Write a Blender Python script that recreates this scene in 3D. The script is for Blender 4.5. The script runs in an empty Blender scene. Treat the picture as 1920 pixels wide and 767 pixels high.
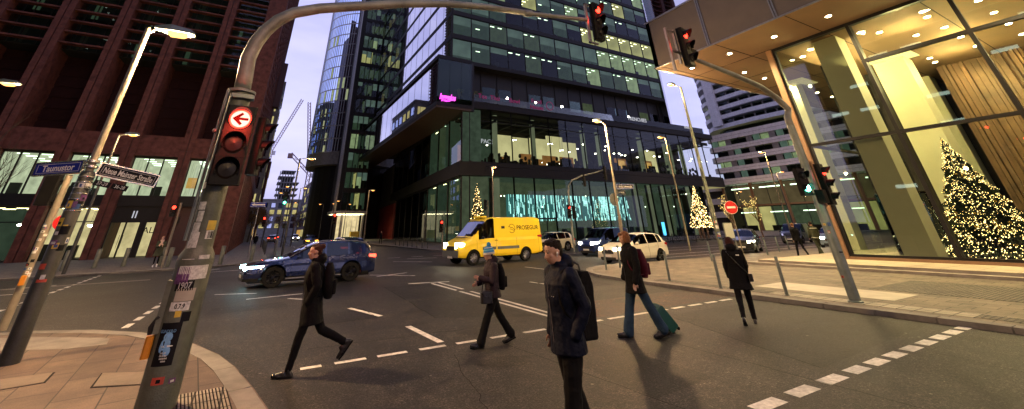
import bpy, math, random
from mathutils import Vector, Matrix
random.seed(7)
S = bpy.context.scene
COL = S.collection
R = math.radians
PI = math.pi

# ------------------------------------------------------------------ mesh builder
class MB:
    def __init__(s):
        s.v = []; s.f = []; s.m = []; s.M = Matrix.Identity(4)
    def add(s, pts, faces, mi=0):
        b = len(s.v)
        s.v += [tuple(s.M @ Vector(p)) for p in pts]
        for f in faces:
            s.f.append(tuple(b + i for i in f)); s.m.append(mi)
    def poly(s, pts, mi=0):
        s.add(pts, [tuple(range(len(pts)))], mi)
    def box(s, x0, x1, y0, y1, z0, z1, mi=0):
        s.add([(x0,y0,z0),(x1,y0,z0),(x1,y1,z0),(x0,y1,z0),(x0,y0,z1),(x1,y0,z1),(x1,y1,z1),(x0,y1,z1)],
              [(0,3,2,1),(4,5,6,7),(0,1,5,4),(1,2,6,5),(2,3,7,6),(3,0,4,7)], mi)
    def cbox(s, c, d, mi=0, rz=0, b=0):
        M0 = s.M; s.M = M0 @ Matrix.Translation(c) @ Matrix.Rotation(rz, 4, 'Z')
        x, y, z = d[0]/2, d[1]/2, d[2]/2
        if b:
            s.prism([(-x+b,-y),(x-b,-y),(x,-y+b),(x,y-b),(x-b,y),(-x+b,y),(-x,y-b),(-x,-y+b)], -z, z, mi)
        else: s.box(-x, x, -y, y, -z, z, mi)
        s.M = M0
    def prism(s, poly, z0, z1, mi=0, mt=None):
        n = len(poly)
        s.add([(x,y,z0) for x,y in poly] + [(x,y,z1) for x,y in poly],
              [(i,(i+1)%n,n+(i+1)%n,n+i) for i in range(n)] + [tuple(reversed(range(n)))], mi)
        s.add([(x,y,z1) for x,y in poly], [tuple(range(n))], mi if mt is None else mt)
    def extr(s, pts, vec, mi=0):
        n = len(pts); vec = Vector(vec)
        s.add([tuple(p) for p in pts] + [tuple(Vector(p)+vec) for p in pts],
              [(i,(i+1)%n,n+(i+1)%n,n+i) for i in range(n)] + [tuple(reversed(range(n))), tuple(range(n,2*n))], mi)
    def tube(s, pts, r, n=8, mi=0, caps=True, sq=None):
        pts = [Vector(p) for p in pts]; k = len(pts)
        rr = r if isinstance(r, (list, tuple)) else [r]*k
        vs = []; prev = None
        for i, p in enumerate(pts):
            t = (pts[min(i+1,k-1)] - pts[max(i-1,0)]).normalized()
            if prev is None:
                a = Vector((0,0,1)) if abs(t.z) < .9 else Vector((1,0,0))
                u = t.cross(a).normalized()
            else:
                u = (prev - t*prev.dot(t)).normalized()
            prev = u; w = t.cross(u)
            for j in range(n):
                an = 2*PI*j/n
                vs.append(tuple(p + (u*math.cos(an) + w*math.sin(an)*(sq or 1))*rr[i]))
        fs = [(i*n+j, i*n+(j+1)%n, (i+1)*n+(j+1)%n, (i+1)*n+j) for i in range(k-1) for j in range(n)]
        if caps: fs += [tuple(reversed(range(n))), tuple((k-1)*n+j for j in range(n))]
        s.add(vs, fs, mi)
    def cyl(s, a, b, r0, r1=None, n=12, mi=0):
        s.tube([a, b], [r0, r0 if r1 is None else r1], n, mi)
    def rings(s, rings, mi=0, caps=True):
        n = len(rings[0]); k = len(rings)
        s.add([p for r_ in rings for p in r_], [(i*n+j, i*n+(j+1)%n, (i+1)*n+(j+1)%n, (i+1)*n+j) for i in range(k-1) for j in range(n)]
              + ([tuple(reversed(range(n))), tuple((k-1)*n+j for j in range(n))] if caps else []), mi)
    def lathe(s, prof, c=(0,0,0), n=16, mi=0):
        s.rings([[(c[0]+r*math.cos(2*PI*j/n), c[1]+r*math.sin(2*PI*j/n), c[2]+z) for j in range(n)] for r, z in prof], mi)
    def ell(s, c, r, nu=12, nv=8, mi=0, rot=None):
        if not isinstance(r, (tuple, list)): r = (r, r, r)
        rot = rot or Matrix.Identity(3)
        vs = []
        for i in range(nv+1):
            th = PI*i/nv
            for j in range(nu):
                ph = 2*PI*j/nu
                vs.append(tuple(Vector(c) + rot @ Vector((r[0]*math.sin(th)*math.cos(ph), r[1]*math.sin(th)*math.sin(ph), r[2]*math.cos(th)))))
        s.add(vs, [(i*nu+j, (i+1)*nu+j, (i+1)*nu+(j+1)%nu, i*nu+(j+1)%nu) for i in range(nv) for j in range(nu)], mi)
    def mesh(s, name, mats, smooth=False):
        me = bpy.data.meshes.new(name)
        me.from_pydata(s.v, [], s.f)
        for m in (mats if isinstance(mats, (list, tuple)) else [mats]): me.materials.append(M[m] if isinstance(m, str) else m)
        me.polygons.foreach_set('material_index', s.m)
        if smooth:
            me.polygons.foreach_set('use_smooth', [True]*len(s.f))
            me.update()
            if smooth != 'all':
                me.set_sharp_from_angle(angle=R(38 if smooth is True else smooth))
        me.update()
        return me
    def build(s, name, mats, parent=None, smooth=False, off=None):
        if off is not None: s.v = [(x-off[0], y-off[1], z-off[2]) for x, y, z in s.v]
        return link(name, s.mesh(name, mats, smooth), parent)

def link(name, data, parent=None, loc=None, rz=None):
    o = bpy.data.objects.new(name, data); COL.objects.link(o)
    if parent is not None: o.parent = parent
    if loc is not None: o.location = loc
    if rz is not None: o.rotation_euler = (0, 0, rz)
    return o
def tag(o, label=None, cat=None, group=None, kind=None):
    if label: o['label'] = label
    if cat: o['category'] = cat
    if group: o['group'] = group
    if kind: o['kind'] = kind
    return o
def thing(name, label, cat, loc=(0,0,0), rz=0, group=None):
    return tag(link(name, None, None, loc, rz), label, cat, group)
def dup(root, loc, rz, label=None):
    def cp(o, par):
        c = o.copy(); COL.objects.link(c)
        if par is not None: c.parent = par
        for ch in KIDS.get(o.name, []): cp(ch, c)
        return c
    KIDS.clear()
    for o in list(COL.objects):
        if o.parent: KIDS.setdefault(o.parent.name, []).append(o)
    r = cp(root, None); r.location = loc; r.rotation_euler = (0, 0, rz)
    if label: r['label'] = label
    return r
KIDS = {}
def merge(mb, me, Mx):
    "append mesh data (same material list order) to a builder"
    b = len(mb.v); mb.v += [tuple(Mx @ v.co) for v in me.vertices]
    for p in me.polygons:
        mb.f.append(tuple(b+i for i in p.vertices)); mb.m.append(p.material_index)
def text_mesh(txt, size, depth=.004, mat='white_paint', name='lettering', parent=None, Mx=None, align='CENTER', sx=1.0, bold=0.0, shear=0):
    cu = bpy.data.curves.new(name, 'FONT'); cu.body = txt; cu.size = size; cu.extrude = depth; cu.offset = bold
    cu.align_x = align; cu.align_y = 'CENTER'; cu.resolution_u = 3; cu.shear = shear
    t = bpy.data.objects.new('tmp', cu); COL.objects.link(t)
    me = bpy.data.meshes.new_from_object(t.evaluated_get(bpy.context.evaluated_depsgraph_get()))
    bpy.data.objects.remove(t); bpy.data.curves.remove(cu)
    me.transform(Matrix.Diagonal((sx,1,1,1)))
    if Mx is not None: me.transform(Mx)
    me.materials.clear(); me.materials.append(M[mat]); me.name = name
    return link(name, me, parent)
def upright(x, y, z, rz=0):
    "text standing in the local XZ plane, read from -Y, then turned rz"
    return Matrix.Translation((x,y,z)) @ Matrix.Rotation(rz, 4, 'Z') @ Matrix.Rotation(R(90), 4, 'X')

# ------------------------------------------------------------------ the photographer's view, also used to survey positions on the ground
FPX, PIT, ROL, YAW, CH = 713.2, R(25.93), R(-1.15), R(28.83), 1.92
CC = (911.6, 82.07)
_f = Vector((math.sin(YAW)*math.cos(PIT), math.cos(YAW)*math.cos(PIT), math.sin(PIT)))
_r = Vector((math.cos(YAW), -math.sin(YAW), 0)); _u = _r.cross(_f)
_r, _u = math.cos(ROL)*_r + math.sin(ROL)*_u, -math.sin(ROL)*_r + math.cos(ROL)*_u
CAMP = Vector((0, 0, CH))
def ray(x, y): return (_f*FPX + _r*(x-CC[0]) - _u*(y-CC[1])).normalized()
def G(x, y, z=0.0):
    d = ray(x, y); t = (z-CH)/d.z; p = CAMP + d*t
    return Vector((p.x, p.y, z))
def OP(x, y, p0, ang):
    a = R(ang); n = Vector((-math.sin(a), math.cos(a), 0)); d = ray(x, y)
    t = n.dot(Vector((p0[0], p0[1], 0)) - CAMP)/n.dot(d); return CAMP + d*t
cd = bpy.data.cameras.new('camera'); cam = bpy.data.objects.new('camera', cd); COL.objects.link(cam)
cam.matrix_world = Matrix(((_r.x,_u.x,-_f.x,0),(_r.y,_u.y,-_f.y,0),(_r.z,_u.z,-_f.z,CH),(0,0,0,1)))
cd.sensor_width = 36; cd.sensor_fit = 'HORIZONTAL'; cd.lens = FPX/1920*36
cd.shift_x = (960-CC[0])/1920; cd.shift_y = -(383.5-CC[1])/1920
cd.clip_end = 3000; cd.clip_start = .05
S.camera = cam

# ------------------------------------------------------------------ materials
M = {}
def nt(name):
    m = bpy.data.materials.new(name); m.use_nodes = True; M[name] = m
    t = m.node_tree; t.nodes.clear()
    return m, t, t.nodes, t.links
def N(t, typ, **kw):
    n = t.nodes.new(typ)
    for k, v in kw.items():
        if k.startswith('i_'):
            key = k[2:]; key = int(key) if key.isdigit() else key
            n.inputs[key].default_value = v
        else: setattr(n, k, v)
    return n
def ramp(t, pts):
    n = t.nodes.new('ShaderNodeValToRGB'); e = n.color_ramp.elements
    while len(e) > 1: e.remove(e[-1])
    e[0].position = pts[0][0]; e[0].color = (*pts[0][1], 1) if len(pts[0][1]) == 3 else pts[0][1]
    for p, c in pts[1:]:
        x = e.new(p); x.color = (*c, 1)
    return n
def mat(name, c, rough=.6, metal=0, var=.25, scale=6, bump=.0, bscale=60, coat=0, spec=.5, dirt=0):
    m, t, n, l = nt(name)
    tc = N(t, 'ShaderNodeTexCoord')
    nz = N(t, 'ShaderNodeTexNoise'); nz.inputs['Scale'].default_value = scale; nz.inputs['Detail'].default_value = 6; nz.inputs['Roughness'].default_value = .65
    l.new(tc.outputs['Object'], nz.inputs['Vector'])
    rp = ramp(t, [(.25, tuple(x*(1-var) for x in c)), (.75, tuple(min(1,x*(1+var)) for x in c))])
    l.new(nz.outputs['Fac'], rp.inputs['Fac'])
    p = N(t, 'ShaderNodeBsdfPrincipled'); o = N(t, 'ShaderNodeOutputMaterial')
    p.inputs['Roughness'].default_value = rough; p.inputs['Metallic'].default_value = metal
    p.inputs['Coat Weight'].default_value = coat; p.inputs['Coat Roughness'].default_value = .05
    p.inputs['Specular IOR Level'].default_value = spec
    col = rp.outputs['Color']
    if dirt:
        n2 = N(t, 'ShaderNodeTexNoise'); n2.inputs['Scale'].default_value = 1.7; n2.inputs['Detail'].default_value = 9
        l.new(tc.outputs['Object'], n2.inputs['Vector'])
        r2 = ramp(t, [(.45, (1,1,1)), (.75, (1-dirt,)*3)]); l.new(n2.outputs['Fac'], r2.inputs['Fac'])
        mx = N(t, 'ShaderNodeMix', data_type='RGBA', blend_type='MULTIPLY'); mx.inputs['Factor'].default_value = 1
        l.new(col, mx.inputs['A']); l.new(r2.outputs['Color'], mx.inputs['B']); col = mx.outputs['Result']
    l.new(col, p.inputs['Base Color'])
    rr = N(t, 'ShaderNodeMapRange'); rr.inputs['To Min'].default_value = max(0, rough-.12); rr.inputs['To Max'].default_value = min(1, rough+.12)
    l.new(nz.outputs['Fac'], rr.inputs['Value']); l.new(rr.outputs['Result'], p.inputs['Roughness'])
    if bump:
        nb = N(t, 'ShaderNodeTexNoise'); nb.inputs['Scale'].default_value = bscale; nb.inputs['Detail'].default_value = 4
        l.new(tc.outputs['Object'], nb.inputs['Vector'])
        b = N(t, 'ShaderNodeBump'); b.inputs['Strength'].default_value = bump; b.inputs['Distance'].default_value = .02
        l.new(nb.outputs['Fac'], b.inputs['Height']); l.new(b.outputs['Normal'], p.inputs['Normal'])
    l.new(p.outputs[0], o.inputs[0])
    return m
def emit(name, c, st):
    m, t, n, l = nt(name)
    e = N(t, 'ShaderNodeEmission'); e.inputs['Color'].default_value = (*c, 1); e.inputs['Strength'].default_value = st
    o = N(t, 'ShaderNodeOutputMaterial'); l.new(e.outputs[0], o.inputs[0]); return m
def glow_room(name, c, st, sc=1.2):
    "room surface seen through its window; lamp light is put in as emission"
    m, t, n, l = nt(name)
    tc = N(t, 'ShaderNodeTexCoord'); nz = N(t, 'ShaderNodeTexNoise'); nz.inputs['Scale'].default_value = sc; nz.inputs['Detail'].default_value = 3
    l.new(tc.outputs['Object'], nz.inputs['Vector'])
    rp = ramp(t, [(.25, tuple(x*.55 for x in c)), (.7, c)]); l.new(nz.outputs['Fac'], rp.inputs['Fac'])
    e = N(t, 'ShaderNodeEmission'); e.inputs['Strength'].default_value = st; l.new(rp.outputs['Color'], e.inputs['Color'])
    o = N(t, 'ShaderNodeOutputMaterial'); l.new(e.outputs[0], o.inputs[0]); return m
def glass(name, tint=(.7,.8,.74), ior=1.6, rcol=(.85,.9,1), wav=.0, rough=.0, base=0):
    m, t, n, l = nt(name)
    fr = N(t, 'ShaderNodeFresnel'); fr.inputs['IOR'].default_value = ior; fo = fr.outputs[0]
    if base:
        ma = N(t, 'ShaderNodeMath', operation='MULTIPLY_ADD'); ma.inputs[1].default_value = 1-base; ma.inputs[2].default_value = base; l.new(fo, ma.inputs[0]); fo = ma.outputs[0]
    tr = N(t, 'ShaderNodeBsdfTransparent'); tr.inputs['Color'].default_value = (*tint, 1)
    gl = N(t, 'ShaderNodeBsdfGlossy'); gl.inputs['Color'].default_value = (*rcol, 1); gl.inputs['Roughness'].default_value = rough
    if wav:
        tc = N(t, 'ShaderNodeTexCoord'); nz = N(t, 'ShaderNodeTexNoise'); nz.inputs['Scale'].default_value = .8
        l.new(tc.outputs['Object'], nz.inputs['Vector']); b = N(t, 'ShaderNodeBump'); b.inputs['Strength'].default_value = wav; b.inputs['Distance'].default_value = .1
        l.new(nz.outputs['Fac'], b.inputs['Height']); l.new(b.outputs['Normal'], gl.inputs['Normal'])
    mx = N(t, 'ShaderNodeMixShader'); o = N(t, 'ShaderNodeOutputMaterial')
    l.new(fo, mx.inputs[0]); l.new(tr.outputs[0], mx.inputs[1]); l.new(gl.outputs[0], mx.inputs[2]); l.new(mx.outputs[0], o.inputs[0])
    return m

# plain surfaces
mat('galv', (.22,.23,.21), .55, .35, .35, 3, .25, 40, dirt=.5)
mat('pole_green', (.115,.125,.095), .5, .2, .4, 4, .35, 30, dirt=.6)
mat('pole_dark', (.035,.036,.034), .5, .2, .4, 4, .3, 30, dirt=.4)
mat('pole_grey', (.16,.19,.18), .42, .5, .3, 4, .2, 40, dirt=.4)
mat('pole_cream', (.22,.19,.14), .5, .1, .3, 4, .2, 40, dirt=.5)
mat('signal_black', (.0045,.0045,.005), .5, 0, .3, 8, .1, 60, spec=.15)
mat('signal_lens_off', (.012,.010,.010), .4, 0, .2, 8, spec=.25)
mat('signal_green_shell', (.02,.10,.06), .4)
mat('white_paint', (.72,.70,.66), .6, 0, .15, 8)
mat('road_paint', (.66,.64,.60), .8, 0, .45, 14, .2, 90, dirt=.5)
mat('sign_black', (.006,.006,.008), .6, spec=.15)
mat('sign_blue', (.010,.022,.24), .6, spec=.15)
mat('sign_red', (.55,.015,.015), .4)
mat('sign_chrome', (.55,.53,.48), .25, .9)
mat('black_plastic', (.012,.012,.012), .5, 0, .3, 10, .2, 80)
mat('rubber', (.010,.010,.010), .9, 0, .3, 20, .15, 60, spec=.12)
mat('rim_dark', (.03,.03,.032), .3, .8)
mat('rim_silver', (.4,.4,.4), .3, .9)
mat('chrome', (.6,.6,.6), .15, 1)
mat('dark_interior', (.01,.01,.011), .8)
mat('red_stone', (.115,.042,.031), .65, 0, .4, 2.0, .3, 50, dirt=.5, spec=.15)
mat('red_stone_shaded', (.022,.007,.006), .7, 0, .3, 2.5, .2, 50, spec=.1); mat('red_stone_dark', (.05,.014,.012), .6, 0, .3, 2.5, .2, 50)  # first one: shade of the deep bays put into the stone colour
mat('dark_metal', (.012,.011,.011), .55, 0, .3, 3, spec=.2)
mat('dark_panel', (.013,.012,.012), .5, 0, .3, 1.5, spec=.25)
mat('mullion', (.010,.009,.009), .5, 0, spec=.2)
mat('bronze_panel', (.20,.125,.066), .85, 0, .12, .8)
mat('fascia_taupe', (.11,.09,.075), .5, .2, .15, 1)
mat('steel_edge', (.25,.24,.23), .35, .8)
mat('col_white', (.62,.60,.42), .55, 0, .06, 1)
mat('col_green', (.27,.29,.2), .5, 0, .1, .6)
mat('wood_frame', (.24,.135,.07), .5, 0, .2, 3)
mat('limestone', (.40,.36,.29), .6, 0, .12, 3, .15, 60, dirt=.25)
mat('step_stone', (.26,.23,.19), .65, 0, .2, 3, .2, 60, dirt=.35)
mat('kerb_stone', (.19,.175,.155), .8, 0, .25, 5, .4, 60, dirt=.4)
mat('white_band', (.76,.74,.74), .6, 0, .12, .6, 0, 60, dirt=.2)
mat('concrete', (.22,.21,.20), .8, 0, .2, 1.2, .2, 30, dirt=.3)
mat('conc_dark', (.05,.047,.046), .8, 0, .3, .8, spec=.1)
mat('crane_paint', (.26,.15,.13), .7)
mat('bark', (.05,.038,.028), .9, 0, .4, 12, .5, 60)
mat('foliage', (.03,.055,.018), .8, 0, .6, 9)
mat('needle', (.018,.035,.014), .8, 0, .5, 9)
mat('gold_ball', (.45,.32,.1), .2, .9)
mat('skin', (.40,.23,.165), .5, 0, .12, 20, .08, 90)
mat('eye_white', (.22,.20,.19), .4); mat('skin_pale', (.5,.3,.22), .5, 0, .1, 20)
mat('hair_dark', (.014,.009,.007), .55, 0, .5, 40, .9, 160, spec=.12)
mat('hair_auburn', (.05,.016,.012), .55, 0, .5, 40, .9, 160, spec=.12)
mat('hair_ginger', (.20,.085,.035), .5, 0, .4, 40, .9, 160, spec=.12)
mat('cloth_black', (.005,.005,.006), .85, 0, .35, 9, .16, 60, spec=.12)
mat('cloth_navy', (.004,.006,.017), .6, 0, .3, 9, .16, 60, spec=.12)
mat('cloth_plum', (.024,.016,.022), .65, 0, .3, 9, .16, 60, spec=.12)
mat('cloth_maroon', (.06,.008,.018), .7, 0, .3, 9, .16, 60, spec=.12)
mat('denim', (.022,.045,.085), .85, 0, .35, 7, .5, 200, spec=.12)
mat('leather_black', (.010,.009,.009), .3, 0, .3, 12, .3, 60)
mat('cloth_green', (.05,.055,.035), .8, 0, .3, 9, .16, 60, spec=.12)
mat('grey_reflect', (.5,.5,.48), .5)
mat('scarf_beige', (.45,.32,.27), .9, 0, .2, 20, .6, 100, spec=.12)
mat('suitcase_green', (.008,.07,.055), .35, 0, .2, 6, .1, 60)
mat('shoe_white', (.7,.68,.66), .6)
mat('yellow_paint', (.80,.60,.018), .35, 0, .05, 2, coat=.5)
mat('blue_car_paint', (.003,.011,.062), .28, .45, .08, 2, coat=1)
mat('blue_van_paint', (.012,.03,.14), .35, .3, .08, 2, coat=1)
mat('white_car_paint', (.62,.57,.47), .35, 0, .05, 2, coat=1)
mat('dark_car_paint', (.02,.02,.022), .3, .5, .1, 2, coat=1)
mat('silverblue_car_paint', (.18,.24,.33), .35, .4, .1, 2, coat=1)
mat('orange_board', (.55,.14,.03), .6)
mat('chalkboard', (.02,.035,.04), .7, 0, .5, 12)
mat('yellow_button', (.5,.19,.01), .5)
mat('red_panel', (.16,.012,.01), .5, 0, .3, 1)
mat('sticker_white', (.55,.55,.52), .6, 0, .5, 30)
mat('sticker_blue', (.03,.08,.22), .5, 0, .5, 40)
mat('sticker_red', (.4,.05,.03), .6, 0, .4, 30)
mat('sticker_yellow', (.6,.42,.05), .6)
mat('sticker_purple', (.12,.04,.14), .6, 0, .6, 30)
mat('sticker_green', (.03,.2,.12), .6)
mat('poster_blue', (.18,.38,.65), .5, 0, .3, 20)
mat('wool_blue', (.05,.22,.46), .9, 0, .2, 30, .8, 120, spec=.12)
mat('wool_white', (.55,.52,.46), .9, 0, .2, 30, .8, 120, spec=.12)
mat('wool_teal', (.14,.42,.58), .9, 0, .2, 30, .8, 120, spec=.12)
glow_room('blind', (.32,.43,.38), .30, .5)  # blinds glow by themselves; backlight put in as emission
mat('room_dark', (.012,.015,.014), .8)
mat('room_mid', (.05,.055,.045), .8)
mat('room_floor', (.05,.045,.04), .8)
mat('furniture', (.012,.012,.012), .8)
mat('brass', (.4,.25,.08), .3, .9)
mat('plant_tan', (.25,.2,.08), .8)
mat('tarp_grey', (.10,.11,.11), .7, 0, .3, 1.5)
emit('lamp_sodium', (1,.50,.13), 2.8); emit('lamp_sodium_far', (1,.38,.07), 3.4)
emit('lamp_white', (1,.95,.8), 30); emit('sig_red', (1,.03,.015), 7); emit('sig_red_hot', (1,.16,.1), 14); emit('sig_red_core', (1,.36,.27), 2.6)
emit('sig_green', (.1,1,.6), 9); emit('head_warm', (1,.9,.62), 25); emit('head_cool', (.55,.95,1), 22); emit('tail_red', (1,.06,.03), 6)
emit('ceil_warm', (1,.86,.45), 7); emit('ceil_cool', (.8,1,.75), 3.4); emit('magenta', (1,.08,.85), 2.2); emit('pink_dim', (1,.12,.45), .14)
emit('white_dim', (.8,.8,.9), .5); emit('cyan_strip', (.45,.95,.93), 1.25); emit('cyan_soft', (.2,.75,.75), .14); emit('fairy', (1,.66,.24), 9); emit('fairy_soft', (1,.7,.2), 3.2)
emit('downlight', (1,.82,.5), 90); emit('amber', (1,.4,.03), 6); emit('screen_blue', (.1,.5,1), 2); emit('cove', (1,.8,.3), 1.6)
glow_room('wall_warm', (.80,.68,.27), .62, .35); glow_room('wall_rest', (.66,.58,.26), .42, .3); glow_room('wood_rest', (.45,.2,.06), .5); glow_room('wall_cool', (.56,.64,.36), .5); glow_room('wall_green', (.16,.21,.12), .30); glow_room('col_glow', (.34,.38,.24), .33, .4); glow_room('cream_glow', (.74,.66,.34), .78, .3); glow_room('wall_dim', (.10,.15,.10), .32)  # walls, columns and partitions glow themselves in place of room lamps
glow_room('wall_shop', (.9,.72,.38), .8); glow_room('wall_white', (.66,.72,.5), .8); glow_room('wood_glow', (.45,.2,.06), .6); glow_room('wall_amber', (.8,.45,.12), .7)
glass('glass_office', (.62,.74,.64), 1.36); glass('glass_clear', (.92,.93,.86), 1.33); glass('glass_blue', (.25,.35,.5), 2.0, (.62,.76,1), base=.66); glass('glass_lobby', (.80,.87,.76), 1.8)
glass('glass_car', (.12,.13,.13), 1.5); glass('glass_mirror', (.35,.4,.42), 2.0, (.92,.93,1), wav=.012, base=.62); glass('glass_screen', (.12,.13,.14), 1.6, (.85,.88,1), base=.22); glass('glass_shop', (.8,.86,.78), 1.4)
# ------------------------------------------------------------------ sky
W = bpy.data.worlds.new("World"); S.world = W; W.use_nodes = True
t = W.node_tree; t.nodes.clear()
sky = N(t, 'ShaderNodeTexSky', sky_type='NISHITA'); sky.sun_disc = False; sky.sun_elevation = R(1.5); sky.sun_rotation = R(200); sky.air_density = 1.5; sky.dust_density = 2; sky.ozone_density = 3
tc = N(t, 'ShaderNodeTexCoord'); sp = N(t, 'ShaderNodeSeparateXYZ'); t.links.new(tc.outputs['Generated'], sp.inputs[0])
gr = ramp(t, [(.0, (.53,.50,.74)), (.18, (.46,.46,.76)), (.55, (.40,.39,.68)), (.72, (.19,.20,.40)), (1, (.10,.11,.24))]); t.links.new(sp.outputs['Z'], gr.inputs['Fac'])
mp = N(t, 'ShaderNodeMapping'); mp.inputs['Scale'].default_value = (1, 1, 3.2); t.links.new(tc.outputs['Generated'], mp.inputs['Vector'])
nz = N(t, 'ShaderNodeTexNoise'); nz.inputs['Scale'].default_value = 2.2; nz.inputs['Detail'].default_value = 7; t.links.new(mp.outputs[0], nz.inputs['Vector'])
cr = ramp(t, [(.36, (.76,.77,.84)), (.5, (.98,.97,.98)), (.64, (1.16,1.12,1.06))]); t.links.new(nz.outputs['Fac'], cr.inputs['Fac'])
mm = N(t, 'ShaderNodeMix', data_type='RGBA', blend_type='MULTIPLY'); mm.inputs['Factor'].default_value = 1; t.links.new(gr.outputs['Color'], mm.inputs['A']); t.links.new(cr.outputs['Color'], mm.inputs['B'])
b1 = N(t, 'ShaderNodeBackground'); b1.inputs['Strength'].default_value = 1.26; t.links.new(mm.outputs['Result'], b1.inputs['Color'])
b2 = N(t, 'ShaderNodeBackground'); b2.inputs['Strength'].default_value = .05; t.links.new(sky.outputs['Color'], b2.inputs['Color'])
ad = N(t, 'ShaderNodeAddShader'); t.links.new(b1.outputs[0], ad.inputs[0]); t.links.new(b2.outputs[0], ad.inputs[1])
wo = N(t, 'ShaderNodeOutputWorld'); t.links.new(ad.outputs[0], wo.inputs[0])

# ------------------------------------------------------------------ asphalt
def asphalt(name, base, spk=.5, warm=(1.02,1,.99)):
    m, t, n, l = nt(name)
    geo = N(t, 'ShaderNodeNewGeometry')
    def noise(sc, det=4, ro=.6):
        z = N(t, 'ShaderNodeTexNoise'); z.inputs['Scale'].default_value = sc; z.inputs['Detail'].default_value = det; z.inputs['Roughness'].default_value = ro
        l.new(geo.outputs['Position'], z.inputs['Vector']); return z
    big = noise(.35, 6); mid = noise(2.4, 8, .7); fine = noise(34, 5, .85); vo = N(t, 'ShaderNodeTexVoronoi'); vo.inputs['Scale'].default_value = 38
    l.new(geo.outputs['Position'], vo.inputs['Vector'])
    c0 = tuple(base*w for w in warm)
    r1 = ramp(t, [(.3, tuple(x*.62 for x in c0)), (.7, tuple(x*1.3 for x in c0))]); l.new(big.outputs['Fac'], r1.inputs['Fac'])
    r2 = ramp(t, [(.38, (.5,.5,.52)), (.5, (.95,.94,.92)), (.60, (1.5,1.44,1.36))]); l.new(mid.outputs['Fac'], r2.inputs['Fac'])
    r3 = ramp(t, [(.38, (.3,)*3), (.5, (.85,)*3), (.56, (1.5,)*3), (.61, (3.2,3.0,2.7)), (.66,(5.5,5.2,4.7))]); l.new(fine.outputs['Fac'], r3.inputs['Fac'])
    r4 = ramp(t, [(0, (1.5,)*3), (.5, (.7,)*3)]); l.new(vo.outputs['Distance'], r4.inputs['Fac'])
    col = r1.outputs['Color']
    mot = noise(11, 9, .92); r6 = ramp(t, [(.40, (.45,.45,.46)), (.5, (.95,.95,.95)), (.58, (1.7,1.62,1.55))]); l.new(mot.outputs['Fac'], r6.inputs['Fac'])
    for r_ in (r2, r3, r4, r6):
        mx = N(t, 'ShaderNodeMix', data_type='RGBA', blend_type='MULTIPLY'); mx.inputs['Factor'].default_value = 1
        l.new(col, mx.inputs['A']); l.new(r_.outputs['Color'], mx.inputs['B']); col = mx.outputs['Result']
    # rare pale chewing-gum spots
    v2 = N(t, 'ShaderNodeTexVoronoi'); v2.inputs['Scale'].default_value = 1.9; v2.inputs['Randomness'].default_value = 1; l.new(geo.outputs['Position'], v2.inputs['Vector'])
    r5 = ramp(t, [(.035, (1,1,1)), (.05, (0,0,0))]); l.new(v2.outputs['Distance'], r5.inputs['Fac'])
    mx = N(t, 'ShaderNodeMix', data_type='RGBA'); l.new(r5.outputs['Color'], mx.inputs['Factor']); l.new(col, mx.inputs['A']); mx.inputs['B'].default_value = (.16,.15,.13,1); col = mx.outputs['Result']
    p = N(t, 'ShaderNodeBsdfPrincipled'); o = N(t, 'ShaderNodeOutputMaterial'); l.new(col, p.inputs['Base Color']); p.inputs['Specular IOR Level'].default_value = .22
    mr = N(t, 'ShaderNodeMapRange'); mr.inputs['To Min'].default_value = .45; mr.inputs['To Max'].default_value = .78; l.new(mid.outputs['Fac'], mr.inputs['Value']); l.new(mr.outputs[0], p.inputs['Roughness'])
    b = N(t, 'ShaderNodeBump'); b.inputs['Strength'].default_value = .55; b.inputs['Distance'].default_value = .01; l.new(fine.outputs['Fac'], b.inputs['Height']); l.new(b.outputs['Normal'], p.inputs['Normal'])
    l.new(p.outputs[0], o.inputs[0])
asphalt('asphalt', .036); asphalt('asphalt_patch', .020); asphalt('asphalt_gutter', .026, warm=(1.05,1,.95)); asphalt('asphalt_red', .034, warm=(1.5,.9,.75))
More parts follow.
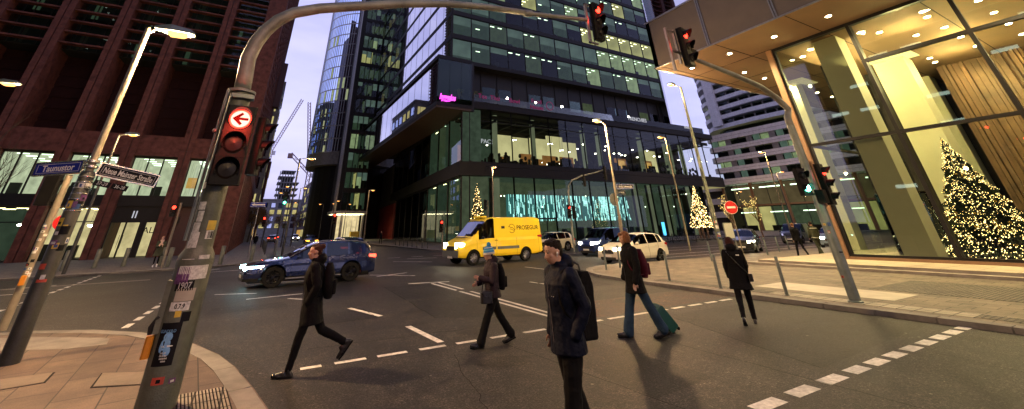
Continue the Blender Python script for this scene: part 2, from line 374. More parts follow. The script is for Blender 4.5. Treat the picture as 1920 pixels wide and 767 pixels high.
def paving(name, c1, c2, bw, bh, mortar=(.02,.017,.014), ms=.012, rot=0, offs=.5, bumps=.5, wear=.62):
    m, t, n, l = nt(name)
    geo = N(t, 'ShaderNodeNewGeometry'); mp = N(t, 'ShaderNodeMapping'); mp.inputs['Rotation'].default_value = (0,0,rot); l.new(geo.outputs['Position'], mp.inputs['Vector'])
    br = N(t, 'ShaderNodeTexBrick'); br.offset = offs
    for k, v in (('Scale',1),('Mortar Size',ms),('Mortar Smooth',.2),('Bias',0),('Brick Width',bw),('Row Height',bh)): br.inputs[k].default_value = v
    br.inputs['Color1'].default_value = (*c1,1); br.inputs['Color2'].default_value = (*c2,1); br.inputs['Mortar'].default_value = (*mortar,1)
    l.new(mp.outputs[0], br.inputs['Vector'])
    z = N(t, 'ShaderNodeTexNoise'); z.inputs['Scale'].default_value = 1.3; z.inputs['Detail'].default_value = 9; z.inputs['Roughness'].default_value = .7; l.new(geo.outputs['Position'], z.inputs['Vector'])
    z2 = N(t, 'ShaderNodeTexNoise'); z2.inputs['Scale'].default_value = 60; z2.inputs['Detail'].default_value = 4; l.new(geo.outputs['Position'], z2.inputs['Vector'])
    rp = ramp(t, [(.3, (1-wear,)*3), (.7, (1.2,1.17,1.12))]); l.new(z.outputs['Fac'], rp.inputs['Fac'])
    rp2 = ramp(t, [(.3, (.75,)*3), (.7, (1.2,)*3)]); l.new(z2.outputs['Fac'], rp2.inputs['Fac'])
    col = br.outputs['Color']
    for r_ in (rp, rp2):
        mx = N(t, 'ShaderNodeMix', data_type='RGBA', blend_type='MULTIPLY'); mx.inputs['Factor'].default_value = 1; l.new(col, mx.inputs['A']); l.new(r_.outputs['Color'], mx.inputs['B']); col = mx.outputs['Result']
    p = N(t, 'ShaderNodeBsdfPrincipled'); o = N(t, 'ShaderNodeOutputMaterial'); l.new(col, p.inputs['Base Color']); p.inputs['Roughness'].default_value = .72
    b = N(t, 'ShaderNodeBump'); b.inputs['Strength'].default_value = bumps; b.inputs['Distance'].default_value = .012
    inv = N(t, 'ShaderNodeMath', operation='MULTIPLY_ADD'); inv.inputs[1].default_value = -1; l.new(br.outputs['Fac'], inv.inputs[0])
    sc = N(t, 'ShaderNodeMath', operation='MULTIPLY'); sc.inputs[1].default_value = .3; l.new(z2.outputs['Fac'], sc.inputs[0]); l.new(sc.outputs[0], inv.inputs[2])
    l.new(inv.outputs[0], b.inputs['Height']); l.new(b.outputs['Normal'], p.inputs['Normal']); l.new(p.outputs[0], o.inputs[0])
paving('slab_pink', (.098,.064,.050), (.140,.096,.074), .95, .50, rot=R(84), ms=.009)
paving('slab_right', (.135,.108,.08), (.195,.16,.12), .60, .40, ms=.010, rot=R(90))
paving('slab_far', (.14,.12,.105), (.18,.155,.135), .6, .4)
paving('sett', (.09,.075,.06), (.17,.14,.11), .13, .10, ms=.018, bumps=1)
paving('kerb_block', (.20,.18,.15), (.25,.225,.19), 1.0, 50, ms=.012, rot=R(90))
paving('tactile', (.30,.27,.22), (.34,.31,.26), .30, .30, ms=.012, offs=0)
paving('platform_slab', (.36,.31,.225), (.40,.35,.26), 1.2, .9, mortar=(.13,.11,.08), ms=.010, wear=.2, bumps=.2)

def struct(name, mb, m, smooth=False): return tag(mb.build(name, m, None, smooth), kind='structure')
g = MB(); g.poly([(-900,-500,0),(1500,-500,0),(1500,1600,0),(-900,1600,0)]); struct('road', g, 'asphalt')

ZP = .10
def slab(name, outline, top, side='kerb_stone', inner=None, wk=.3, z=ZP):
    b = MB(); b.prism(outline, .0, z, 1, 0); return struct(name, b, [top, side])
def kerb(name, path, w=.28, z=ZP+.004, closed=False):
    "row of kerb stones along a path, inside edge to the left of travel"
    b = MB(); pts = [Vector((x,y)) for x,y in path]
    # resample in ~1 m stones
    out = [pts[0]]; acc = 0
    for a, c in zip(pts, pts[1:]):
        L = (c-a).length; n = max(1, round(L/1.0))
        for i in range(1, n+1): out.append(a + (c-a)*i/n)
    for a, c in zip(out, out[1:]):
        d = (c-a).normalized(); nn = Vector((-d.y, d.x)); e = d*.008
        q = [a+e, c-e, c-e+nn*w, a+e+nn*w]
        ch = .02; k_ = getattr(b,'k_',0); b.k_ = k_+1; z_ = z+.0018*(k_%3)
        b.prism([(p.x,p.y) for p in q], -.05, z_-ch, 0)
        q2 = [q[0]+nn*ch, q[1]+nn*ch, q[2], q[3]]
        b.rings([[(p.x,p.y,z_-ch) for p in q],[(p.x,p.y,z_) for p in q2]], 0)
    return struct(name, b, 'kerb_stone')
# near corner pavement
near = [(.62,-30),(.60,3.5),(.52,6.2),(.34,7.2),(.10,8.3),(-.16,9.2),(-.62,10.3),(-1.1,11.15),(-1.75,12.1),(-2.7,13.0),(-3.8,13.6),(-5.2,14.0),(-60,14.6)]
slab('near_pavement', near + [(-60,-30)], 'slab_pink')
kerb('near_kerb', near[1:])
b = MB()
go = [(x+.42,y) if y < 6 else (x+.36,y+.3) if y < 10 else (x+.2,y+.42) for x,y in near[1:]]
ni = near[1:]
for i in range(len(ni)-1): b.poly([(ni[i][0],ni[i][1],.004),(go[i][0],go[i][1],.004),(go[i+1][0],go[i+1][1],.004),(ni[i+1][0],ni[i+1][1],.004)])
struct('near_gutter', b, 'asphalt_gutter')
# right pavement, rounded at the junction
right = [(12.95,-40),(12.95,9),(13.0,12.2),(13.2,14),(13.7,15.3),(14.6,16.3),(15.8,16.9),(17.5,17.2),(60,17.4)]
slab('right_pavement', right + [(60,-40)], 'slab_right')
kerb('right_kerb', right[:-1], w=.30)
b = MB(); b.box(13.26,13.86,-10,7.6,ZP,ZP+.004); struct('kerb_side_paving', b, 'tactile')
b = MB(); b.box(13.27,13.7,7.64,11.6,ZP,ZP+.004); b.box(13.27,13.8,-12,3.6,ZP+.004,ZP+.008); struct('cobble_strip', b, 'sett')
b = MB(); b.box(14.4,16.0,5.2,8.6,ZP+.004,ZP+.008); struct('pale_paving_patch', b, 'limestone')
b = MB(); b.box(16.4,19.6,3.4,6.4,ZP+.004,ZP+.007); struct('cobble_patch', b, 'sett')
# stone steps and terrace in front of the lobby
b = MB()
b.box(21.75,60,-40,13.1,ZP,.20); b.box(22.15,60,-40,12.7,.20,.30)
st = struct('terrace_steps', b, 'step_stone')
b = MB(); b.box(22.16,60,-40,12.69,.30,.304); struct('terrace', b, 'platform_slab')
# far pavements
farl = [(-80,30.6),(-10,31.2),(-4.5,32.2),(-1.5,33.2),(.2,34.6),(.9,36.4),(1.1,40),(1.1,300),(-80,300)]
slab('left_pavement', farl, 'slab_far'); kerb('left_kerb', farl[:8])
farc = [(16.0,300),(16.0,42),(16.4,40.4),(17.4,39.1),(19.4,38.3),(22,38),(200,38),(200,300)]
slab('tower_pavement', farc, 'slab_far'); kerb('tower_kerb', farc[:7])
b = MB(); b.poly([(*tuple(G(px,py,ZP).xy),ZP+.004) for px,py in ((-60,660),(120,655),(200,646),(206,634),(60,632),(-60,637))]); struct('pale_kerb_paving', b, 'kerb_stone')
# road markings
def strip(b, a, c, w, z=.004, off=0):
    a = Vector(a[:2]); c = Vector(c[:2]); d = (c-a).normalized(); n_ = Vector((-d.y,d.x))*w/2
    b.poly([(*(a+n_),z),(*(a-n_),z),(*(c-n_),z),(*(c+n_),z)][::-1] if False else [(*(a-n_),z),(*(c-n_),z),(*(c+n_),z),(*(a+n_),z)])
b = MB()
x = 1.0
for x0,x1 in [(1.0,1.31),(1.51,2.01),(2.2,2.72),(2.95,3.45),(3.67,4.1),(4.4,4.85),(5.17,5.72),(5.95,6.5),(6.75,7.3),(7.5,8.02),(8.25,8.8),(9.02,9.5),(9.7,10.15),(10.35,10.85),(11.05,11.5),(11.7,12.2)]:
    strip(b, (x0,8.05), (x1,8.05), .12)
for i in range(12):
    x0 = 5.3+.72*i if i < 3 else 7.52+(i-3)*.66
    if i < 3: strip(b, (6.2+.78*(i-1),3.62), (6.72+.78*(i-1),3.62), .19)
    else: strip(b, (7.74+(i-3)*.66,3.62), (8.2+(i-3)*.66,3.62), .19)
for i in range(7): strip(b, (-2.28+.02*i,13.5+.95*i), (-2.26+.02*i,14.05+.95*i), .14)
for i in range(16): strip(b, (-6.2-.065*i,18.4+.95*i), (-6.24-.065*i,18.95+.95*i), .14)
for i in range(7): strip(b, (-1.85-.04*i,25.5+.95*i), (-1.87-.04*i,26.1+.95*i), .14)
strip(b, (6.50,16.7), (6.55,9.0), .11); strip(b, (6.84,16.8), (6.80,9.2), .11)
strip(b, (3.35,9.95), (3.46,8.3), .14); strip(b, (2.66,13.03), (3.12,11.42), .13)
strip(b, (5.7,17.2), (7.3,16.8), .13); strip(b, (.1,16.65), (1.79,16.9), .13); strip(b, (-.9,18.6), (.4,18.0), .13); strip(b, (1.3,16.0), (1.7,15.5), .13)
strip(b, (9.84,14.7), (9.98,13.4), .12); strip(b, (13.25,20.2), (13.3,18.2), .12); strip(b, (5.2,21.6), (6.9,19.9), .13); strip(b, (5.3,20.7), (7.0,21.5), .13)
strip(b, (-9.4,26), (-7.4,26.6), .13); strip(b, (-10,23.5), (-7.24,23.65), .13); strip(b, (-3.6,28.9),(-.4,29.6),.13); strip(b, (-3.4,28.8),(-1.6,31.5),.13)
for i in range(7): strip(b, (7.4+1.9*i,33.5), (8.4+1.9*i,33.5), .14)
strip(b, (8.6,29.5), (10.6,27.3), .14); strip(b, (10.2,31.5),(12.4,31.0),.14); strip(b, (11.8,26.6),(14.5,26.2),.12)
for yy in (21.6,24.6,27.4): strip(b, (22,yy), (60,yy), .14)
strip(b, (21.5,19.6), (58,19.9), .12)
for i in range(26): strip(b, (5.2,44+6*i), (5.2,47+6*i), .14); strip(b, (10.6,46+6*i), (10.6,49+6*i), .14)
struct('road_markings', b, 'road_paint')
b = MB(); strip(b, (-9.5,25.9), (-4.1,26.6), .5, .004); struct('road_patch_pale', b, 'kerb_stone')
# darker repair patches in the asphalt
b = MB()
b.poly([(x,y,.003) for x,y in [(4.2,10.4),(6.3,9.2),(6.4,16.5),(4.6,16.8)]])
b.poly([(x,y,.003) for x,y in [(7.6,3.9),(12.6,4.1),(12.8,7.4),(8.9,7.6)]])
b.poly([(x,y,.003) for x,y in [(1.2,16.5),(3.2,15.3),(3.9,19.6),(1.3,19.9)]])
b.poly([(x,y,.003) for x,y in [(7.1,10.2),(12.6,10.0),(12.7,11.3),(7.1,11.6)]])
struct('road_repair_patches', b, 'asphalt_patch')
b = MB(); b.poly([(x,y,.002) for x,y in [(7.2,8.3),(12.6,8.3),(12.7,9.9),(7.2,10.1)]]); b.poly([(26,18,.002),(70,18.2,.002),(70,33,.002),(26,33,.002)]); struct('reddish_road_surface', b, 'asphalt_red')
rq = random.Random(17)
b = MB()
for i in range(16):
    cx, cy, rr0 = rq.uniform(.9,12.4), rq.uniform(2.2,17), rq.uniform(.12,.5)
    b.poly([(cx+rr0*rq.uniform(.6,1.2)*math.cos(2*PI*k/16), cy+rr0*.7*rq.uniform(.6,1.2)*math.sin(2*PI*k/16), .0052+.0001*i) for k in range(16)])
struct('oil_stains', b, 'asphalt_gutter')
b = MB()
for x0,y0,x1,y1 in ((1.3,11.2,3.0,12.6),(4.7,4.4,6.0,6.9),(8.2,12.2,11.9,14.6),(-.8,14.2,1.2,15.4),(9.6,5.0,10.7,5.9)):
    b.poly([(x0,y0,.0035),(x1,y0+.1,.0035),(x1-.05,y1,.0035),(x0+.08,y1-.07,.0035)])
struct('cut_out_repairs', b, 'asphalt_patch')
# tar seams
b = MB()
def seam(pts, w=.014):
    for a, c in zip(pts, pts[1:]): strip(b, a, c, w, .0062)
rs = random.Random(3)
def wob(a, c, n=14, k=.03):
    a, c = Vector(a), Vector(c); return [a+(c-a)*i/n + Vector((rs.uniform(-k,k), rs.uniform(-k,k))) for i in range(n+1)]
seam(wob((4.2,10.4),(4.6,16.8))); seam(wob((8.9,7.6),(7.6,3.9))); seam(wob((1.2,9.2),(5.8,8.9),20)); seam(wob((1.3,11.2),(3.0,11.3),8,.01)); seam(wob((3.0,11.3),(2.95,12.6),6,.01)); seam(wob((8.2,12.2),(11.9,12.3),12,.01)); seam(wob((2.0,2.0),(3.3,7.4),22,.05),.008); seam(wob((9.2,.5),(9.9,3.3),14,.04),.008); seam(wob((7.0,2.0),(7.0,12.3),24,.015)); seam(wob((7.1,10.2),(12.6,10.0),18))
seam(wob((4.8,3.4),(4.4,7.6),14,.02), .012)
m = mat('tar', (.010,.009,.009), .8, spec=.1); struct('tar_seams', b, 'tar')

def ground_thing(name, label, cat, mb, m, group=None, smooth=False, loc=None):
    o = mb.build(name, m, None, smooth, off=loc)
    if loc is not None: o.location = loc
    return tag(o, label, cat, group)
# cellar / service covers in the near paving, tactile drain plate
def cover(pts, label, m='slab_pink', fr='tar'):
    c = sum((Vector(p) for p in pts), Vector((0,0)))/len(pts)
    b = MB(); b.prism(pts, ZP-.02, ZP+.003, 1, 1); q = [tuple(c + (Vector(p)-c)*(1-.035/(Vector(p)-c).length)) for p in pts]
    b.prism(q, ZP, ZP+.008, 0, 0); ground_thing('access_cover', label, 'cover', b, [m, fr], loc=(c.x,c.y,0))
def gp(*l): return [tuple(G(x,y,ZP).xy) for x,y in l]
mat('cover_stone', (.15,.115,.09), .75, 0, .3, 5, .3, 60, dirt=.4)
cover(gp((-60,742),(85,718),(104,698),(-30,716)), 'stone paved access cover near the black pole at the left edge', 'cover_stone')
cover(gp((168,728),(270,722),(275,696),(190,700)), 'stone paved access cover just left of the stickered mast', 'cover_stone')
b = MB(); q = gp((328,790),(442,790),(424,725),(330,742))
c = sum((Vector(p) for p in q), Vector((0,0)))/4
b.prism(q, ZP-.02, ZP+.004, 1, 1)
a0, a1, a2, a3 = [Vector(p) for p in q]
n = 14
for i in range(n):
    u0, u1 = (i+.2)/n, (i+.75)/n
    pp = [a0.lerp(a1,u0), a0.lerp(a1,u1), a3.lerp(a2,u1), a3.lerp(a2,u0)]
    b.prism([tuple(p.lerp(Vector(c),.04)) for p in pp], ZP, ZP+.012, 0, 0)
ground_thing('ribbed_guide_plate', 'pale ribbed guide paving plate in the bottom corner beside the stickered mast', 'paving plate', b, ['tactile','tar'], loc=(c.x,c.y,0))
for (px,py) in ((785,560),):
    p = G(px,py); b = MB()
    b.lathe([(0,.006),(.24,.006),(.24,.009),(0,.009)], (p.x,p.y,0), 20, 1)
    ground_thing('manhole_cover', 'round iron manhole cover in the road behind the hat wearer' if px==785 else 'round iron manhole cover beside the white lane line', 'manhole', b, ['tar','asphalt_patch'], loc=(p.x,p.y,0))

# ------------------------------------------------------------------ lamps as lights
def point(name, loc, power, color=(1,.63,.31), size=.12, spot=None, aim=None, blend=.6):
    ld = bpy.data.lights.new(name, 'SPOT' if spot else 'POINT'); ld.energy = power; ld.color = color; ld.shadow_soft_size = size
    o = bpy.data.objects.new(name, ld); COL.objects.link(o); o.location = loc
    if spot:
        ld.spot_size = R(spot); ld.spot_blend = blend
        d = Vector(aim) - Vector(loc); o.rotation_euler = d.to_track_quat('-Z','Y').to_euler()
    return o
S.view_settings.view_transform = 'Standard'; S.view_settings.look = 'None'; S.view_settings.exposure = 0.36; S.view_settings.gamma = 1
S.cycles.max_bounces = 8; S.cycles.diffuse_bounces = 2; S.cycles.glossy_bounces = 3; S.cycles.transparent_max_bounces = 12; S.cycles.transmission_bounces = 2
S.cycles.use_denoising = True; S.cycles.sample_clamp_indirect = 4; S.cycles.caustics_reflective = False; S.cycles.caustics_refractive = False
# cool low light left in the dusk sky
sd = bpy.data.lights.new('sun', 'SUN'); sd.energy = .05; sd.angle = R(20); sd.color = (.75,.75,1); so = bpy.data.objects.new('sun', sd); COL.objects.link(so); so.rotation_euler = (R(50), 0, R(20))
# ------------------------------------------------------------------ window modules
def win(w, h, depth=4.0, wall='wall_cool', ceil='ceil_cool', strips=3, blind=0.0, lit=True, glassm='glass_office', frame=.11, frm='mullion', seed=0, desk=True, transom=None, lamps=0, floor='room_floor', flush=False, dark_ceiling=False, sides=True):
    """one office window: glazed pane, frame and the room behind it; local x across, y inwards, z up"""
    rn = random.Random(seed); b = MB()
    mats = [glassm, frm, wall, ceil, floor, 'furniture', 'blind', 'room_dark', 'wood_glow', 'lamp_white']
    b.poly([(0,0,0),(w,0,0),(w,0,h),(0,0,h)], 0)
    f = frame; fo = -.004 if flush else -.06
    b.box(-f/2,f/2,fo,.12,0,h,1); b.box(w-f/2,w+f/2,fo-.001,.121,0,h,1); b.box(f/2,w-f/2,fo+.001,.10,0,f*.7,1); b.box(f/2,w-f/2,fo+.001,.10,h-f*.7,h,1)
    if dark_ceiling:
        b.box(.02,w-.02,d_c(depth)-.4,d_c(depth)-.05,h*.60,h-.03,7)
        for k in range(3): b.box(w*(.15+.3*k),w*(.15+.3*k)+.12,.4,depth-.3,h*.80,h*.84,7)
        b.box(.05,w-.05,depth-.5,depth-.1,.05,1.1,8); b.box(w*.1,w*.55,depth-.3,depth-.1,2.0,2.1,8)
        b.box(w*.15,w*.16,.5,2.0,0,1.8,5)
    if transom: b.box(f/2,w-f/2,-.04,.08,transom-.04,transom+.04,1)
    d = depth; wi = 2 if lit else 7
    b.poly([(0,d,0),(w,d,0),(w,d,h),(0,d,h)], wi)
    if sides: b.poly([(0.01,.13,0),(0.01,d,0),(0.01,d,h),(0.01,.13,h)], wi); b.poly([(w-.01,.13,0),(w-.01,d,0),(w-.01,d,h),(w-.01,.13,h)], wi)
    b.poly([(0,.13,.01),(w,.13,.01),(w,d,.01),(0,d,.01)], 4); b.poly([(0,.13,h-.01),(0,d,h-.01),(w,d,h-.01),(w,.13,h-.01)], wi if lit else 7)
    for i in range(strips):
        for k in range(2):
            y = .7+i*(d-1)/max(1,strips); x = w*(.18+.45*k) + rn.uniform(-.1,.1)
            b.box(x, x+w*.22, y, y+.16, h-.09, h-.04, 3)
    if blind: b.box(.08,w-.08,.16,.19,h*(1-blind),h-.02,6)
    if desk:
        for k in range(rn.randint(1,3)):
            x = rn.uniform(.2,w-1.2); y = rn.uniform(.6,d-1); hh = rn.uniform(.7,1.3)
            b.box(x,x+rn.uniform(.5,1.1),y,y+.3,0.02,hh,5)
    for k in range(lamps):
        x = rn.uniform(.3,w-.3); y = rn.uniform(1,d-.5); b.ell((x,y,h*.62+rn.uniform(-.3,.3)),(.16,.16,.09),8,6,9); b.box(x-.01,x+.01,y-.01,y+.01,h*.62,h-.1,5)
    return b.mesh('window', mats)
def d_c(d): return d
VIEWP = CAMP
def place_windows(root, cells, maxn=100, partname='window'):
    "cells: (mesh, matrix in world, area). the biggest in view become parts of their own, the rest one stuff part"
    base = root.matrix_world.inverted() if False else Matrix.Translation(-Vector(root.location))
    def score(c):
        p = c[1] @ Vector((0,0,0)); d = (p-VIEWP); dep = d.dot(_f)
        if dep <= 0: return 0
        px = CC[0]+FPX*d.dot(_r)/dep; py = CC[1]-FPX*d.dot(_u)/dep
        if not (-150 < px < 2070 and -150 < py < 900): return 0
        nn = c[1].to_3x3() @ Vector((0,-1,0)); return c[2]*abs(nn.dot(d.normalized()))/dep**2
    cells = sorted(cells, key=score, reverse=True)
    for me, mx, a in cells[:maxn]:
        o = link(partname, me, root); o.matrix_local = base @ mx
    rest = cells[maxn:]
    if rest:
        mats = []; 
        b = MB()
        for me, mx, a in rest:
            idx = []
            for mm_ in me.materials:
                if mm_.name not in mats: mats.append(mm_.name)
                idx.append(mats.index(mm_.name))
            k = len(b.v); T = base @ mx; b.v += [tuple(T @ v.co) for v in me.vertices]
            for p in me.polygons: b.f.append(tuple(k+i for i in p.vertices)); b.m.append(idx[p.material_index])
        tag(link(partname+'_rest', b.mesh(partname+'_rest', mats), root), kind='stuff')
def FX(x, y, z): return Matrix.Translation((x,y,z))                                   # facade looking towards -Y
def FL(x, y, z, a=-90): return Matrix.Translation((x,y,z)) @ Matrix.Rotation(R(a), 4, 'Z')   # looking towards -X

mat('bronze_dark', (.06,.035,.022), .5, .2)
# ================================================================== central glass tower
T0 = Vector((45, 75, 0))
tw = thing('office_tower', 'dark glass office tower with a projecting mirrored storey above its lit two storey base', 'building', T0)
pw, ph = 3.5, 3.55
V = []
for i in range(4): V.append(('lit', win(pw, ph, 5, 'wall_cool', 'ceil_cool', 4, 0, seed=i)))
V.append(('warm', win(pw, ph, 5, 'wall_warm', 'ceil_warm', 4, 0, seed=11)))
V.append(('warm', win(pw, ph, 5, 'wall_warm', 'ceil_warm', 5, 0, seed=12)))
V.append(('blind', win(pw, ph, 4, 'wall_dim', 'ceil_cool', 2, .45, seed=5)))
V.append(('blind', win(pw, ph, 4, 'wall_dim', 'ceil_cool', 2, .8, seed=6)))
V.append(('dim', win(pw, ph, 5, 'wall_green', 'ceil_cool', 1, 0, seed=7)))
V.append(('dim', win(pw, ph, 5, 'wall_dim', 'ceil_cool', 2, .2, seed=8)))
V.append(('dark', win(pw, ph, 4, 'room_dark', 'ceil_cool', 1, 0, False, seed=9)))
V.append(('dark', win(pw, ph, 4, 'room_dark', 'ceil_cool', 0, .3, False, seed=10)))
def pick(rn, weights):
    k = rn.choices([w for w in weights], [weights[w] for w in weights])[0]
    return rn.choice([m_ for n_, m_ in V if n_ == k])
rn = random.Random(21); cells = []
X0, X1, YF = 21.3, 69.9, 50.0
ncol = 14; cw = (X1-X0)/ncol
rows = [25.85, 30.2, 34.55, 38.9, 43.25, 47.6, 51.95, 56.3]
for r_, z in enumerate(rows):
    for c_ in range(ncol):
        if r_ == 0: wt = {'blind':4,'dim':3,'dark':3,'lit':1}
        elif r_ in (1,2) and c_ > 7: wt = {'warm':3,'lit':4} if r_ == 2 else {'lit':4,'blind':3,'warm':1}
        elif r_ == 3 and c_ > 7: wt = {'dark':4,'blind':2,'dim':2}
        else: wt = {'blind':3,'dim':3,'dark':3,'lit':2,'warm':1}
        if r_ == 2 and c_ >= 9: wt = {'warm':1}
        if r_ == 1 and c_ >= 9: wt = {'lit':1}
        cells.append((pick(rn, wt), FX(X0+c_*cw, YF, z) @ Matrix.Diagonal((cw/pw,1,1,1)), 12))
VM = [win(3.5, 3.75, 4, 'wall_dim', 'ceil_cool', 1, 0, glassm='glass_mirror', seed=31, frame=.09, flush=True), win(3.5, 3.75, 4, 'wall_warm', 'ceil_warm', 3, 0, glassm='glass_mirror', seed=32, frame=.09, flush=True), win(3.5, 3.75, 4, 'room_dark', 'ceil_cool', 0, 0, False, glassm='glass_mirror', seed=33, frame=.09, flush=True)]
for r_, z in enumerate(rows):
    for c_ in range(17):
        cells.append((rn.choices(VM, [2,2 if r_ in (3,4) else .5,4])[0], FL(X0-.02, YF+.3+(c_+1)*3.45, z), 10))
place_windows(tw, cells)
b = MB()
for z in [25.2]+[r_-.0 for r_ in rows[1:]]+[60]:
    b.box(X0-.05, X1+.02, YF-.18, YF+58.9, z-.78 if z > 26 else z, z if z > 26 else z+.63, 0)
b.build('floor_band', 'dark_metal', tw, off=T0)
b = MB(); b.box(X0+5.2, X1-.2, YF+5.2, YF+57, 19.5, 60, 0); b.build('core', 'conc_dark', tw, off=T0)
b = MB(); b.box(X1, X1+.5, YF-.3, YF+59, 19, 60.2, 0); b.build('corner_fin', 'glass_mirror', tw, off=T0); b = MB(); b.box(X0-.12,X0+.14,YF-.14,YF+.12,26,60,0); b.build('corner_trim', 'dark_metal', tw, off=T0)
# recessed terrace storey
b = MB(); b.box(24, X1, YF+1.6, YF+1.9, 19.0, 25.2, 0); 
for i in range(16): b.box(24.2+i*3, 24.32+i*3, YF+1.5, YF+1.6, 19, 25.2, 1)
for i in range(16):
    if i % 3: b.box(24.5+i*3, 26.9+i*3, YF+1.55, YF+1.59, 20.6, 22.6, 2 if i in (8,9,13) else 3)
b.build('terrace_storey', ['dark_panel','mullion','wall_green','glass_office'], tw, off=T0)
b = MB(); b.box(24.4, 80, YF-.5, YF-.46, 19.3, 20.4, 0); b.build('railing', 'glass_clear', tw, off=T0)
b = MB(); b.box(31.8,32.3,YF+1.2,YF+1.5,19.2,60,0)
# projecting mirrored box
ox0, oy0, oy1, oz0, oz1 = 18.9, 49.3, 112, 17.6, 25.3
b = MB()
b.box(ox0, 24.4, oy0, oy1, oz0, oz0+.25, 1); b.box(ox0-.06, 24.4, oy0-.06, oy1, oz0+.25, oz0+.8, 0); b.box(ox0-.06, 24.4, oy0-.06, oy1, oz1-.15, oz1+.45, 0)
b.box(ox0+.4, 24.3, oy0+.5, oy1-.3, oz0+.8, oz1-.15, 2)
b.build('projecting_storey', ['dark_metal','bronze_dark','room_dark'], tw, off=T0)
pane = win(3.4, 6.1, .3, 'room_dark', 'ceil_cool', 0, 0, False, 'glass_mirror', .09, desk=False, seed=41, flush=True)
panes = [(pane, FL(ox0, oy0+.1+(i+1)*3.45, oz0+.85), 20) for i in range(18)]
for me, mx, a in panes:
    o = link('mirror_pane', me, tw); o.matrix_local = Matrix.Translation(-T0) @ mx
b = MB()
for i in range(3): b.box(ox0+.02+i*1.9, ox0+1.88+i*1.9, oy0-.02, oy0+.04, oz0+.82, oz1-.18, 0)
b.box(24.4, 24.9, oy0+.02, oy0+.5, oz0, oz1, 1)
b.build('dark_end_panel', ['glass_office','dark_panel'], tw, off=T0)
# magenta neon script on the end of the projecting storey
o = text_mesh('hyggelos', 1.2, .05, 'magenta', 'neon_sign', tw, Matrix.Translation(-T0) @ upright(20.5, oy0-.12, 19.15), sx=.6, bold=.03, shear=.3)
b = MB(); b.tube([(19.9,oy0-.1,18.75),(20.3,oy0-.1,18.55),(20.9,oy0-.1,18.65),(21.3,oy0-.1,18.95)], .05, 6, 0); b.build('neon_underline', 'magenta', o.parent, off=T0)
for x_, s_, m_ in ((26.4,'Tea','pink_dim'),(28.6,'Thai','pink_dim'),(32.2,'Bowl','pink_dim'),(36.5,'Food\nHouse','pink_dim'),(60,'FRENCHIES','white_dim'),(75,'medial','white_dim')):
    text_mesh(s_, 1.0, .03, m_, 'terrace_sign', tw, Matrix.Translation(-T0) @ upright(x_, YF-.55, 20.2))
b = MB()
for x_ in (39.2,): b.tube([(x_+.7*math.cos(a*PI/8),YF-.55,20.3+.7*math.sin(a*PI/8)) for a in range(17)], .05, 5, 0)
b.build('round_sign', 'pink_dim', tw, off=T0)
rp_ = random.Random(5)
for k, (x_, c_) in enumerate(((22.6,'plant_tan'),(24.9,'plant_tan'),(25.6,'foliage'))):
    b = MB()
    for i in range(60):
        a = rp_.uniform(0,6.28); l_ = rp_.uniform(.5,1.6); p0 = Vector((x_,YF-.2,19.4)); p1 = p0+Vector((math.cos(a)*.3*l_,math.sin(a)*.2,l_)); p2 = p1+Vector((math.cos(a)*.5,math.sin(a)*.2,-.1))
        b.tube([p0,p1,p2],[.03,.05,.01],3,0)
    b.build('terrace_plant', c_, tw, off=T0)
for x_ in (31.0,36.5,42,58): 
    b = MB(); b.ell((x_,YF-.3,20.6),.17,8,6); b.build('terrace_lamp', 'lamp_white', tw, off=T0)
# podium
PX0, PX1, PY = 24.3, 82.3, 50.0
b = MB()
b.box(PX0-.1, PX1+.3, PY-.35, PY+.2, 8.65, 9.9, 0); b.box(PX0-.1, PX1+.3, PY-.38, PY+.2, 9.94, 10.5, 0); b.box(PX0-.1, PX1+.3, PY-.4, PY+1, 18.35, 19.35, 0)
b.box(PX0+9, PX0+50, PY+8.5, PY+55, 0.1, 8.7, 1); b.box(PX0+50.2, PX0+50.75, PY, PY+9, .1, 8.65, 0); b.box(PX0+9, PX1+.3, PY+8.5, PY+55, 8.7, 19.0, 1); b.prism([(PX0,PY+.2),(PX1,PY+.2),(PX1,PY+56),(PX0+6.2,PY+56)],8.7,10.4,1); b.prism([(PX0,PY+1),(PX1,PY+1),(PX1,PY+56),(PX0+6.2,PY+56)],18.4,19.2,1)
b.box(PX0, PX1, PY+.2, PY+9, ZP, ZP+.05, 1)
b.build('base_block', ['dark_metal','conc_dark'], tw, off=T0)
b = MB(); b.box(PX0+50.8, PX1+.2, PY-.3, PY+50, 8.58, 8.64, 0); b.build('base_soffit', 'wall_rest', tw, off=T0)  # underside glows by itself, light put into its material
gfw, gfh = 3.57, 8.55
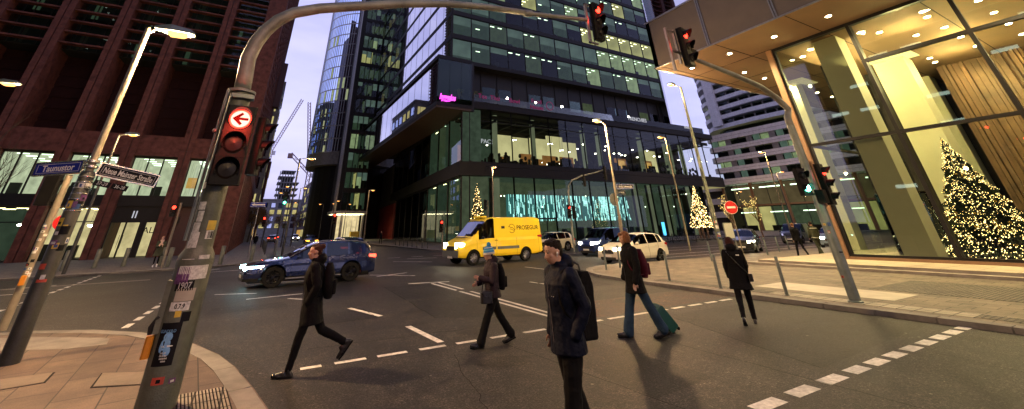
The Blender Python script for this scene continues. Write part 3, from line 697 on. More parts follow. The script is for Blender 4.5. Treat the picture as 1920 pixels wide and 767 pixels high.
def gf(seed, kind):
    me = MB(); b = me
    mats = ['glass_shop','mullion','wall_green','cyan_strip','room_floor','furniture','col_glow','ceil_cool','cyan_soft','wall_dim','brass']
    w, h, d = gfw, gfh, 6
    rn = random.Random(seed)
    b.poly([(0,0,0),(w,0,0),(w,0,h),(0,0,h)], 0)
    for x in (0,w): b.box(x-.07,x+.07,-.1,.14,0,h,1)
    b.box(.07,w-.07,-.08,.1,0,.12,1)
    if kind == 'door': b.box(.07,w-.07,-.09,.11,2.9,3.1,1); b.box(w/2-.04,w/2+.04,-.07,.1,.1,2.9,1)
    b.poly([(0,d,0),(w,d,0),(w,d,h),(0,d,h)], 2 if kind != 'dim' else 9); b.poly([(0,.15,h-.02),(0,d,h-.02),(w,d,h-.02),(w,.15,h-.02)], 9)
    b.poly([(0,.15,.01),(w,.15,.01),(w,d,.01),(0,d,.01)], 4)
    if kind in ('curtain','door'):
        dens = rn.choice([.9,.55,.75,.35])
        for i in range(19):
            x = .15+i*(w-.3)/19+rn.uniform(-.03,.03)
            z = 6.4; 
            while z > 2.9:
                l_ = rn.uniform(.3,1.4)
                if rn.random() < dens: b.box(x, x+rn.choice([.04,.07,.13]), 2.2, 2.25, max(2.7,z-l_), z, 3)
                z -= l_+.08
        b.poly([(.1,2.6,2.8),(w-.1,2.6,2.8),(w-.1,2.6,6.4),(.1,2.6,6.4)], 8)
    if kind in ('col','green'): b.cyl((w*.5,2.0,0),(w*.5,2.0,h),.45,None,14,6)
    if kind in ('green','dim','col'): b.box(w*rn.uniform(.0,.4),w*rn.uniform(.6,1),4.5,4.7,.02,rn.uniform(3,h),9); b.box(w*.1,w*.2,1.5,1.7,.02,h,5)
    for k in range(3):
        x = rn.uniform(.2,w-.6); b.box(x,x+rn.uniform(.2,.5),3+rn.random(),3.6+rn.random(),.02,rn.uniform(.9,1.9),5)
    for k in range(2): b.ell((rn.uniform(.4,w-.4),rn.uniform(2,5),rn.uniform(4.4,6.5)),.11,6,4,7)
    return b.mesh('shop_window', mats)
GF = {k: [gf(i*7+s, k) for s in range(5 if k == 'curtain' else 2)] for i, k in enumerate(('curtain','door','green','dim','col'))}
order = ['green','col','curtain','door','curtain','curtain','curtain','curtain','curtain','green','col','green','dim','green','col','dim']
for i in range(14):
    o = link('shop_window', rn.choice(GF[order[i]]), tw); o.matrix_local = Matrix.Translation(-T0) @ FX(PX0+.15+i*3.625, PY, .1) @ Matrix.Diagonal((3.625/gfw,1,1,1))
def upw(seed, kind):
    "restaurant storey window: open plan room behind with columns, cream partitions, shelves and pendant lamps"
    b = MB(); rn = random.Random(seed); w, h, d = 3.6, 7.75, 9
    mats = ['glass_shop','mullion','wall_dim','cream_glow','room_floor','furniture','col_glow','room_dark','wood_rest','lamp_white','wall_amber','wall_green']
    b.poly([(0,0,0),(w,0,0),(w,0,h),(0,0,h)],0)
    for x in (0,w): b.box(x-.055,x+.055,-.06,.12,0,h,1)
    b.box(.055,w-.055,-.05,.1,0,.08,1); b.box(.055,w-.055,-.05,.1,h-.08,h,1); b.box(.055,w-.055,-.04,.08,5.96,6.04,1)
    b.poly([(0,d,0),(w,d,0),(w,d,h),(0,d,h)], 2 if kind != 'green' else 11); b.poly([(0,.13,.01),(w,.13,.01),(w,d,.01),(0,d,.01)],4); b.poly([(0,.13,h-.01),(0,d,h-.01),(w,d,h-.01),(w,.13,h-.01)],7)
    for k in range(4): b.box(0,w,1+k*2,1.25+k*2,6.7,7.3,7)
    b.box(w*.3,w*.36,.5,d,6.3,6.6,7)
    if kind == 'cream':
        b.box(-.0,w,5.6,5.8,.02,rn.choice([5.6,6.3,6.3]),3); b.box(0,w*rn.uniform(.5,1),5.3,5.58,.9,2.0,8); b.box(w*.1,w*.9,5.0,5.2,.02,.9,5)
        for k in range(5): b.ell((rn.uniform(.2,w-.2),4.9,rn.uniform(1.1,1.9)),.05,5,4,9)
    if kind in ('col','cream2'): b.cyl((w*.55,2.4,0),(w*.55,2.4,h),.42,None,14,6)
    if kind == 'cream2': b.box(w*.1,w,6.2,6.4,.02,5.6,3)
    if kind == 'amber': b.box(0,w*.8,4,4.2,.02,3.0,8); b.box(w*.2,w*.6,3.7,3.9,1.2,2.6,10)
    if kind == 'green': b.cyl((w*.3,3.4,0),(w*.3,3.4,h),.42,None,14,6)
    for k in range(rn.randint(3,6)):
        x = rn.uniform(.1,w-.6); y = rn.uniform(.5,3.5); b.box(x,x+rn.uniform(.15,.5),y,y+.3,.02,rn.uniform(.5,1.3),5)
        if rn.random() < .4: b.ell((x,y,1.5),(.25,.25,.35),6,5,5)
    for k in range(rn.randint(1,3)):
        x = rn.uniform(.3,w-.3); y = rn.uniform(1,4); z = rn.uniform(3.2,4.6); b.lathe([(.22,-.02),(.05,.16)],(x,y,z),8,5); b.ell((x,y,z-.04),(.16,.16,.05),8,4,9); b.box(x-.01,x+.01,y-.01,y+.01,z+.1,h-.1,5)
    return b.mesh('restaurant_window', mats)
UPK = {k: [upw(i*11+q, k) for q in range(3)] for i, k in enumerate(('cream','cream2','col','amber','green','dim'))}
uo = ['amber','col','cream','cream2','cream','cream','cream2','col','dim','amber','col','amber','cream2','green','green','dim']
for i in range(16):
    o = link('restaurant_window', rn.choice(UPK[uo[i]]), tw); o.matrix_local = Matrix.Translation(-T0) @ FX(PX0+.15+i*3.625, PY, 10.55) @ Matrix.Diagonal((3.625/3.6,1,1,1))
# tables, shelves and bar inside the upper storey
b = MB(); rr = random.Random(8)
for i in range(70):
    x = rr.uniform(28,66); y = PY+rr.uniform(1,3); b.box(x,x+rr.uniform(.25,.8),y,y+.3,10.6,10.6+rr.uniform(.6,1.7),0)
b.build('furniture', 'furniture', tw, off=T0)
b = MB(); 
for x in (36.5,41,44.8): b.box(x,x+3.0,PY+5,PY+5.2,11.2,13.2,0)
b.build('back_bar', 'wood_rest', tw, off=T0)
text_mesh('SPACES', .95, .03, 'white_dim', 'lettering', tw, Matrix.Translation(-T0) @ upright(29.0, PY+3.0, 14.2))
# podium left flank, running away along the street
a84 = R(84); dx, dy = math.cos(a84), math.sin(a84)
def LP(s, z=0): return Vector((PX0-1.1+dx*s, PY+.05+dy*s, z))
FLK = [win(6.0, 8.4, 4, 'wall_green', 'ceil_cool', 1, 0, seed=61, frame=.2), win(6.0, 8.4, 3, 'wall_dim', 'ceil_warm', 1, 0, seed=62, frame=.2), win(6.0, 8.4, 2, 'room_dark', 'ceil_cool', 0, 0, False, seed=63, frame=.2, desk=False)]
for i in range(9):
    p = LP((i+1)*6.05, .1); o = link('side_window', FLK[[0,1,1,2,2,2,2,2,2][i]], tw)
    o.matrix_local = Matrix.Translation(-T0) @ Matrix.Translation(p) @ Matrix.Rotation(R(84-180), 4, 'Z')
    p = LP((i+1)*6.05, 10.5); o = link('side_window', FLK[[1,0,1,2,2,2,2,2,2][i]], tw); o.matrix_local = Matrix.Translation(-T0) @ Matrix.Translation(p) @ Matrix.Rotation(R(84-180), 4, 'Z') @ Matrix.Diagonal((1,1,.9,1))
b = MB()
def lbox(s0, s1, t0, t1, z0, z1, mi=0):
    e = Vector((dy,-dx,0)); pts = [LP(s0)+e*t0, LP(s1)+e*t0, LP(s1)+e*t1, LP(s0)+e*t1]
    b.prism([(p.x,p.y) for p in pts], z0, z1, mi)
lbox(-.3,56,-.35,3.5,8.6,10.45); lbox(-.3,56,-.3,4,18.2,19.3); lbox(-.12,.02,-.06,.08,.1,18.2)
b.build('side_band', 'dark_metal', tw, off=T0)
b = MB(); lbox(49,112,-.25,2,.1,7.9); b.build('red_hoarding', 'red_panel', tw, off=T0)
b = MB(); lbox(56,60,4,9,.1,16,0); lbox(49,112,-.22,2,7.9,10.4,0); lbox(56,112,-.1,2,10.4,18,0); b.build('flank_pier', 'conc_dark', tw, off=T0)

# ================================================================== red stone building on the left
R0 = Vector((-20, 70, 0))
rb = thing('red_office_building', 'tall red sandstone office building with deep piers and louvred windows, on the left', 'building', R0)
YL = 50.0; XR = -2.35
mod = 4.56; piers = [-3.5-mod*i for i in range(1, 9)]
for px_ in piers:
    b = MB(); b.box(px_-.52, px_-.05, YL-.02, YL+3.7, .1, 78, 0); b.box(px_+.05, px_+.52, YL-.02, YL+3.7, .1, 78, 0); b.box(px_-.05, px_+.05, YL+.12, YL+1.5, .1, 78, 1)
    
    for k in range(46): b.box(px_-.525, px_+.525, YL-.024, YL+1.2, .9+k*1.25, .925+k*1.25, 1)
    b.build('pier', ['red_stone','red_stone_dark'], rb, off=R0)
b = MB(); b.box(-4.35, XR, YL-.03, YL+1.5, .1, 78, 0); b.build('corner_pier', 'red_stone', rb, off=R0)
for i, px_ in enumerate([-3.9+.4] + piers[:-1]):
    x1 = px_-.52 if i else -4.35; x0 = piers[i]+.52
    b = MB(); b.box(x0, x1, YL+.05, YL+1.4, 9.05, 11.05, 0); b.build('lintel', 'red_stone', rb, off=R0)
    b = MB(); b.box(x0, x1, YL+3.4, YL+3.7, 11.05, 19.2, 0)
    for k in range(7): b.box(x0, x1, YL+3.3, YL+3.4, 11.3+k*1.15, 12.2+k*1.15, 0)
    b.box(x0,x1,YL+1.4,YL+3.7,10.9,11.04,0); b.build('recess_panel', 'red_stone_shaded', rb, off=R0)
    # storeys above, each window behind three stone louvres
    for k in range(14):
        z = 19.2+k*3.7; rr = random.Random(i*31+k)
        b = MB(); w = x1-x0; M0 = b.M; b.M = Matrix.Translation((x0, YL+.25, z))
        b.poly([(0,.9,0),(w,.9,0),(w,.9,3.7),(0,.9,3.7)], 0)
        b.box(0,w,1.9,2.0,0,3.7,2); b.box(0,w,.9,3.4,-.05,0,2)
        for q in range(3): b.box(0,w,-.1,.55,.3+q*1.233,.46+q*1.233,1)
        for x in (.6,w/2-.4,w-.9): b.box(x,x+.09,.8,.88,0,3.7,3)
        if rr.random() < .7:
            x = rr.uniform(.2,w-1.6)
            for q in range(rr.randint(1,3)): b.box(x+q*.5, x+q*.5+.35, 1.2, 1.25, 3.3-q*.16, 3.36-q*.16, 4)
        b.poly([(.7,1.85,.4),(w/2-.5,1.85,.4),(w/2-.5,1.85,2.4),(.7,1.85,2.4)], 5)
        b.M = M0; b.build('louvred_window', ['glass_office','red_stone','room_dark','dark_metal','ceil_cool','wall_dim' if rr.random() < .45 else 'room_mid'], rb, off=R0)
    # gallery windows
    w = x1-x0; me = win(w, 3.6, 7, 'wall_white', 'ceil_cool', 4, 0, seed=70+i, glassm='glass_shop', desk=True, frame=.1)
    o = link('gallery_window', me, rb); o.matrix_local = Matrix.Translation(-R0) @ FX(x0, YL+.7, 5.35)
    b = MB()
    for q in (1/3,2/3): b.box(x0+w*q-.05, x0+w*q+.05, YL+.6, YL+.75, 5.4, 8.95, 0)
    b.box(x0,x1,YL+.45,YL+.8,8.95,9.05,0); b.box(x0,x1,YL+.4,YL+.9,4.45,5.35,0); b.build('window_bar', 'dark_metal', rb, off=R0)
    if i in (1,):   # entrance bay
        b = MB(); m_ = ['dark_metal','wall_shop','glass_shop','lamp_white','chrome']
        b.poly([(x0,YL+4,.12),(x1,YL+4,.12),(x1,YL+4,4.4),(x0,YL+4,4.4)],1); b.box(x0,x1,YL+.55,YL+.9,3.05,4.45,0)
        for x in (x0+.05,x0+1.15,x0+2.2,x0+2.6,x1-.1): b.box(x-.05,x+.05,YL+.5,YL+.7,.12,3.05,0)
        b.poly([(x0,YL+.6,.12),(x1,YL+.6,.12),(x1,YL+.6,3.05),(x0,YL+.6,3.05)],2)
        b.box(x0+1.0,x0+1.03,YL+.42,YL+.46,.9,2.0,4); b.box(x0+1.26,x0+1.29,YL+.42,YL+.46,.9,2.0,4)
        b.box(x0+2.22,x0+2.6,YL+.56,YL+.66,.12,4.4,0)
        b.build('entrance', m_, rb, off=R0)
        text_mesh('II', .9, .02, 'white_dim', 'entrance_emblem', rb, Matrix.Translation(-R0) @ upright((x0+x1)/2-.2, YL+.5, 3.7))
    elif i == 0:
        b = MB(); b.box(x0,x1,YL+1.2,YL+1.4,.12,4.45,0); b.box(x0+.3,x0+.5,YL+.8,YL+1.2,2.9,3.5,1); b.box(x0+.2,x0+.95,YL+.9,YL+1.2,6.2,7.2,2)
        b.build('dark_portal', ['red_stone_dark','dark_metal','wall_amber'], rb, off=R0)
    else:
        me = win(w, 4.2, 5, 'wall_shop' if i in (2,) else 'wall_dim', 'ceil_warm', 2, 0, seed=90+i, glassm='glass_shop', transom=3.0, lamps=2)
        o = link('shop_window', me, rb); o.matrix_local = Matrix.Translation(-R0) @ FX(x0, YL+.8, .15)
x0 = piers[0]+.52
# shop window with lettering to the right of the entrance pier
b = MB(); b.poly([(-8.6+.95,YL+3.5,.6),(-5.0,YL+3.5,.6),(-5.0,YL+3.5,4.3),(-8.6+.95,YL+3.5,4.3)],0)
x1 = -4.35-.0
b.build('shop_back_wall', 'wall_shop', rb, off=R0)
text_mesh('AL', .75, .02, 'sign_black', 'shop_lettering', rb, Matrix.Translation(-R0) @ upright(-9.15, YL+.52, 2.35))
# side towards the street: base with fins, floors of louvres above
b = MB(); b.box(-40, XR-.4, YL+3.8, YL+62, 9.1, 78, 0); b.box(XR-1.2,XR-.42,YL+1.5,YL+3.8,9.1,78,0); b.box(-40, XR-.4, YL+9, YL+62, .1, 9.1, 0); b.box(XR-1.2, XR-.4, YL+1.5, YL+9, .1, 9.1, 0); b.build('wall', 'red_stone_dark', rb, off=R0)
b = MB()
for i in range(26): b.box(XR-.55, XR-.05, YL+2.2+i*2.3, YL+2.75+i*2.3, .1, 9.2, 0)
b.box(XR-.5, XR, YL+1.5, YL+62, 9.2, 11.2, 0); b.build('side_fin', 'red_stone', rb, off=R0)
for k in range(15):
    z = 11.3+k*4.4; b = MB()
    for q in range(4): b.box(XR-.4, XR-.05, YL+1.6, YL+62, z+q*1.1, z+.35+q*1.1, 0)
    for i in range(13): b.box(XR-.42, XR+.03, YL+1.7+i*4.8, YL+2.5+i*4.8, z, z+4.4, 0)
    b.build('side_louvre', 'red_stone', rb, off=R0)
b = MB(); b.box(XR, XR+1.2, YL+40, YL+42, 26, 36, 0); b.build('side_bay', 'red_stone_dark', rb, off=R0)

# ================================================================== glass lobby building on the right
L0_ = Vector((35, 0, 0))
lb = thing('lobby_building', 'glass fronted lobby building with a bronze soffit and tall white columns inside, on the right', 'building', L0_)
GX, GY, ZC = 25.2, 10.0, 11.3
SX, SY = 21.2, 15.25
b = MB(); b.poly([(SX,-30,ZC),(SX,SY,ZC),(70,SY,ZC),(70,-30,ZC)], 0)
b.build('soffit', 'bronze_panel', lb, off=L0_)
b = MB()
for i in range(-8, 5): b.box(SX, 70, 15.2-4.1*abs(i)-.02 if False else .0+i*3.7, i*3.7+.03, ZC-.015, ZC+.01, 0)
for x in (25.0,28.8,32.6,36.4,40.2,44): b.box(x, x+.03, GY, SY, ZC-.016, ZC+.01, 0)
b.build('soffit_joint', 'tar', lb, off=L0_)
b = MB()
b.box(SX-.0, SX+.3, -30, SY, ZC+.01, ZC+3.3, 0); b.box(SX, 70, SY-.3, SY, ZC+.012, ZC+3.3, 0)
b.box(SX-.06, SX, -30, SY+.06, ZC-.03, ZC+.05, 1); b.box(SX-.06, SX, -30, SY+.06, ZC+3.3, ZC+3.42, 1); b.box(SX,70,SY,SY+.06,ZC-.03,ZC+.05,1)
for y in [SY-.2-3.65*i for i in range(1,10)]:
    b.box(SX-.05, SX+.05, y-.09, y-.03, ZC, ZC+20, 1); b.box(SX-.05, SX+.05, y+.03, y+.09, ZC, ZC+20, 1)
b.box(SX+.5, 70, -30, SY-.5, ZC+3.5, ZC+20, 2); b.box(SX-.01,SX+.4,-30,SY,ZC+7.2,ZC+8.6,0); b.box(SX+.3,70,SY-.4,SY+.01,ZC+7.2,ZC+8.6,0)
b.build('fascia', ['fascia_taupe','steel_edge','room_dark'], lb, off=L0_)
for i in range(11):
    b = MB(); y = SY-.2-3.65*i; b.poly([(SX+.05,y,ZC+3.42),(SX+.05,y-3.6,ZC+3.42),(SX+.05,y-3.6,ZC+7.2),(SX+.05,y,ZC+7.2)], 0); b.box(SX+.06,SX+.2,y-1.9,y-1.7,ZC+3.4,ZC+7.2,1)
    b.build('upper_window', ['glass_mirror','steel_edge'], lb, off=L0_)
# glazing of the lobby: big panes between dark mullions
ys = [GY-3.6*i for i in range(0, 9)]
for i in range(8):
    y1, y0 = ys[i], ys[i+1]
    zs = [.42, 5.6, ZC] if i == 0 else [.42, 5.6, 9.15, ZC]
    for z0, z1 in zip(zs, zs[1:]):
        b = MB(); b.poly([(GX,y1,z0),(GX,y0,z0),(GX,y0,z1),(GX,y1,z1)], 0); b.build('glass_pane', 'glass_lobby', lb, off=L0_)
b = MB(); b.poly([(GX,GY,.42),(70,GY,.42),(70,GY,ZC),(GX,GY,ZC)], 0); b.build('side_glazing', 'glass_lobby', lb, off=L0_)
b = MB()
for i, y in enumerate(ys): b.box(GX-.08, GX+.14, y-.07, y+.07, .42, ZC, 0); 
for y in ys[1:]: b.box(GX+.2, GX+.5, y-.03, y+.03, .42, ZC, 0)
b.box(GX-.09, GX+.12, -25, GY, 5.54, 5.68, 0); b.box(GX-.085, GX+.12, -25, ys[1], 9.08, 9.24, 0); b.box(GX-.1, GX+.2, -25, GY+.05, ZC-.16, ZC, 0)
b.box(GX-.1, GX+.15, -25, GY, .42, .52, 0)
for x in (31,37,43): b.box(x, x+.12, GY-.06, GY+.06, .42, ZC, 0)
b.box(GX, 70, GY-.055, GY+.055, 5.54, 5.68, 0)
b.build('mullion', 'mullion', lb, off=L0_)
b = MB(); b.box(GX-.18, GX-.02, GY+.06, GY+.36, .304, ZC, 0); b.box(GX-.14, GX+.1, -25, GY+.06, .304, .42, 0); b.build('wooden_trim', 'wood_frame', lb, off=L0_)
b = MB(); b.box(GX+.1, 60, -25, GY-.06, .306, .33, 0); b.build('floor', 'platform_slab', lb, off=L0_)
b = MB(); b.box(26.3,27.5,7.35,8.45,.33,ZC,0); b.build('column', 'col_white', lb, off=L0_)
b = MB(); b.box(32.6,34.1,6.55,8.0,.33,ZC-.35,0); b.build('column', 'col_white', lb, off=L0_)
b = MB(); b.box(32.2,34.5,6.2,8.3,ZC-.08,ZC-.02,0); b.build('cove_light', 'cove', lb, off=L0_)
b = MB(); b.box(33.2,34.2,12.6,13.6,.306,ZC,0); b.build('column', 'col_white', lb, off=L0_)
b = MB(); b.box(40.5,41.7,7.4,8.6,.33,ZC,0); b.build('column', 'col_white', lb, off=L0_)
b = MB(); b.box(38.9,39.1,-25,6.6,.33,ZC,0); b.build('back_wall', 'wood_frame', lb, off=L0_)
b = MB(); b.box(44,60,-20,12,.306,ZC,0); b.box(36,44,9.2,9.5,.33,ZC,0); b.build('core_wall', 'conc_dark', lb, off=L0_)
mat('brass_wood', (.17,.10,.05), .45, .2, .6, 1.2, .1, 20)
rr = random.Random(77)
k = 0; y = 6.5
while y > -14 and k < 95:
    w = rr.choice([.12,.16,.2,.26]); dpt = rr.uniform(.05,.35)
    b = MB(); b.box(38.88-dpt, 38.88, y-w, y, .33, ZC, 0); b.build('slat', 'brass_wood', lb, off=L0_)
    y -= w+rr.choice([.04,.08,.12]); k += 1
b = MB(); b.box(30.0,30.3,8.9,9.3,.33,2.9,0); b.box(28.5,31.2,9.0,9.2,2.9,3.1,0); b.box(31,31.2,9.0,9.2,.33,2.9,0); b.lathe([(1.1,.33),(1.1,3.2),(1.05,3.25),(0,3.25)],(29.8,9.0-1.6+1.2,0),20,1); b.build('revolving_door', ['mullion','glass_shop'], lb, off=L0_)
dl = [(23.3,6.4-2.55*i) for i in range(-3,9)] + [(24.9+2.5*i,13.0) for i in range(1,9)] + [(x,y) for x in (28.1,30.6,33.2,35.9) for y in (4.1,2.35)] + [(27.1,4.0),(27.1,6.5),(28.1,6.0),(30.5,5.2),(27.2,8.9),(28.0,9.7),(35.9,6.1),(37.2,6.2),(27.1,1.0),(29.5,0),(32,-.5),(35,.4)]
for x, y in dl:
    b = MB(); b.lathe([(0,ZC-.03),(.12,ZC-.03),(.12,ZC-.02),(0,ZC-.02)],(x,y,0),12,0); b.rings([[(x+r*math.cos(PI*j/6),y+r*math.sin(PI*j/6),z) for j in range(12)] for r,z in ((.12,ZC-.01),(.12,ZC-.035),(.16,ZC-.035),(.16,ZC-.01))],1,False)
    b.build('downlight', ['downlight','chrome'], lb, off=L0_)
for x, y in [(23.3,11.5),(23.3,6.4),(23.3,1.3),(23.3,-3.8),(27.5,13),(33,13),(39,13)]: point('soffit_light', (x,y,ZC-.12), 2300, (1,.74,.34), .07, 150, (x,y,0), .8)
for x, y in [(28.5,5),(28.5,0),(32,4),(35.5,5),(35.5,0),(32,-3),(28.5,8.5),(31,9)]: point('lobby_light', (x,y,ZC-1.1), 400, (1,.78,.33), .06)
for y in (5.5,3,.5,-2): point('wall_washer', (38.3,y,ZC-.12), 220, (1,.66,.25), .06, 90, (38.75,y,4), .7)
for y in (10.5,14,18): pass
def at(px, py, dep):
    d = ray(px,py); return CAMP + d*(dep/Vector((d.x,d.y,0)).length)
# ================================================================== neighbours further off
# curved blue glass tower at the end of the block
D0 = Vector((20, 128, 0))
bt = thing('curved_tower', 'curved blue glass high-rise rising behind the tower with dark window bars', 'building', D0)
def arc(cx, cy, rx, ry, a0, a1, n): return [(cx+rx*math.cos(R(a0+(a1-a0)*i/n)), cy+ry*math.sin(R(a0+(a1-a0)*i/n))) for i in range(n+1)]
AC = arc(23.5, 133, 14.5, 14, 265, 120, 22)
for k in range(18):
    z = 23+k*3.9; b = MB()
    for i in range(len(AC)-1):
        (xa,ya),(xb,yb) = AC[i],AC[i+1]
        for q in range(2):
            p = Vector((xa,ya,0)).lerp(Vector((xb,yb,0)), q/2); r_ = Vector((xa,ya,0)).lerp(Vector((xb,yb,0)), (q+1)/2)
            litw = (k in (4,5,9) and random.random() < .5) or random.random() < .03
            b.add([(p.x,p.y,z+.25),(r_.x,r_.y,z+.25),(r_.x,r_.y,z+3.75),(p.x,p.y,z+3.75)], [(0,1,2,3)], 2 if litw and q else 0)
            b.tube([(p.x,p.y,z),(p.x,p.y,z+3.9)],.09,4,1)
        b.add([(xa,ya,z-.15),(xb,yb,z-.15),(xb,yb,z+.27),(xa,ya,z+.27)], [(0,1,2,3)], 1)
    b.build('glazed_storey', ['glass_blue','steel_edge','wall_cool'], bt, off=D0)
b = MB(); b.prism([(23.5+13.6*math.cos(R(a)), 133+13.1*math.sin(R(a))) for a in range(0,360,12)], 24, 93, 0); b.build('core', 'conc_dark', bt, off=D0)
b = MB(); b.prism([(23.5+12*math.cos(R(a)), 133+11.5*math.sin(R(a))) for a in range(0,360,12)], 0, 23, 0); b.prism([(23.5+14.4*math.cos(R(a)), 133+13.9*math.sin(R(a))) for a in range(0,360,10)], 19.5, 23, 1); b.build('plinth', ['dark_metal','concrete'], bt, off=D0)
# tower with dark bars
E0 = Vector((27, 108, 0))
bb = thing('barred_tower', 'dark tower with slim vertical bars and glowing offices, beyond the mirrored projecting storey', 'building', E0)
b = MB(); b.box(16.6,21,103,140,5.5,84,0); b.build('core', 'conc_dark', bb, off=E0)
cells = []
WB = [win(2.35,4.0,2,'wall_dim','ceil_cool',1,0,seed=101,frame=.3), win(2.35,4.0,3,'wall_warm','ceil_warm',2,0,seed=102,frame=.3), win(2.35,4.0,2,'wall_green','ceil_warm',2,0,seed=103,frame=.3), win(2.35,4.0,2,'room_dark','ceil_cool',0,.5,False,seed=104,frame=.3), win(2.35,4.0,2,'wall_cool','ceil_cool',2,.3,seed=105,frame=.3)]
rr = random.Random(4)
for k in range(17):
    for i in range(4): cells.append((rr.choices(WB,[4,1.5 if k < 6 else .7,3,3,1.5])[0], FX(15.9+i*1.3, 100, 6.4+k*4.6) @ Matrix.Diagonal((.55,1,1,1)), 9))
for k in range(17):
    for i in range(3): cells.append((rr.choices(WB,[4,1,2,4,1])[0], FL(15.8,100.2+(i+1)*2.45,6.4+k*4.6), 5))
place_windows(bb, cells, 72)
b = MB()
for k in range(18): b.box(15.75,21.1,99.9,103,5.6+k*4.6,6.4+k*4.6,0)
for i in range(13): b.box(14.6-.0+i*.0,14.75,99.6+i*.55,99.72+i*.55,5.5,84,1) if i < 8 else None
b.box(14.9,15.7,99.8,104,5.5,84,0); b.build('bar', ['dark_metal','steel_edge'], bb, off=E0)
b = MB(); b.box(15.5,22,100,108,.1,.2,1); b.box(13.6,21.4,97.2,104,5.5,6.1,0); b.box(16,16.5,99,99.5,.1,5.5,0); b.box(20.7,21.1,99,99.5,.1,5.5,0)
b.poly([(16,104,.2),(21.1,104,.2),(21.1,104,5.5),(16,104,5.5)],2); b.poly([(14,98,5.48),(14,104,5.48),(21,104,5.48),(21,98,5.48)],3)
for i in range(5): b.box(16.8+i*1.1,16.95+i*1.1,102,102.15,.2,5.5,1)
b.box(18.5,20.3,98.5,100,.1,1.9,4)
b.build('lit_lobby', ['steel_edge','concrete','wall_shop','ceil_warm','sticker_yellow'], bb, off=E0)
# white banded block and round residential tower on the right, their fronts facing this way down the side street
W0 = Vector((135, 40, 0)); XW = 120.0; glow_room('wall_amberdim', (.34,.24,.12), .3, .4)
wb = thing('banded_block', 'white banded low office block with dark window strips, right of the glass tower base', 'building', W0)
b = MB(); b.box(XW+3,170,-10,73,12.3,25,0); b.box(XW+8,170,-10,73,0,12.3,0); b.box(XW+1.5,170,73.5,125,0,13,0); b.build('core', 'conc_dark', wb, off=W0)
for z0, z1 in ((12.2,13.7),(15.7,17.1),(18.7,20.2),(21.8,23.2),(24.9,26.8)):
    b = MB(); o_ = 2.2 if z0 < 13 else .25; b.prism([(XW-o_,-10),(XW+3,-10),(XW+3,74.5),(XW-o_+1.2,74.5),(XW-o_,73.3)], z0, z1, 0); b.box(XW-o_-.02,XW-o_,-10,73.2,(z0+z1)/2-.02,(z0+z1)/2+.02,1); b.build('white_band', ['white_band','conc_dark'], wb, off=W0)
rr = random.Random(12)
for z0, z1 in ((13.7,15.7),(17.1,18.7),(20.2,21.8),(23.2,24.9)):
    for i in range(12):
        y0 = 73-i*6.2; b = MB(); h = z1-z0
        b.poly([(XW,y0,z0),(XW,y0-4.6,z0),(XW,y0-4.6,z1),(XW,y0,z1)],0); b.box(XW-.1,XW+.1,y0-6.2,y0-4.6,z0,z1,1); b.box(XW-.08,XW+.02,y0-2.4,y0-2.25,z0,z1,2)
        lit = rr.random(); b.poly([(XW+2,y0,z0),(XW+2,y0-4.6,z0),(XW+2,y0-4.6,z1),(XW+2,y0,z1)],3 if lit < .15 else 4)
        if rr.random() < .6: b.box(XW+.3,XW+.5,y0-1.9,y0-.2,z0,z1,5)
        b.build('window', ['glass_office','concrete','dark_metal','wall_cool','room_dark','blind'], wb, off=W0)
for i in range(9):
    y0 = 73-i*8; b = MB()
    b.poly([(XW,y0,.1),(XW,y0-8,.1),(XW,y0-8,12.2),(XW,y0,12.2)],0); b.box(XW-.25,XW+.2,y0-.35,y0+.35,.1,12.2,1); b.box(XW-.1,XW+.1,y0-8,y0,6.2,6.6,1); b.box(XW-.05,XW+.1,y0-4.1,y0-4,.1,12.2,2)
    b.poly([(XW+7,y0,.1),(XW+7,y0-8,.1),(XW+7,y0-8,6.2),(XW+7,y0,6.2)],3 if i%3 else 4); b.poly([(XW+5,y0,6.6),(XW+5,y0-8,6.6),(XW+5,y0-8,12.2),(XW+5,y0,12.2)],6)
    b.box(XW+3,XW+3.3,y0-7,y0-.6,11.0,11.25,5); b.box(XW+3,XW+3.3,y0-6,y0-1.6,4.6,4.8,5); b.box(XW+1,XW+1.5,y0-6,y0-2,.1,1.4,2)
    b.build('ground_floor_bay', ['glass_shop','wood_frame','furniture','wall_green','wall_warm','ceil_cool','wall_amberdim'], wb, off=W0)
b = MB()
for z0 in (3.6,7.2,10.9): b.box(XW+.9,XW+1.5,73.6,125,z0,z0+1.6,0)
b.build('white_band','white_band',wb,off=W0)
b = MB(); b.box(XW-.4,XW-.3,8,14,.5,5,0); b.build('poster', 'poster_blue', wb, off=W0)
Q0 = Vector((175, 70, 0))
rt = thing('round_tower', 'rounded residential high-rise with pale balcony bands, above the white banded block', 'building', Q0)
RTP = [(190,104),(172,101),(160,97),(154,93.5),(151,90),(150,86),(148.5,73),(150,50),(152,20),(190,10)]
def ins(P_, d): c_ = Vector((175,60)); return [tuple(Vector(p)+(c_-Vector(p)).normalized()*d) for p in P_]
b = MB(); b.prism(ins(RTP,5), 20, 100, 0); b.build('core', 'conc_dark', rt, off=Q0)
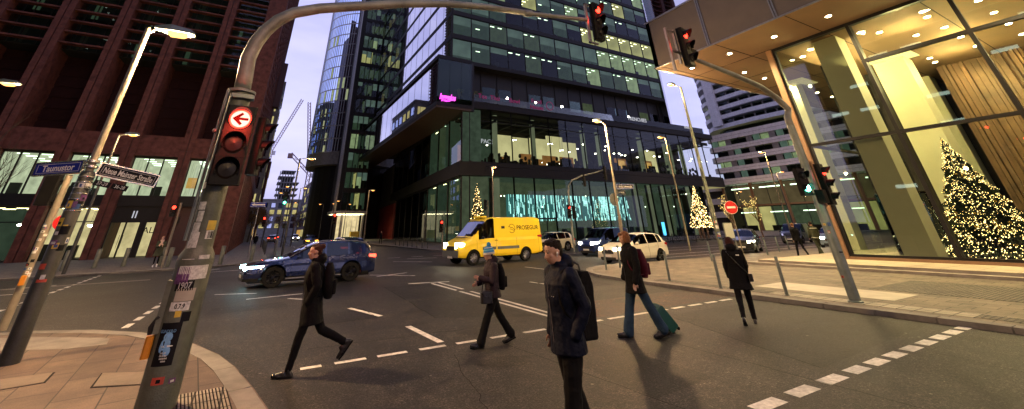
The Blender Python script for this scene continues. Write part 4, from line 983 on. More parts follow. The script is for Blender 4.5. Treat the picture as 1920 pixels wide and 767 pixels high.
for k in range(18):
    z = 35+k*3.45; b = MB(); b.prism(ins(RTP, 0 if k%2 else .3), z, z+1.45, 0); b.build('balcony_band', 'white_band', rt, off=Q0)
    P_ = ins(RTP,2.0); b = MB()
    for i in range(len(P_)-1):
        (xa,ya),(xb,yb) = P_[i],P_[i+1]; L_ = math.hypot(xb-xa,yb-ya); n_ = max(1,int(L_/3.2))
        for q in range(n_):
            p0 = Vector((xa,ya,0)).lerp(Vector((xb,yb,0)),q/n_); p1 = Vector((xa,ya,0)).lerp(Vector((xb,yb,0)),(q+.86)/n_); p2 = Vector((xa,ya,0)).lerp(Vector((xb,yb,0)),(q+1)/n_)
            b.add([(p0.x,p0.y,z+1.45),(p1.x,p1.y,z+1.45),(p1.x,p1.y,z+3.45),(p0.x,p0.y,z+3.45)],[(0,1,2,3)], 1 if rr.random() < .06 else 0)
            b.add([(p1.x,p1.y,z+1.45),(p2.x,p2.y,z+1.45),(p2.x,p2.y,z+3.45),(p1.x,p1.y,z+3.45)],[(0,1,2,3)], 2)
    b.build('window_row', ['glass_office','wall_cool','concrete'], rt, off=Q0)
b = MB(); b.box(149.2,150.4,84.5,88,36,100,0); b.build('white_fin', 'white_band', rt, off=Q0)
b = MB(); b.prism(ins(RTP,4), 27, 35, 0); b.prism(ins(RTP,3.9), 28.5, 29.0, 1); b.prism(ins(RTP,3.8), 32.0, 32.4, 1); b.build('sky_lobby', ['glass_office','wall_warm'], rt, off=Q0)
# teal tower behind the office tower
K0 = Vector((98, 95, 0))
kt = thing('teal_tower', 'dark tower with tall teal glass slots behind the right edge of the office tower', 'building', K0)
b = MB(); b.box(84,112,80,112,30,110,0); b.build('wall', 'conc_dark', kt, off=K0)
b = MB(); b.box(86,110,82,110,0,30,0); b.build('lower_block', 'conc_dark', kt, off=K0)
for i in range(6):
    for k in range(7):
        b = MB(); x = 85.5+i*4.4; z = 38+k*9.5+(i%2)*3; b.box(x,x+1.3,79.85,79.99,z,z+6.5,0 if (i+k)%2 else 1); b.box(x-.1,x+1.4,79.8,79.99,z+3.2,z+3.35,2); b.build('window', ['wall_teal','glass_blue','dark_metal'] if 'wall_teal' in M else ['cyan_soft','glass_blue','dark_metal'], kt, off=K0)
# street beyond: left side block, right side blocks, closing buildings
def simple_block(name, label, x0, x1, y0, y1, h, wm, face, nw, nf, fz=4, lit=.25, group=None, roofm=None, winm=None):
    c = Vector(((x0+x1)/2, (y0+y1)/2, 0)); t_ = thing(name, label, 'building', c, 0, group)
    b = MB(); b.box(x0,x1,y0,y1,0,h,0); b.box(x0-.2,x1+.2,y0-.2,y1+.2,h-.5,h+.3,0); b.build('wall', wm, t_, off=c)
    rr = random.Random(int(x0*3+y0)); fh = (h-fz-1)/nf
    if name == 'street_block':
        for i in range(6):
            y = y0+i*(y1-y0)/6; xx = (x1+.02,x1+.06) if 'E' in face else (x0-.06,x0-.02)
            b = MB(); b.box(xx[0],xx[1],y+.6,y+(y1-y0)/6-.6,.3,3.0,0); b.build('shopfront', rr.choice(['wall_amber','wall_shop','wall_warm']), t_, off=c)
    for f_ in range(nf):
        z = fz+f_*fh
        for side in face:
            for i in range(nw):
                b = MB(); m_ = 1 if rr.random() < lit else 0; g0, g1 = (.55,.68) if (winm and m_) else (.4/fh,.75)
                if side == 'S':
                    w = (x1-x0)/nw; x = x0+i*w; b.box(x+w*.2,x+w*.8,y0-.03,y0-.01,z+.4,z+fh*.75,m_); b.box(x+w*.17,x+w*.83,y0-.12,y0,z+.25,z+.38,2)
                elif side == 'E':
                    w = (y1-y0)/nw; y = y0+i*w; b.box(x1+.01,x1+.03,y+w*.2,y+w*.8,z+fh*g0,z+fh*g1,m_); b.box(x1,x1+.12,y+w*.17,y+w*.83,z+.25,z+.38,2)
                else:
                    w = (y1-y0)/nw; y = y0+i*w; b.box(x0-.03,x0-.01,y+w*.2,y+w*.8,z+.4,z+fh*.75,m_); b.box(x0-.12,x0,y+w*.17,y+w*.83,z+.25,z+.38,2)
                b.build('window', ['room_dark' if name == 'rear_block' else 'glass_blue','wall_warm' if not winm else 'ceil_cool','dark_metal'], t_, off=c)
    return t_, c
simple_block('street_block', 'pale glazed office block past the red building on the left of the street', -30,-1.2,122,150,42,'concrete','SE',6,9,lit=.3)
simple_block('street_block', 'brown stone block far down the left side of the street', -30,-.5,156,200,24,'red_stone','SE',6,5,lit=.3)
simple_block('street_block', 'grey stone block with cornice beyond the curved tower', 16.5,36,156,178,30,'conc_dark','SW',5,6,lit=.3)
simple_block('street_block', 'brick block far down the right side of the street', 17,36,184,232,22,'red_stone_dark','SW',6,5,lit=.35)
simple_block('street_block', 'wide low block closing the end of the street', -24,30,262,280,19,'concrete','S',14,4,lit=.4)
# unfinished concrete frame
c = Vector((at(540,330,300).x, 300, 0)); uf = thing('unfinished_building', 'unfinished concrete frame building with open floors at the street end', 'building', c)
zt_ = at(540,324,300).z; xl_, xr_ = at(522,330,300).x, at(562,330,300).x
for k in range(8):
    z = zt_-k*3.6; b = MB(); b.box(xl_+(1.5 if k < 1 else 0),xr_-(3 if k < 2 else 0),292,310,z,z+.5,0)
    for i in range(7): b.box(xl_+.5+i*(xr_-xl_-1.5)/7,xl_+1+i*(xr_-xl_-1.5)/7,292.3,292.9,z-3.1,z,0)
    b.build('floor_slab', 'concrete', uf, off=c)
b = MB(); b.box(xl_+2,xr_-4,296,309,0,zt_-3,0); b.build('core', 'conc_dark', uf, off=c)
# cranes
def lattice(b, p, q, w, n, up=Vector((0,0,1))):
    p, q = Vector(p), Vector(q); d = (q-p).normalized(); s_ = d.cross(up if abs(d.dot(up)) < .9 else Vector((0,1,0))).normalized()*w/2; u_ = d.cross(s_).normalized()*w/2
    cs = [s_+u_, s_-u_, -s_-u_, -s_+u_]
    for o in cs: b.tube([p+o,q+o],w*.11,4,0)
    for i in range(n):
        a_, c_ = p.lerp(q,i/n), p.lerp(q,(i+1)/n)
        for j in range(4): b.tube([a_+cs[j], c_+cs[(j+1)%4]],w*.07,3,0)
def crane(base, h, jib_end, label, back):
    t_ = thing('tower_crane', label, 'crane', base)
    b = MB(); top = Vector(base)+Vector((0,0,h)); lattice(b, base, top, 2.2, int(h/3)); b.build('mast', 'crane_paint', t_, off=base)
    b = MB(); lattice(b, top, Vector(jib_end), 1.8, 22); b.build('jib', 'crane_paint', t_, off=base)
    b = MB(); lattice(b, top, Vector(back), 1.8, 5); bk = Vector(back); b.box(bk.x-1.5,bk.x+1.5,bk.y-1.5,bk.y+1.5,bk.z-3,bk.z,0); b.build('counter_jib', 'crane_paint', t_, off=base)
    b = MB(); b.box(top.x+1.1,top.x+3.2,top.y-1.2,top.y+1,top.z-2.6,top.z,0); b.build('cab', 'white_band', t_, off=base)
j0 = at(508,283,330); j1 = at(567,187,330); crane((j0.x,j0.y,0), j0.z, tuple(j1), 'luffing crane with its jib raised to the right, left of the two cranes', (j0.x-9,j0.y,j0.z+2))
m0 = at(579,325,300); m1 = at(580,192,300); crane((m0.x,m0.y,0), m0.z, tuple(m1), 'crane with its jib standing almost straight up, right of the two cranes', tuple(at(545,288,300)))
# towers behind the photographer, seen only as reflections
simple_block('rear_block', 'dark high-rise across the street behind the viewpoint, mirrored in the glass', -70,-22,-60,-20,75,'conc_dark','E',9,14,lit=.3)
simple_block('rear_block', 'second dark high-rise behind the viewpoint, mirrored in the lobby glass', -12,9,-90,-55,70,'conc_dark','S',6,12,lit=.3)
simple_block('rear_block', 'tall office block left of the viewpoint, mirrored in the lobby glass', -55,-30,-6,28,62,'conc_dark','E',9,15,lit=.45,winm='cool')
# ------------------------------------------------------------------ trees
def bare_tree(name, label, base, h, spread, seed, m='bark', lights=0, group=None, trunkm=None, r0=.09):
    t_ = thing(name, label, 'tree', base, 0, group); rr = random.Random(seed); tr = MB(); cr = MB(); tips = []
    def br(b, p, d, l, r, lev):
        q = p+d*l; mid = p+d*l*.5+Vector((rr.uniform(-1,1),rr.uniform(-1,1),0))*l*.06
        b.tube([p,mid,q],[r,r*.85,r*.65],5 if lev < 2 else 3,0); tips.append(q)
        if lev >= 4: return
        for i in range(rr.randint(2,4)):
            nd = (d+Vector((rr.uniform(-1,1),rr.uniform(-1,1),rr.uniform(-.1,.8)))*spread).normalized(); br(cr, q if i else mid, nd, l*rr.uniform(.55,.85), r*.55, lev+1)
    br(tr, Vector((0,0,0)), Vector((0,0,1)), h*.36, r0, 0)
    tr.build('trunk', trunkm or m, t_); cr.build('branches', m, t_)
    if lights:
        b = MB()
        for q in rr.sample(tips, min(lights,len(tips))): b.ell(q,.035,4,3)
        tag(b.build('fairy_lights','fairy_soft',t_), kind='stuff')
    return t_
bare_tree('bare_tree', 'bare leafless young tree in front of the red building at the far left', (-17.5,40.2,ZP), 9.5, .5, 3)
bare_tree('bare_tree', 'bare leafless sapling left of the sign with the blue plate', (-15.6,37.6,ZP), 6.5, .45, 9)
def leafy(label, base, h, r, seed, m, group=None):
    t_ = thing('street_tree', label, 'tree', base, 0, group); rr = random.Random(seed)
    b = MB(); b.tube([(0,0,0),(.1,0,h*.3),(0,.1,h*.55)],[.2,.15,.1],7,0)
    for i in range(7):
        a = rr.uniform(0,6.28); b.tube([(0,0,h*.4+i*.2),(math.cos(a)*r*.6,math.sin(a)*r*.6,h*.6+i*.25)],[.08,.03],4,0)
    b.build('trunk','bark',t_)
    b = MB()
    for i in range(900):
        while True:
            v = Vector((rr.uniform(-1,1),rr.uniform(-1,1),rr.uniform(-1,1)))
            if v.length < 1 and v.length > .3 and rr.random() < .6+.4*math.sin(v.x*7+seed)*math.cos(v.y*6+v.z*5): break
        p = Vector((v.x*r,v.y*r,h*.68+v.z*h*.32)); u_ = Vector((rr.uniform(-1,1),rr.uniform(-1,1),rr.uniform(-1,1))).normalized(); w_ = u_.orthogonal().normalized(); s_ = rr.uniform(.12,.3)
        b.poly([p-u_*s_, p-w_*s_*.5, p+u_*s_, p+w_*s_*.5], 0)
    b.build('crown', m, t_); return t_
mat('leaf_amber', (.16,.085,.02), .8, 0, .5, 3)
for i,(x,y,h) in enumerate([(-1.6,112,9),(-1.4,135,9.5),(-.6,160,10),(16.6,150,9),(13.9,190,10),(3,240,12),(9,244,11)]):
    leafy(['street tree with thin amber crown on the left pavement nearest the junction','second amber street tree along the left pavement','third amber street tree along the left pavement','street tree before the grey block on the right','street tree by the brick block on the right','tree at the street end under the crane','tree at the street end right of centre'][i], (x,y,ZP), h, 2.6, i, 'leaf_amber', 'street trees down the avenue')
def xmas(label, base, h, r, seed, nl, balls=0, bs=.018, inner='needle', big=1.0, lm='fairy'):
    t_ = thing('christmas_tree', label, 'christmas tree', base); rr = random.Random(seed)
    b = MB(); b.tube([(0,0,0),(0,0,h*.97)],[.1*big,.02],7,0); b.build('trunk','bark',t_)
    b = MB()
    nb = int(1500*big)
    for i in range(nb):
        f = 1-math.sqrt(rr.random()); z = h*(.06+.94*f); a = rr.uniform(0,6.28); rad = r*(1-f)*(.92+.12*math.sin(z*9+a*3))*(1.12-.34*((z*2.1) % 1))
        p0 = Vector((0,0,z+.05)); e = Vector((math.cos(a)*rad, math.sin(a)*rad, z-rad*.22+.1*rr.random())); st = p0.lerp(e, rr.uniform(.35,.6)); d = e-st; n_ = Vector((-math.sin(a),math.cos(a),0)); w_ = .05*big+.05*(1-f)
        b.poly([st, st.lerp(e,.6)+n_*w_, e, st.lerp(e,.6)-n_*w_],0); b.poly([st, st.lerp(e,.6)+Vector((0,0,w_)), e, st.lerp(e,.6)-Vector((0,0,w_))],0)
    b.build('crown', inner, t_)
    pts = []
    while len(pts) < nl:
        if rr.random() < .0: break
        f = 1-math.sqrt(rr.random()); z = h*(.05+.94*f); a = rr.uniform(0,6.28); rad = r*(1-f)*rr.uniform(.72,1.03)*(1.12-.34*((z*2.1) % 1)); p_ = Vector((math.cos(a)*rad, math.sin(a)*rad, z-rad*.2+.08)); ok_ = math.sin(z*5.3+a*2)+math.sin(a*7+z*2.1)+rr.uniform(-1.2,1.2) > -.9
        if ok_: pts.append(p_)
    wpos = sorted(pts, key=lambda p: (Vector(base)+p-CAMP).length)
    b = MB(); b.ell((0,0,0),bs*1.3,6,4); me = b.mesh('bulb', lm)
    for p in wpos[:100]: link('bulb', me, t_, loc=p)
    b = MB()
    for p in wpos[100:]: b.ell(p, bs*rr.choice([.6,.75,1,1.0,1.35]), 5, 3)
    tag(b.build('fairy_lights', lm, t_), kind='stuff')
    if balls:
        b = MB(); b.ell((0,0,0),.055,10,7); me = b.mesh('bauble','gold_ball',True); k = 0
        while k < balls:
            f = 1-math.sqrt(rr.random()); z = h*(.05+.9*f); a = rr.uniform(0,6.28); rad = r*(1-f)*1.02; link('bauble', me, t_, loc=(math.cos(a)*rad, math.sin(a)*rad, z-rad*.2)); k += 1
    return t_
xmas('tall christmas tree covered in warm lights and gold baubles inside the lobby, far right', (29.2,6.05,.33), 5.3, 1.75, 1, 4200, 95, .011, big=1.6)
xmas('lit christmas tree at the glass corner of the dark tower, above the yellow van', (24.7,48.2,.15), 7.4, 1.6, 2, 420, 0, .030)
xmas('golden lit christmas tree standing on posts right of the glass tower', tuple(G(1322,447,0)) if False else (57.5,39.5,1.4), 6.0, 1.7, 3, 800, 0, .034)
b = MB()
for q in ((57.0,39.3),(58.0,39.3),(57.2,40.0),(57.9,40.0)): b.box(q[0]-.09,q[0]+.09,q[1]-.09,q[1]+.09,ZP,1.7,0)
ground_thing('tree_stand', 'stand of pale posts under the golden lit christmas tree', 'stand', b, 'wood_frame', loc=(57.5,39.6,ZP))
bare_tree('small_lit_tree', 'small bare tree wound with lights, left of the no entry sign', (60.5,36.5,ZP), 5.6, .55, 13, 'brass', 90, trunkm='wood_frame', r0=.13)
bare_tree('small_lit_tree', 'small bare tree wound with lights, right of the no entry sign', (65,35.5,ZP), 5.4, .55, 14, 'brass', 90, trunkm='wood_frame', r0=.13)
# ================================================================== signals, masts, lamps, signs
def signal(parent, loc, rz, lit=None, s=1.0, walk=False, arrow=False, hs=1.0, part='signal_head', two=False):
    """signal head as a part (housing) with lenses and visors as sub-parts, facing local -Y"""
    nl = 2 if two else 3
    pitch = .34*s*hs; r = .105*s*(1.25 if arrow else 1.0); hw = r*1.45; H = pitch*nl+.06*s
    b = MB(); b.cbox((0,.0,0),(hw*2,.16*s,H),0,0,.02*s)
    for i in range(nl-1): b.box(-hw-.004,hw+.004,-.085*s,.085*s,-H/2+pitch*(i+1)+.02*s,-H/2+pitch*(i+1)+.035*s,0)
    hd = b.build(part, 'signal_black', parent); hd.location = loc; hd.rotation_euler = (0,0,rz)
    for i in range(nl):
        z = H/2-.03*s-pitch*(i+.5); on = (lit == 'red' and i == 0) or (lit == 'green' and i == nl-1)
        m_ = {'red':'sig_red','green':'sig_green'}[lit] if on else 'signal_lens_off'
        b = MB(); b.lathe([(0,0),(r*.98,0),(r*.98,.012),(r*.8,.03*s),(0,.045*s)],(0,0,0),20,0)
        b.v = [(x,-zz-.08*s,y+z) for x,y,zz in b.v]
        if on and arrow:
            M['sig_red_core']; 
            for pts in ([(-.088,0),(.008,.082),(.030,.060),(-.012,.016),(.088,.016),(.088,-.016),(-.012,-.016),(.030,-.060),(.008,-.082)],):
                b.add([(x*s*1.15,-.128*s,y*s*1.15+z) for x,y in pts],[tuple(range(len(pts)))],1)
            b.rings([[(rr_*r*math.cos(2*PI*k/24),yy,z+rr_*r*math.sin(2*PI*k/24)) for k in range(24)] for rr_,yy in ((.90,-.113*s),(1.04,-.116*s),(1.04,-.10*s))],2,False)
            o = b.build('lens', ['sig_red_core','sign_dark_red','sig_red'], hd)
        else: o = b.build('lens', m_, hd)
        if on and walk:
            b = MB(); y0 = -.135*s
            b.ell((0,y0,z+.055*s),(.016*s,.006,.016*s),8,6)
            b.tube([(0,y0,z+.04*s),(0,y0,z)],[.016*s,.013*s],6); b.tube([(0,y0,z),(.03*s,y0,z-.06*s)],.009*s,5); b.tube([(0,y0,z),(-.028*s,y0,z-.055*s)],.009*s,5); b.tube([(0,y0,z+.03*s),(.03*s,y0,z+.0)],.007*s,5); b.tube([(0,y0,z+.03*s),(-.028*s,y0,z+.005)],.007*s,5)
            b.build('walking_symbol', 'lamp_white', hd)
        # visor: open hood
        b = MB(); n = 14; L = .2*s
        for k in range(n):
            a0 = R(-25+230*k/n); a1 = R(-25+230*(k+1)/n)
            def q(a, rr, dd): return (rr*math.cos(a), -.08*s-dd, z+rr*math.sin(a))
            f0 = .45+.55*max(0,math.sin(a0)); f1 = .45+.55*max(0,math.sin(a1))
            b.add([q(a0,r*1.06,0),q(a1,r*1.06,0),q(a1,r*1.06,L*f1),q(a0,r*1.06,L*f0),q(a0,r*1.12,0),q(a1,r*1.12,0),q(a1,r*1.12,L*f1),q(a0,r*1.12,L*f0)],[(0,1,2,3),(7,6,5,4),(3,2,6,7),(0,3,7,4),(1,5,6,2)],0)
        b.build('visor', 'signal_black', hd)
    if lit:
        z = H/2-.03*s-pitch*.5 if lit == 'red' else -(H/2-.03*s-pitch*.5)
        v = Matrix.Rotation(rz,4,'Z') @ Vector((0,-.3*s,z-.05))
        return hd, Vector(loc)+v
    return hd, None
def wpos(root, v): return Vector(root.location)+Vector(v)
def curved(b, r, a, aw, z0, z1, mi=0, n=6, cx=0, cy=0):
    pts = []
    for i in range(n+1):
        an = a-aw/2+aw*i/n; pts.append((cx+r*math.cos(an), cy+r*math.sin(an)))
    for i in range(n): b.add([(*pts[i],z0),(*pts[i+1],z0),(*pts[i+1],z1),(*pts[i],z1)],[(0,1,2,3)],mi)
rs = random.Random(99)
def stickers(root, r, z0, z1, n, a0, a1, rr=rs, szs=(.05,.13)):
    for i in range(n):
        b = MB(); z = rr.uniform(z0,z1); h = rr.uniform(*szs)*rr.uniform(.6,1.1); rad = r(z) if callable(r) else r; aw = rr.uniform(*szs)/rad; a = rr.uniform(a0,a1)
        rad += .002+.0006*(i % 6)
        curved(b, rad, a, min(aw,1.4), z, z+h, 0); 
        if rr.random() < .6: curved(b, rad+.0004, a+rr.uniform(-.1,.1)*aw, min(aw,1.4)*rr.uniform(.3,.6), z+h*.2, z+h*rr.uniform(.5,.8), 1)
        m0 = rr.choice(['sticker_white','sticker_white','sticker_white','sign_black','sticker_blue','sticker_red','sticker_yellow','sticker_purple']); m1 = rr.choice(['sign_black','sticker_white','sticker_red','sticker_blue'])
        b.build('sticker', [m0, m1], root)
mat('sign_dark_red', (.03,.001,.001), .8, spec=.1)
# ---- big foreground mast
MP = G(290,767,ZP)
mt = thing('traffic_mast', 'stickered grey green traffic light mast in the foreground whose long arm sweeps over the road', 'traffic light', MP)
b = MB(); b.lathe([(.205,0),(.205,1.52),(.2,1.58),(.155,1.66),(.155,1.7)],(0,0,0),24); b.lathe([(.212,1.46),(.212,1.53)],(0,0,0),24); b.box(-.225,-.10,-.12,.02,.75,1.3,0)
b.build('mast_base', 'pole_green', mt, True)
b = MB(); b.lathe([(.155,1.69),(.148,3.82),(.148,3.86)],(0,0,0),24); b.build('pole', 'pole_green', mt, True)
b = MB(); b.lathe([(.15,3.84),(.2,3.84),(.2,3.88),(.12,3.9),(.12,3.88)],(0,0,0),24); b.build('flange', 'galv', mt, True)
apx = [(455,172),(458,140),(466,108),(480,80),(498,58),(522,38),(552,24),(600,16),(680,11),(760,7),(840,7),(910,13),(990,25),(1100,37)]
ap = [OP(x,y,MP,0)-MP for x,y in apx]; ap[0].x = 0; ap[1].x *= .6
for q in ap: q.y = 0
rad = [.118,.118,.116,.113,.11,.107,.104,.10,.096,.09,.085,.08,.076,.062]
b = MB(); b.tube(ap[:13], rad[:13], 18, 0); b.build('arm', 'galv', mt, 'all')
b = MB(); b.tube([ap[12],ap[13]], [.06,.055], 14, 0); d_ = (ap[13]-ap[12]).normalized(); b.tube([ap[12]-d_*.12,ap[12]+d_*.1],.088,16,0); b.tube([ap[12]-d_*.02,ap[12]+d_*.0],.098,16,0); b.build('arm_tip', 'galv', mt, True)
E_ = ap[13]
b = MB(); b.box(E_.x-.02,E_.x+.05,-.03,.03,E_.z-.75,E_.z+.55,0); b.box(E_.x-.02,E_.x+.3,-.025,.025,E_.z+.5,E_.z+.55,0); b.box(E_.x-.02,E_.x+.3,-.025,.025,E_.z-.75,E_.z-.7,0); b.build('bracket', 'steel_edge', mt)
hd, lp = signal(mt, (E_.x+.34,-.05,E_.z-.02), R(8), 'red', 1.1); red_a = wpos(mt, lp)
hd, lp = signal(mt, (.10,-.25,3.0), R(4), 'red', 1.02, arrow=True, hs=1.02); red_b = wpos(mt, lp)
hd, _n = signal(mt, (.40,.06,3.05), R(78), None, .8)
b = MB(); b.tube([(-.17,-.12,1.75),(-.17,-.12,3.85)],.022,8); b.box(-.08,.15,-.2,-.05,2.45,2.5); b.box(-.1,.2,-.22,-.05,3.72,3.78); b.ell((-.19,-.14,3.2),.035,8,6); b.build('conduit', 'pole_grey', mt, True)
ac = math.atan2(-MP.y,-MP.x)   # towards the viewer
def stk(px, py, wpx, hpx, m_, r=None):
    q = OP(px,py,(MP.x,MP.y-.2),0); z = q.z-ZP; dx_ = q.x-MP.x; r = r or (.205 if z < 1.5 else .152)
    a = ac+math.asin(max(-.95,min(.95,(dx_+ .0)/r*.98)))*1.0; sc_ = 6.0/713
    b = MB(); curved(b, r+.003, a, min(1.7,wpx*sc_/r*.95), z-hpx*sc_/2, z+hpx*sc_/2, 0, 8)
    return b.build('sticker', m_, mt), a, z, r
for args in [(366,508,34,22,'sticker_white'),(345,500,18,20,'sticker_white'),(378,492,16,20,'sticker_white'),(338,517,20,22,'sticker_purple'),(343,553,26,16,'limestone'),(333,575,26,11,'sticker_white'),(330,589,8,8,'sticker_yellow'),(345,594,12,12,'sign_black'),(345,345,14,10,'sticker_white'),(376,385,12,12,'sticker_white'),(372,405,10,16,'sticker_white'),(395,422,14,14,'sticker_yellow'),(390,440,12,12,'sticker_white'),(363,430,12,20,'sticker_white'),(358,450,16,22,'sticker_white'),(372,470,18,6,'sticker_red'),(350,462,10,14,'sticker_white'),(392,440,10,10,'sign_black')]:
    stk(*args)
def mast_text(s_, px, py, size, m_, sx=.8):
    q = OP(px,py,(MP.x,MP.y-.2),0); z = q.z-ZP; dx_ = q.x-MP.x; r = .2105; a = ac+math.asin(max(-.95,min(.95,dx_/r*.98)))
    t_ = text_mesh(s_, size, .0006, m_, 'lettering', mt, None, sx=sx, bold=.002)
    for v in t_.data.vertices:
        x,y,zz = v.co; an = a+x/r; v.co = (r*math.cos(an)+.0, r*math.sin(an), z+y)
    t_.data.update()
o,a,z,r_ = stk(342,536,25,13,'sign_black'); mast_text('1907', 342, 536, .095, 'white_paint')
mast_text('0.7.9', 333, 575, .07, 'sign_black')
o,a,z,r_ = stk(308,646,27,50,'sign_black'); mast_text('GUNDULO', 311, 622, .042, 'poster_blue')
b = MB()
def cyl_blob(b, u, w, ru, rw, mi, n=14, dr=.0046):
    b.add([((r_+dr)*math.cos(a+(u+ru*math.cos(2*PI*i/n))/r_), (r_+dr)*math.sin(a+(u+ru*math.cos(2*PI*i/n))/r_), z+w+rw*math.sin(2*PI*i/n)) for i in range(n)],[tuple(range(n))],mi)
cyl_blob(b,.0,.07,.045,.05,0); cyl_blob(b,-.01,-.0,.05,.06,0,dr=.0048); cyl_blob(b,.02,-.07,.035,.05,0,dr=.005); cyl_blob(b,-.045,-.03,.02,.05,0,dr=.0052); cyl_blob(b,.01,-.02,.06,.009,1,dr=.006)
b.build('poster_figure', ['poster_blue','white_paint'], mt)
for i in range(4):
    mast_text(['halle 14','20.12. live','eintritt frei','tickets'][i], 301, 663+i*5, .022, 'white_paint')
# amber push-button box on the left flank of the mast
b = MB(); b.cbox((-.235,-.06,.62),(.08,.11,.22),0,0,.02); b.build('push_button_box', 'yellow_button', mt); b = MB(); b.tube([(-.2,-.1,.93),(-.26,-.08,.82),(-.25,-.06,.75)],.028,8); b.build('push_button_hood', 'black_plastic', mt, True)
stickers(mt, .208, .1, .5, 2, ac-.9, ac+.9)
point('signal_glow', red_b+Vector((0,-.10,-.04)), 60, (1,.06,.03), .1)
point('signal_glow', red_a+Vector((.1,-.1,-.02)), 6, (1,.06,.03), .1)

# ---- street lamps
def lamp(name, label, base, h, off, power, poler=(.075,.045), mpole='pole_cream', head=None, group='sodium street lamps', far=False, color=(1,.62,.29), kind=0):
    t_ = thing(name, label, 'street lamp', base, 0, group)
    off = Vector((off[0], off[1], 0)); L = off.length; d = off.normalized() if L > .01 else Vector((0,-1,0))
    b = MB(); b.tube([(0,0,0),(0,0,h*.3),(0,0,h*.31),(0,0,h)],[poler[0],poler[0],poler[0]*.8,poler[1]],12); b.build('pole', mpole, t_, True)
    b = MB(); b.tube([(0,0,h-.12),tuple(d*(L*.35)+Vector((0,0,h+.02))),tuple(d*(L-.1)+Vector((0,0,h+.0)))],[.03,.03,.028],8); b.build('bracket', mpole, t_, True)
    a = math.atan2(d.y,d.x); hx = L
    b = MB(); b.M = Matrix.Translation((d.x*hx,d.y*hx,h)) @ Matrix.Rotation(a,4,'Z')
    b.rings([[(-.3,-.07,.03),(-.3,.07,.03),(-.3,.07,.09),(-.3,-.07,.09)],[(0,-.17,0),(0,.17,0),(0,.13,.16),(0,-.13,.16)],[(.38,-.15,0),(.38,.15,0),(.38,.1,.12),(.38,-.1,.12)],[(.47,-.08,.03),(.47,.08,.03),(.47,.06,.07),(.47,-.06,.07)]],0)
    hd = b.build('lamp_head', 'pole_grey', t_)
    b = MB(); b.M = Matrix.Translation((d.x*hx,d.y*hx,h)) @ Matrix.Rotation(a,4,'Z')
    b.rings([[(-.05,-.13,-.004),(-.05,.13,-.004),(.34,.12,-.004),(.34,-.12,-.004)],[(.02,-.09,-.075),(.02,.09,-.075),(.28,.08,-.075),(.28,-.08,-.075)]],0)
    b.build('lamp_glass', 'lamp_sodium_far' if far else 'lamp_sodium', hd)
    if power: point('lamp_light', (base[0]+d.x*(hx+.15), base[1]+d.y*(hx+.15), base[2]+h-.34), power, color, .13)
    return t_
# left corner lamp with the two street names
LPB = G(15,683,ZP)
zt = OP(284,55,LPB,0).z-ZP
ll = lamp('street_lamp', 'street lamp on a black wrapped stickered pole carrying two street name plates, left foreground', LPB, zt, (.40,.0), 2600, (.085,.055), 'pole_cream', group=None)
b = MB(); b.lathe([(.135,0),(.13,1.1),(.125,1.12),(.115,2.9),(.09,2.95),(.085,2.96)],(0,0,0),20); b.build('wrapped_base', 'pole_dark', ll, True)
al = math.atan2(-LPB.y,-LPB.x); stickers(ll, lambda z: .132 if z < 1.1 else .122, .9, 2.75, 20, al-1.0, al+1.0)
b = MB()
for k in range(7): b.lathe([(.121,2.25+k*.1),(.124,2.26+k*.1),(.121,2.27+k*.1)],(0,0,0),16)
for z in (3.02,3.12): b.lathe([(.09,z),(.105,z+.01),(.105,z+.05),(.09,z+.06)],(0,0,0),16)
b.build('clamp', 'sign_chrome', ll, True)
def street_sign(parent, p, ang, w, h, txt, face, size, framem='sign_chrome', sx=.8, flip=False, tilt=0):
    "name plate starting at p, running w along ang"
    Mx = Matrix.Translation(p) @ Matrix.Rotation(ang,4,'Z') @ Matrix.Rotation(R(tilt),4,'Y')
    b = MB(); b.M = Mx; b.box(0,w,-.018,.018,-h/2,h/2,0)
    for s_ in (1,-1):
        b.box(-.02,w+.02,-.03,.03,s_*h/2-.012,s_*h/2+.012,1)
    b.box(-.025,-.002,-.029,.029,-h/2-.01,h/2+.01,1); b.box(w+.002,w+.025,-.029,.029,-h/2-.01,h/2+.01,1)
    for s_ in (-1,1):
        yy = s_*.0195
        for q in ((.04,w-.04,h/2-.04,h/2-.034),(.04,w-.04,-h/2+.034,-h/2+.04)): b.box(q[0],q[1],min(yy,yy+s_*.001),max(yy,yy+s_*.001),q[2],q[3],2)
        for q in ((.034,.04),(w-.04,w-.034)): b.box(q[0],q[1],min(yy,yy+s_*.001),max(yy,yy+s_*.001),-h/2+.034,h/2-.034,2)
    sg = b.build('name_plate', [face,framem,'white_paint'], parent)
    text_mesh(txt, size, .001, 'white_paint', 'lettering', sg, Mx @ Matrix.Translation((w/2,-.0215,-.005)) @ Matrix.Rotation(R(90),4,'X') @ (Matrix.Rotation(R(180),4,'Y') if flip else Matrix.Identity(4)), sx=sx, bold=.003)
    return sg
zs_ = 2.98
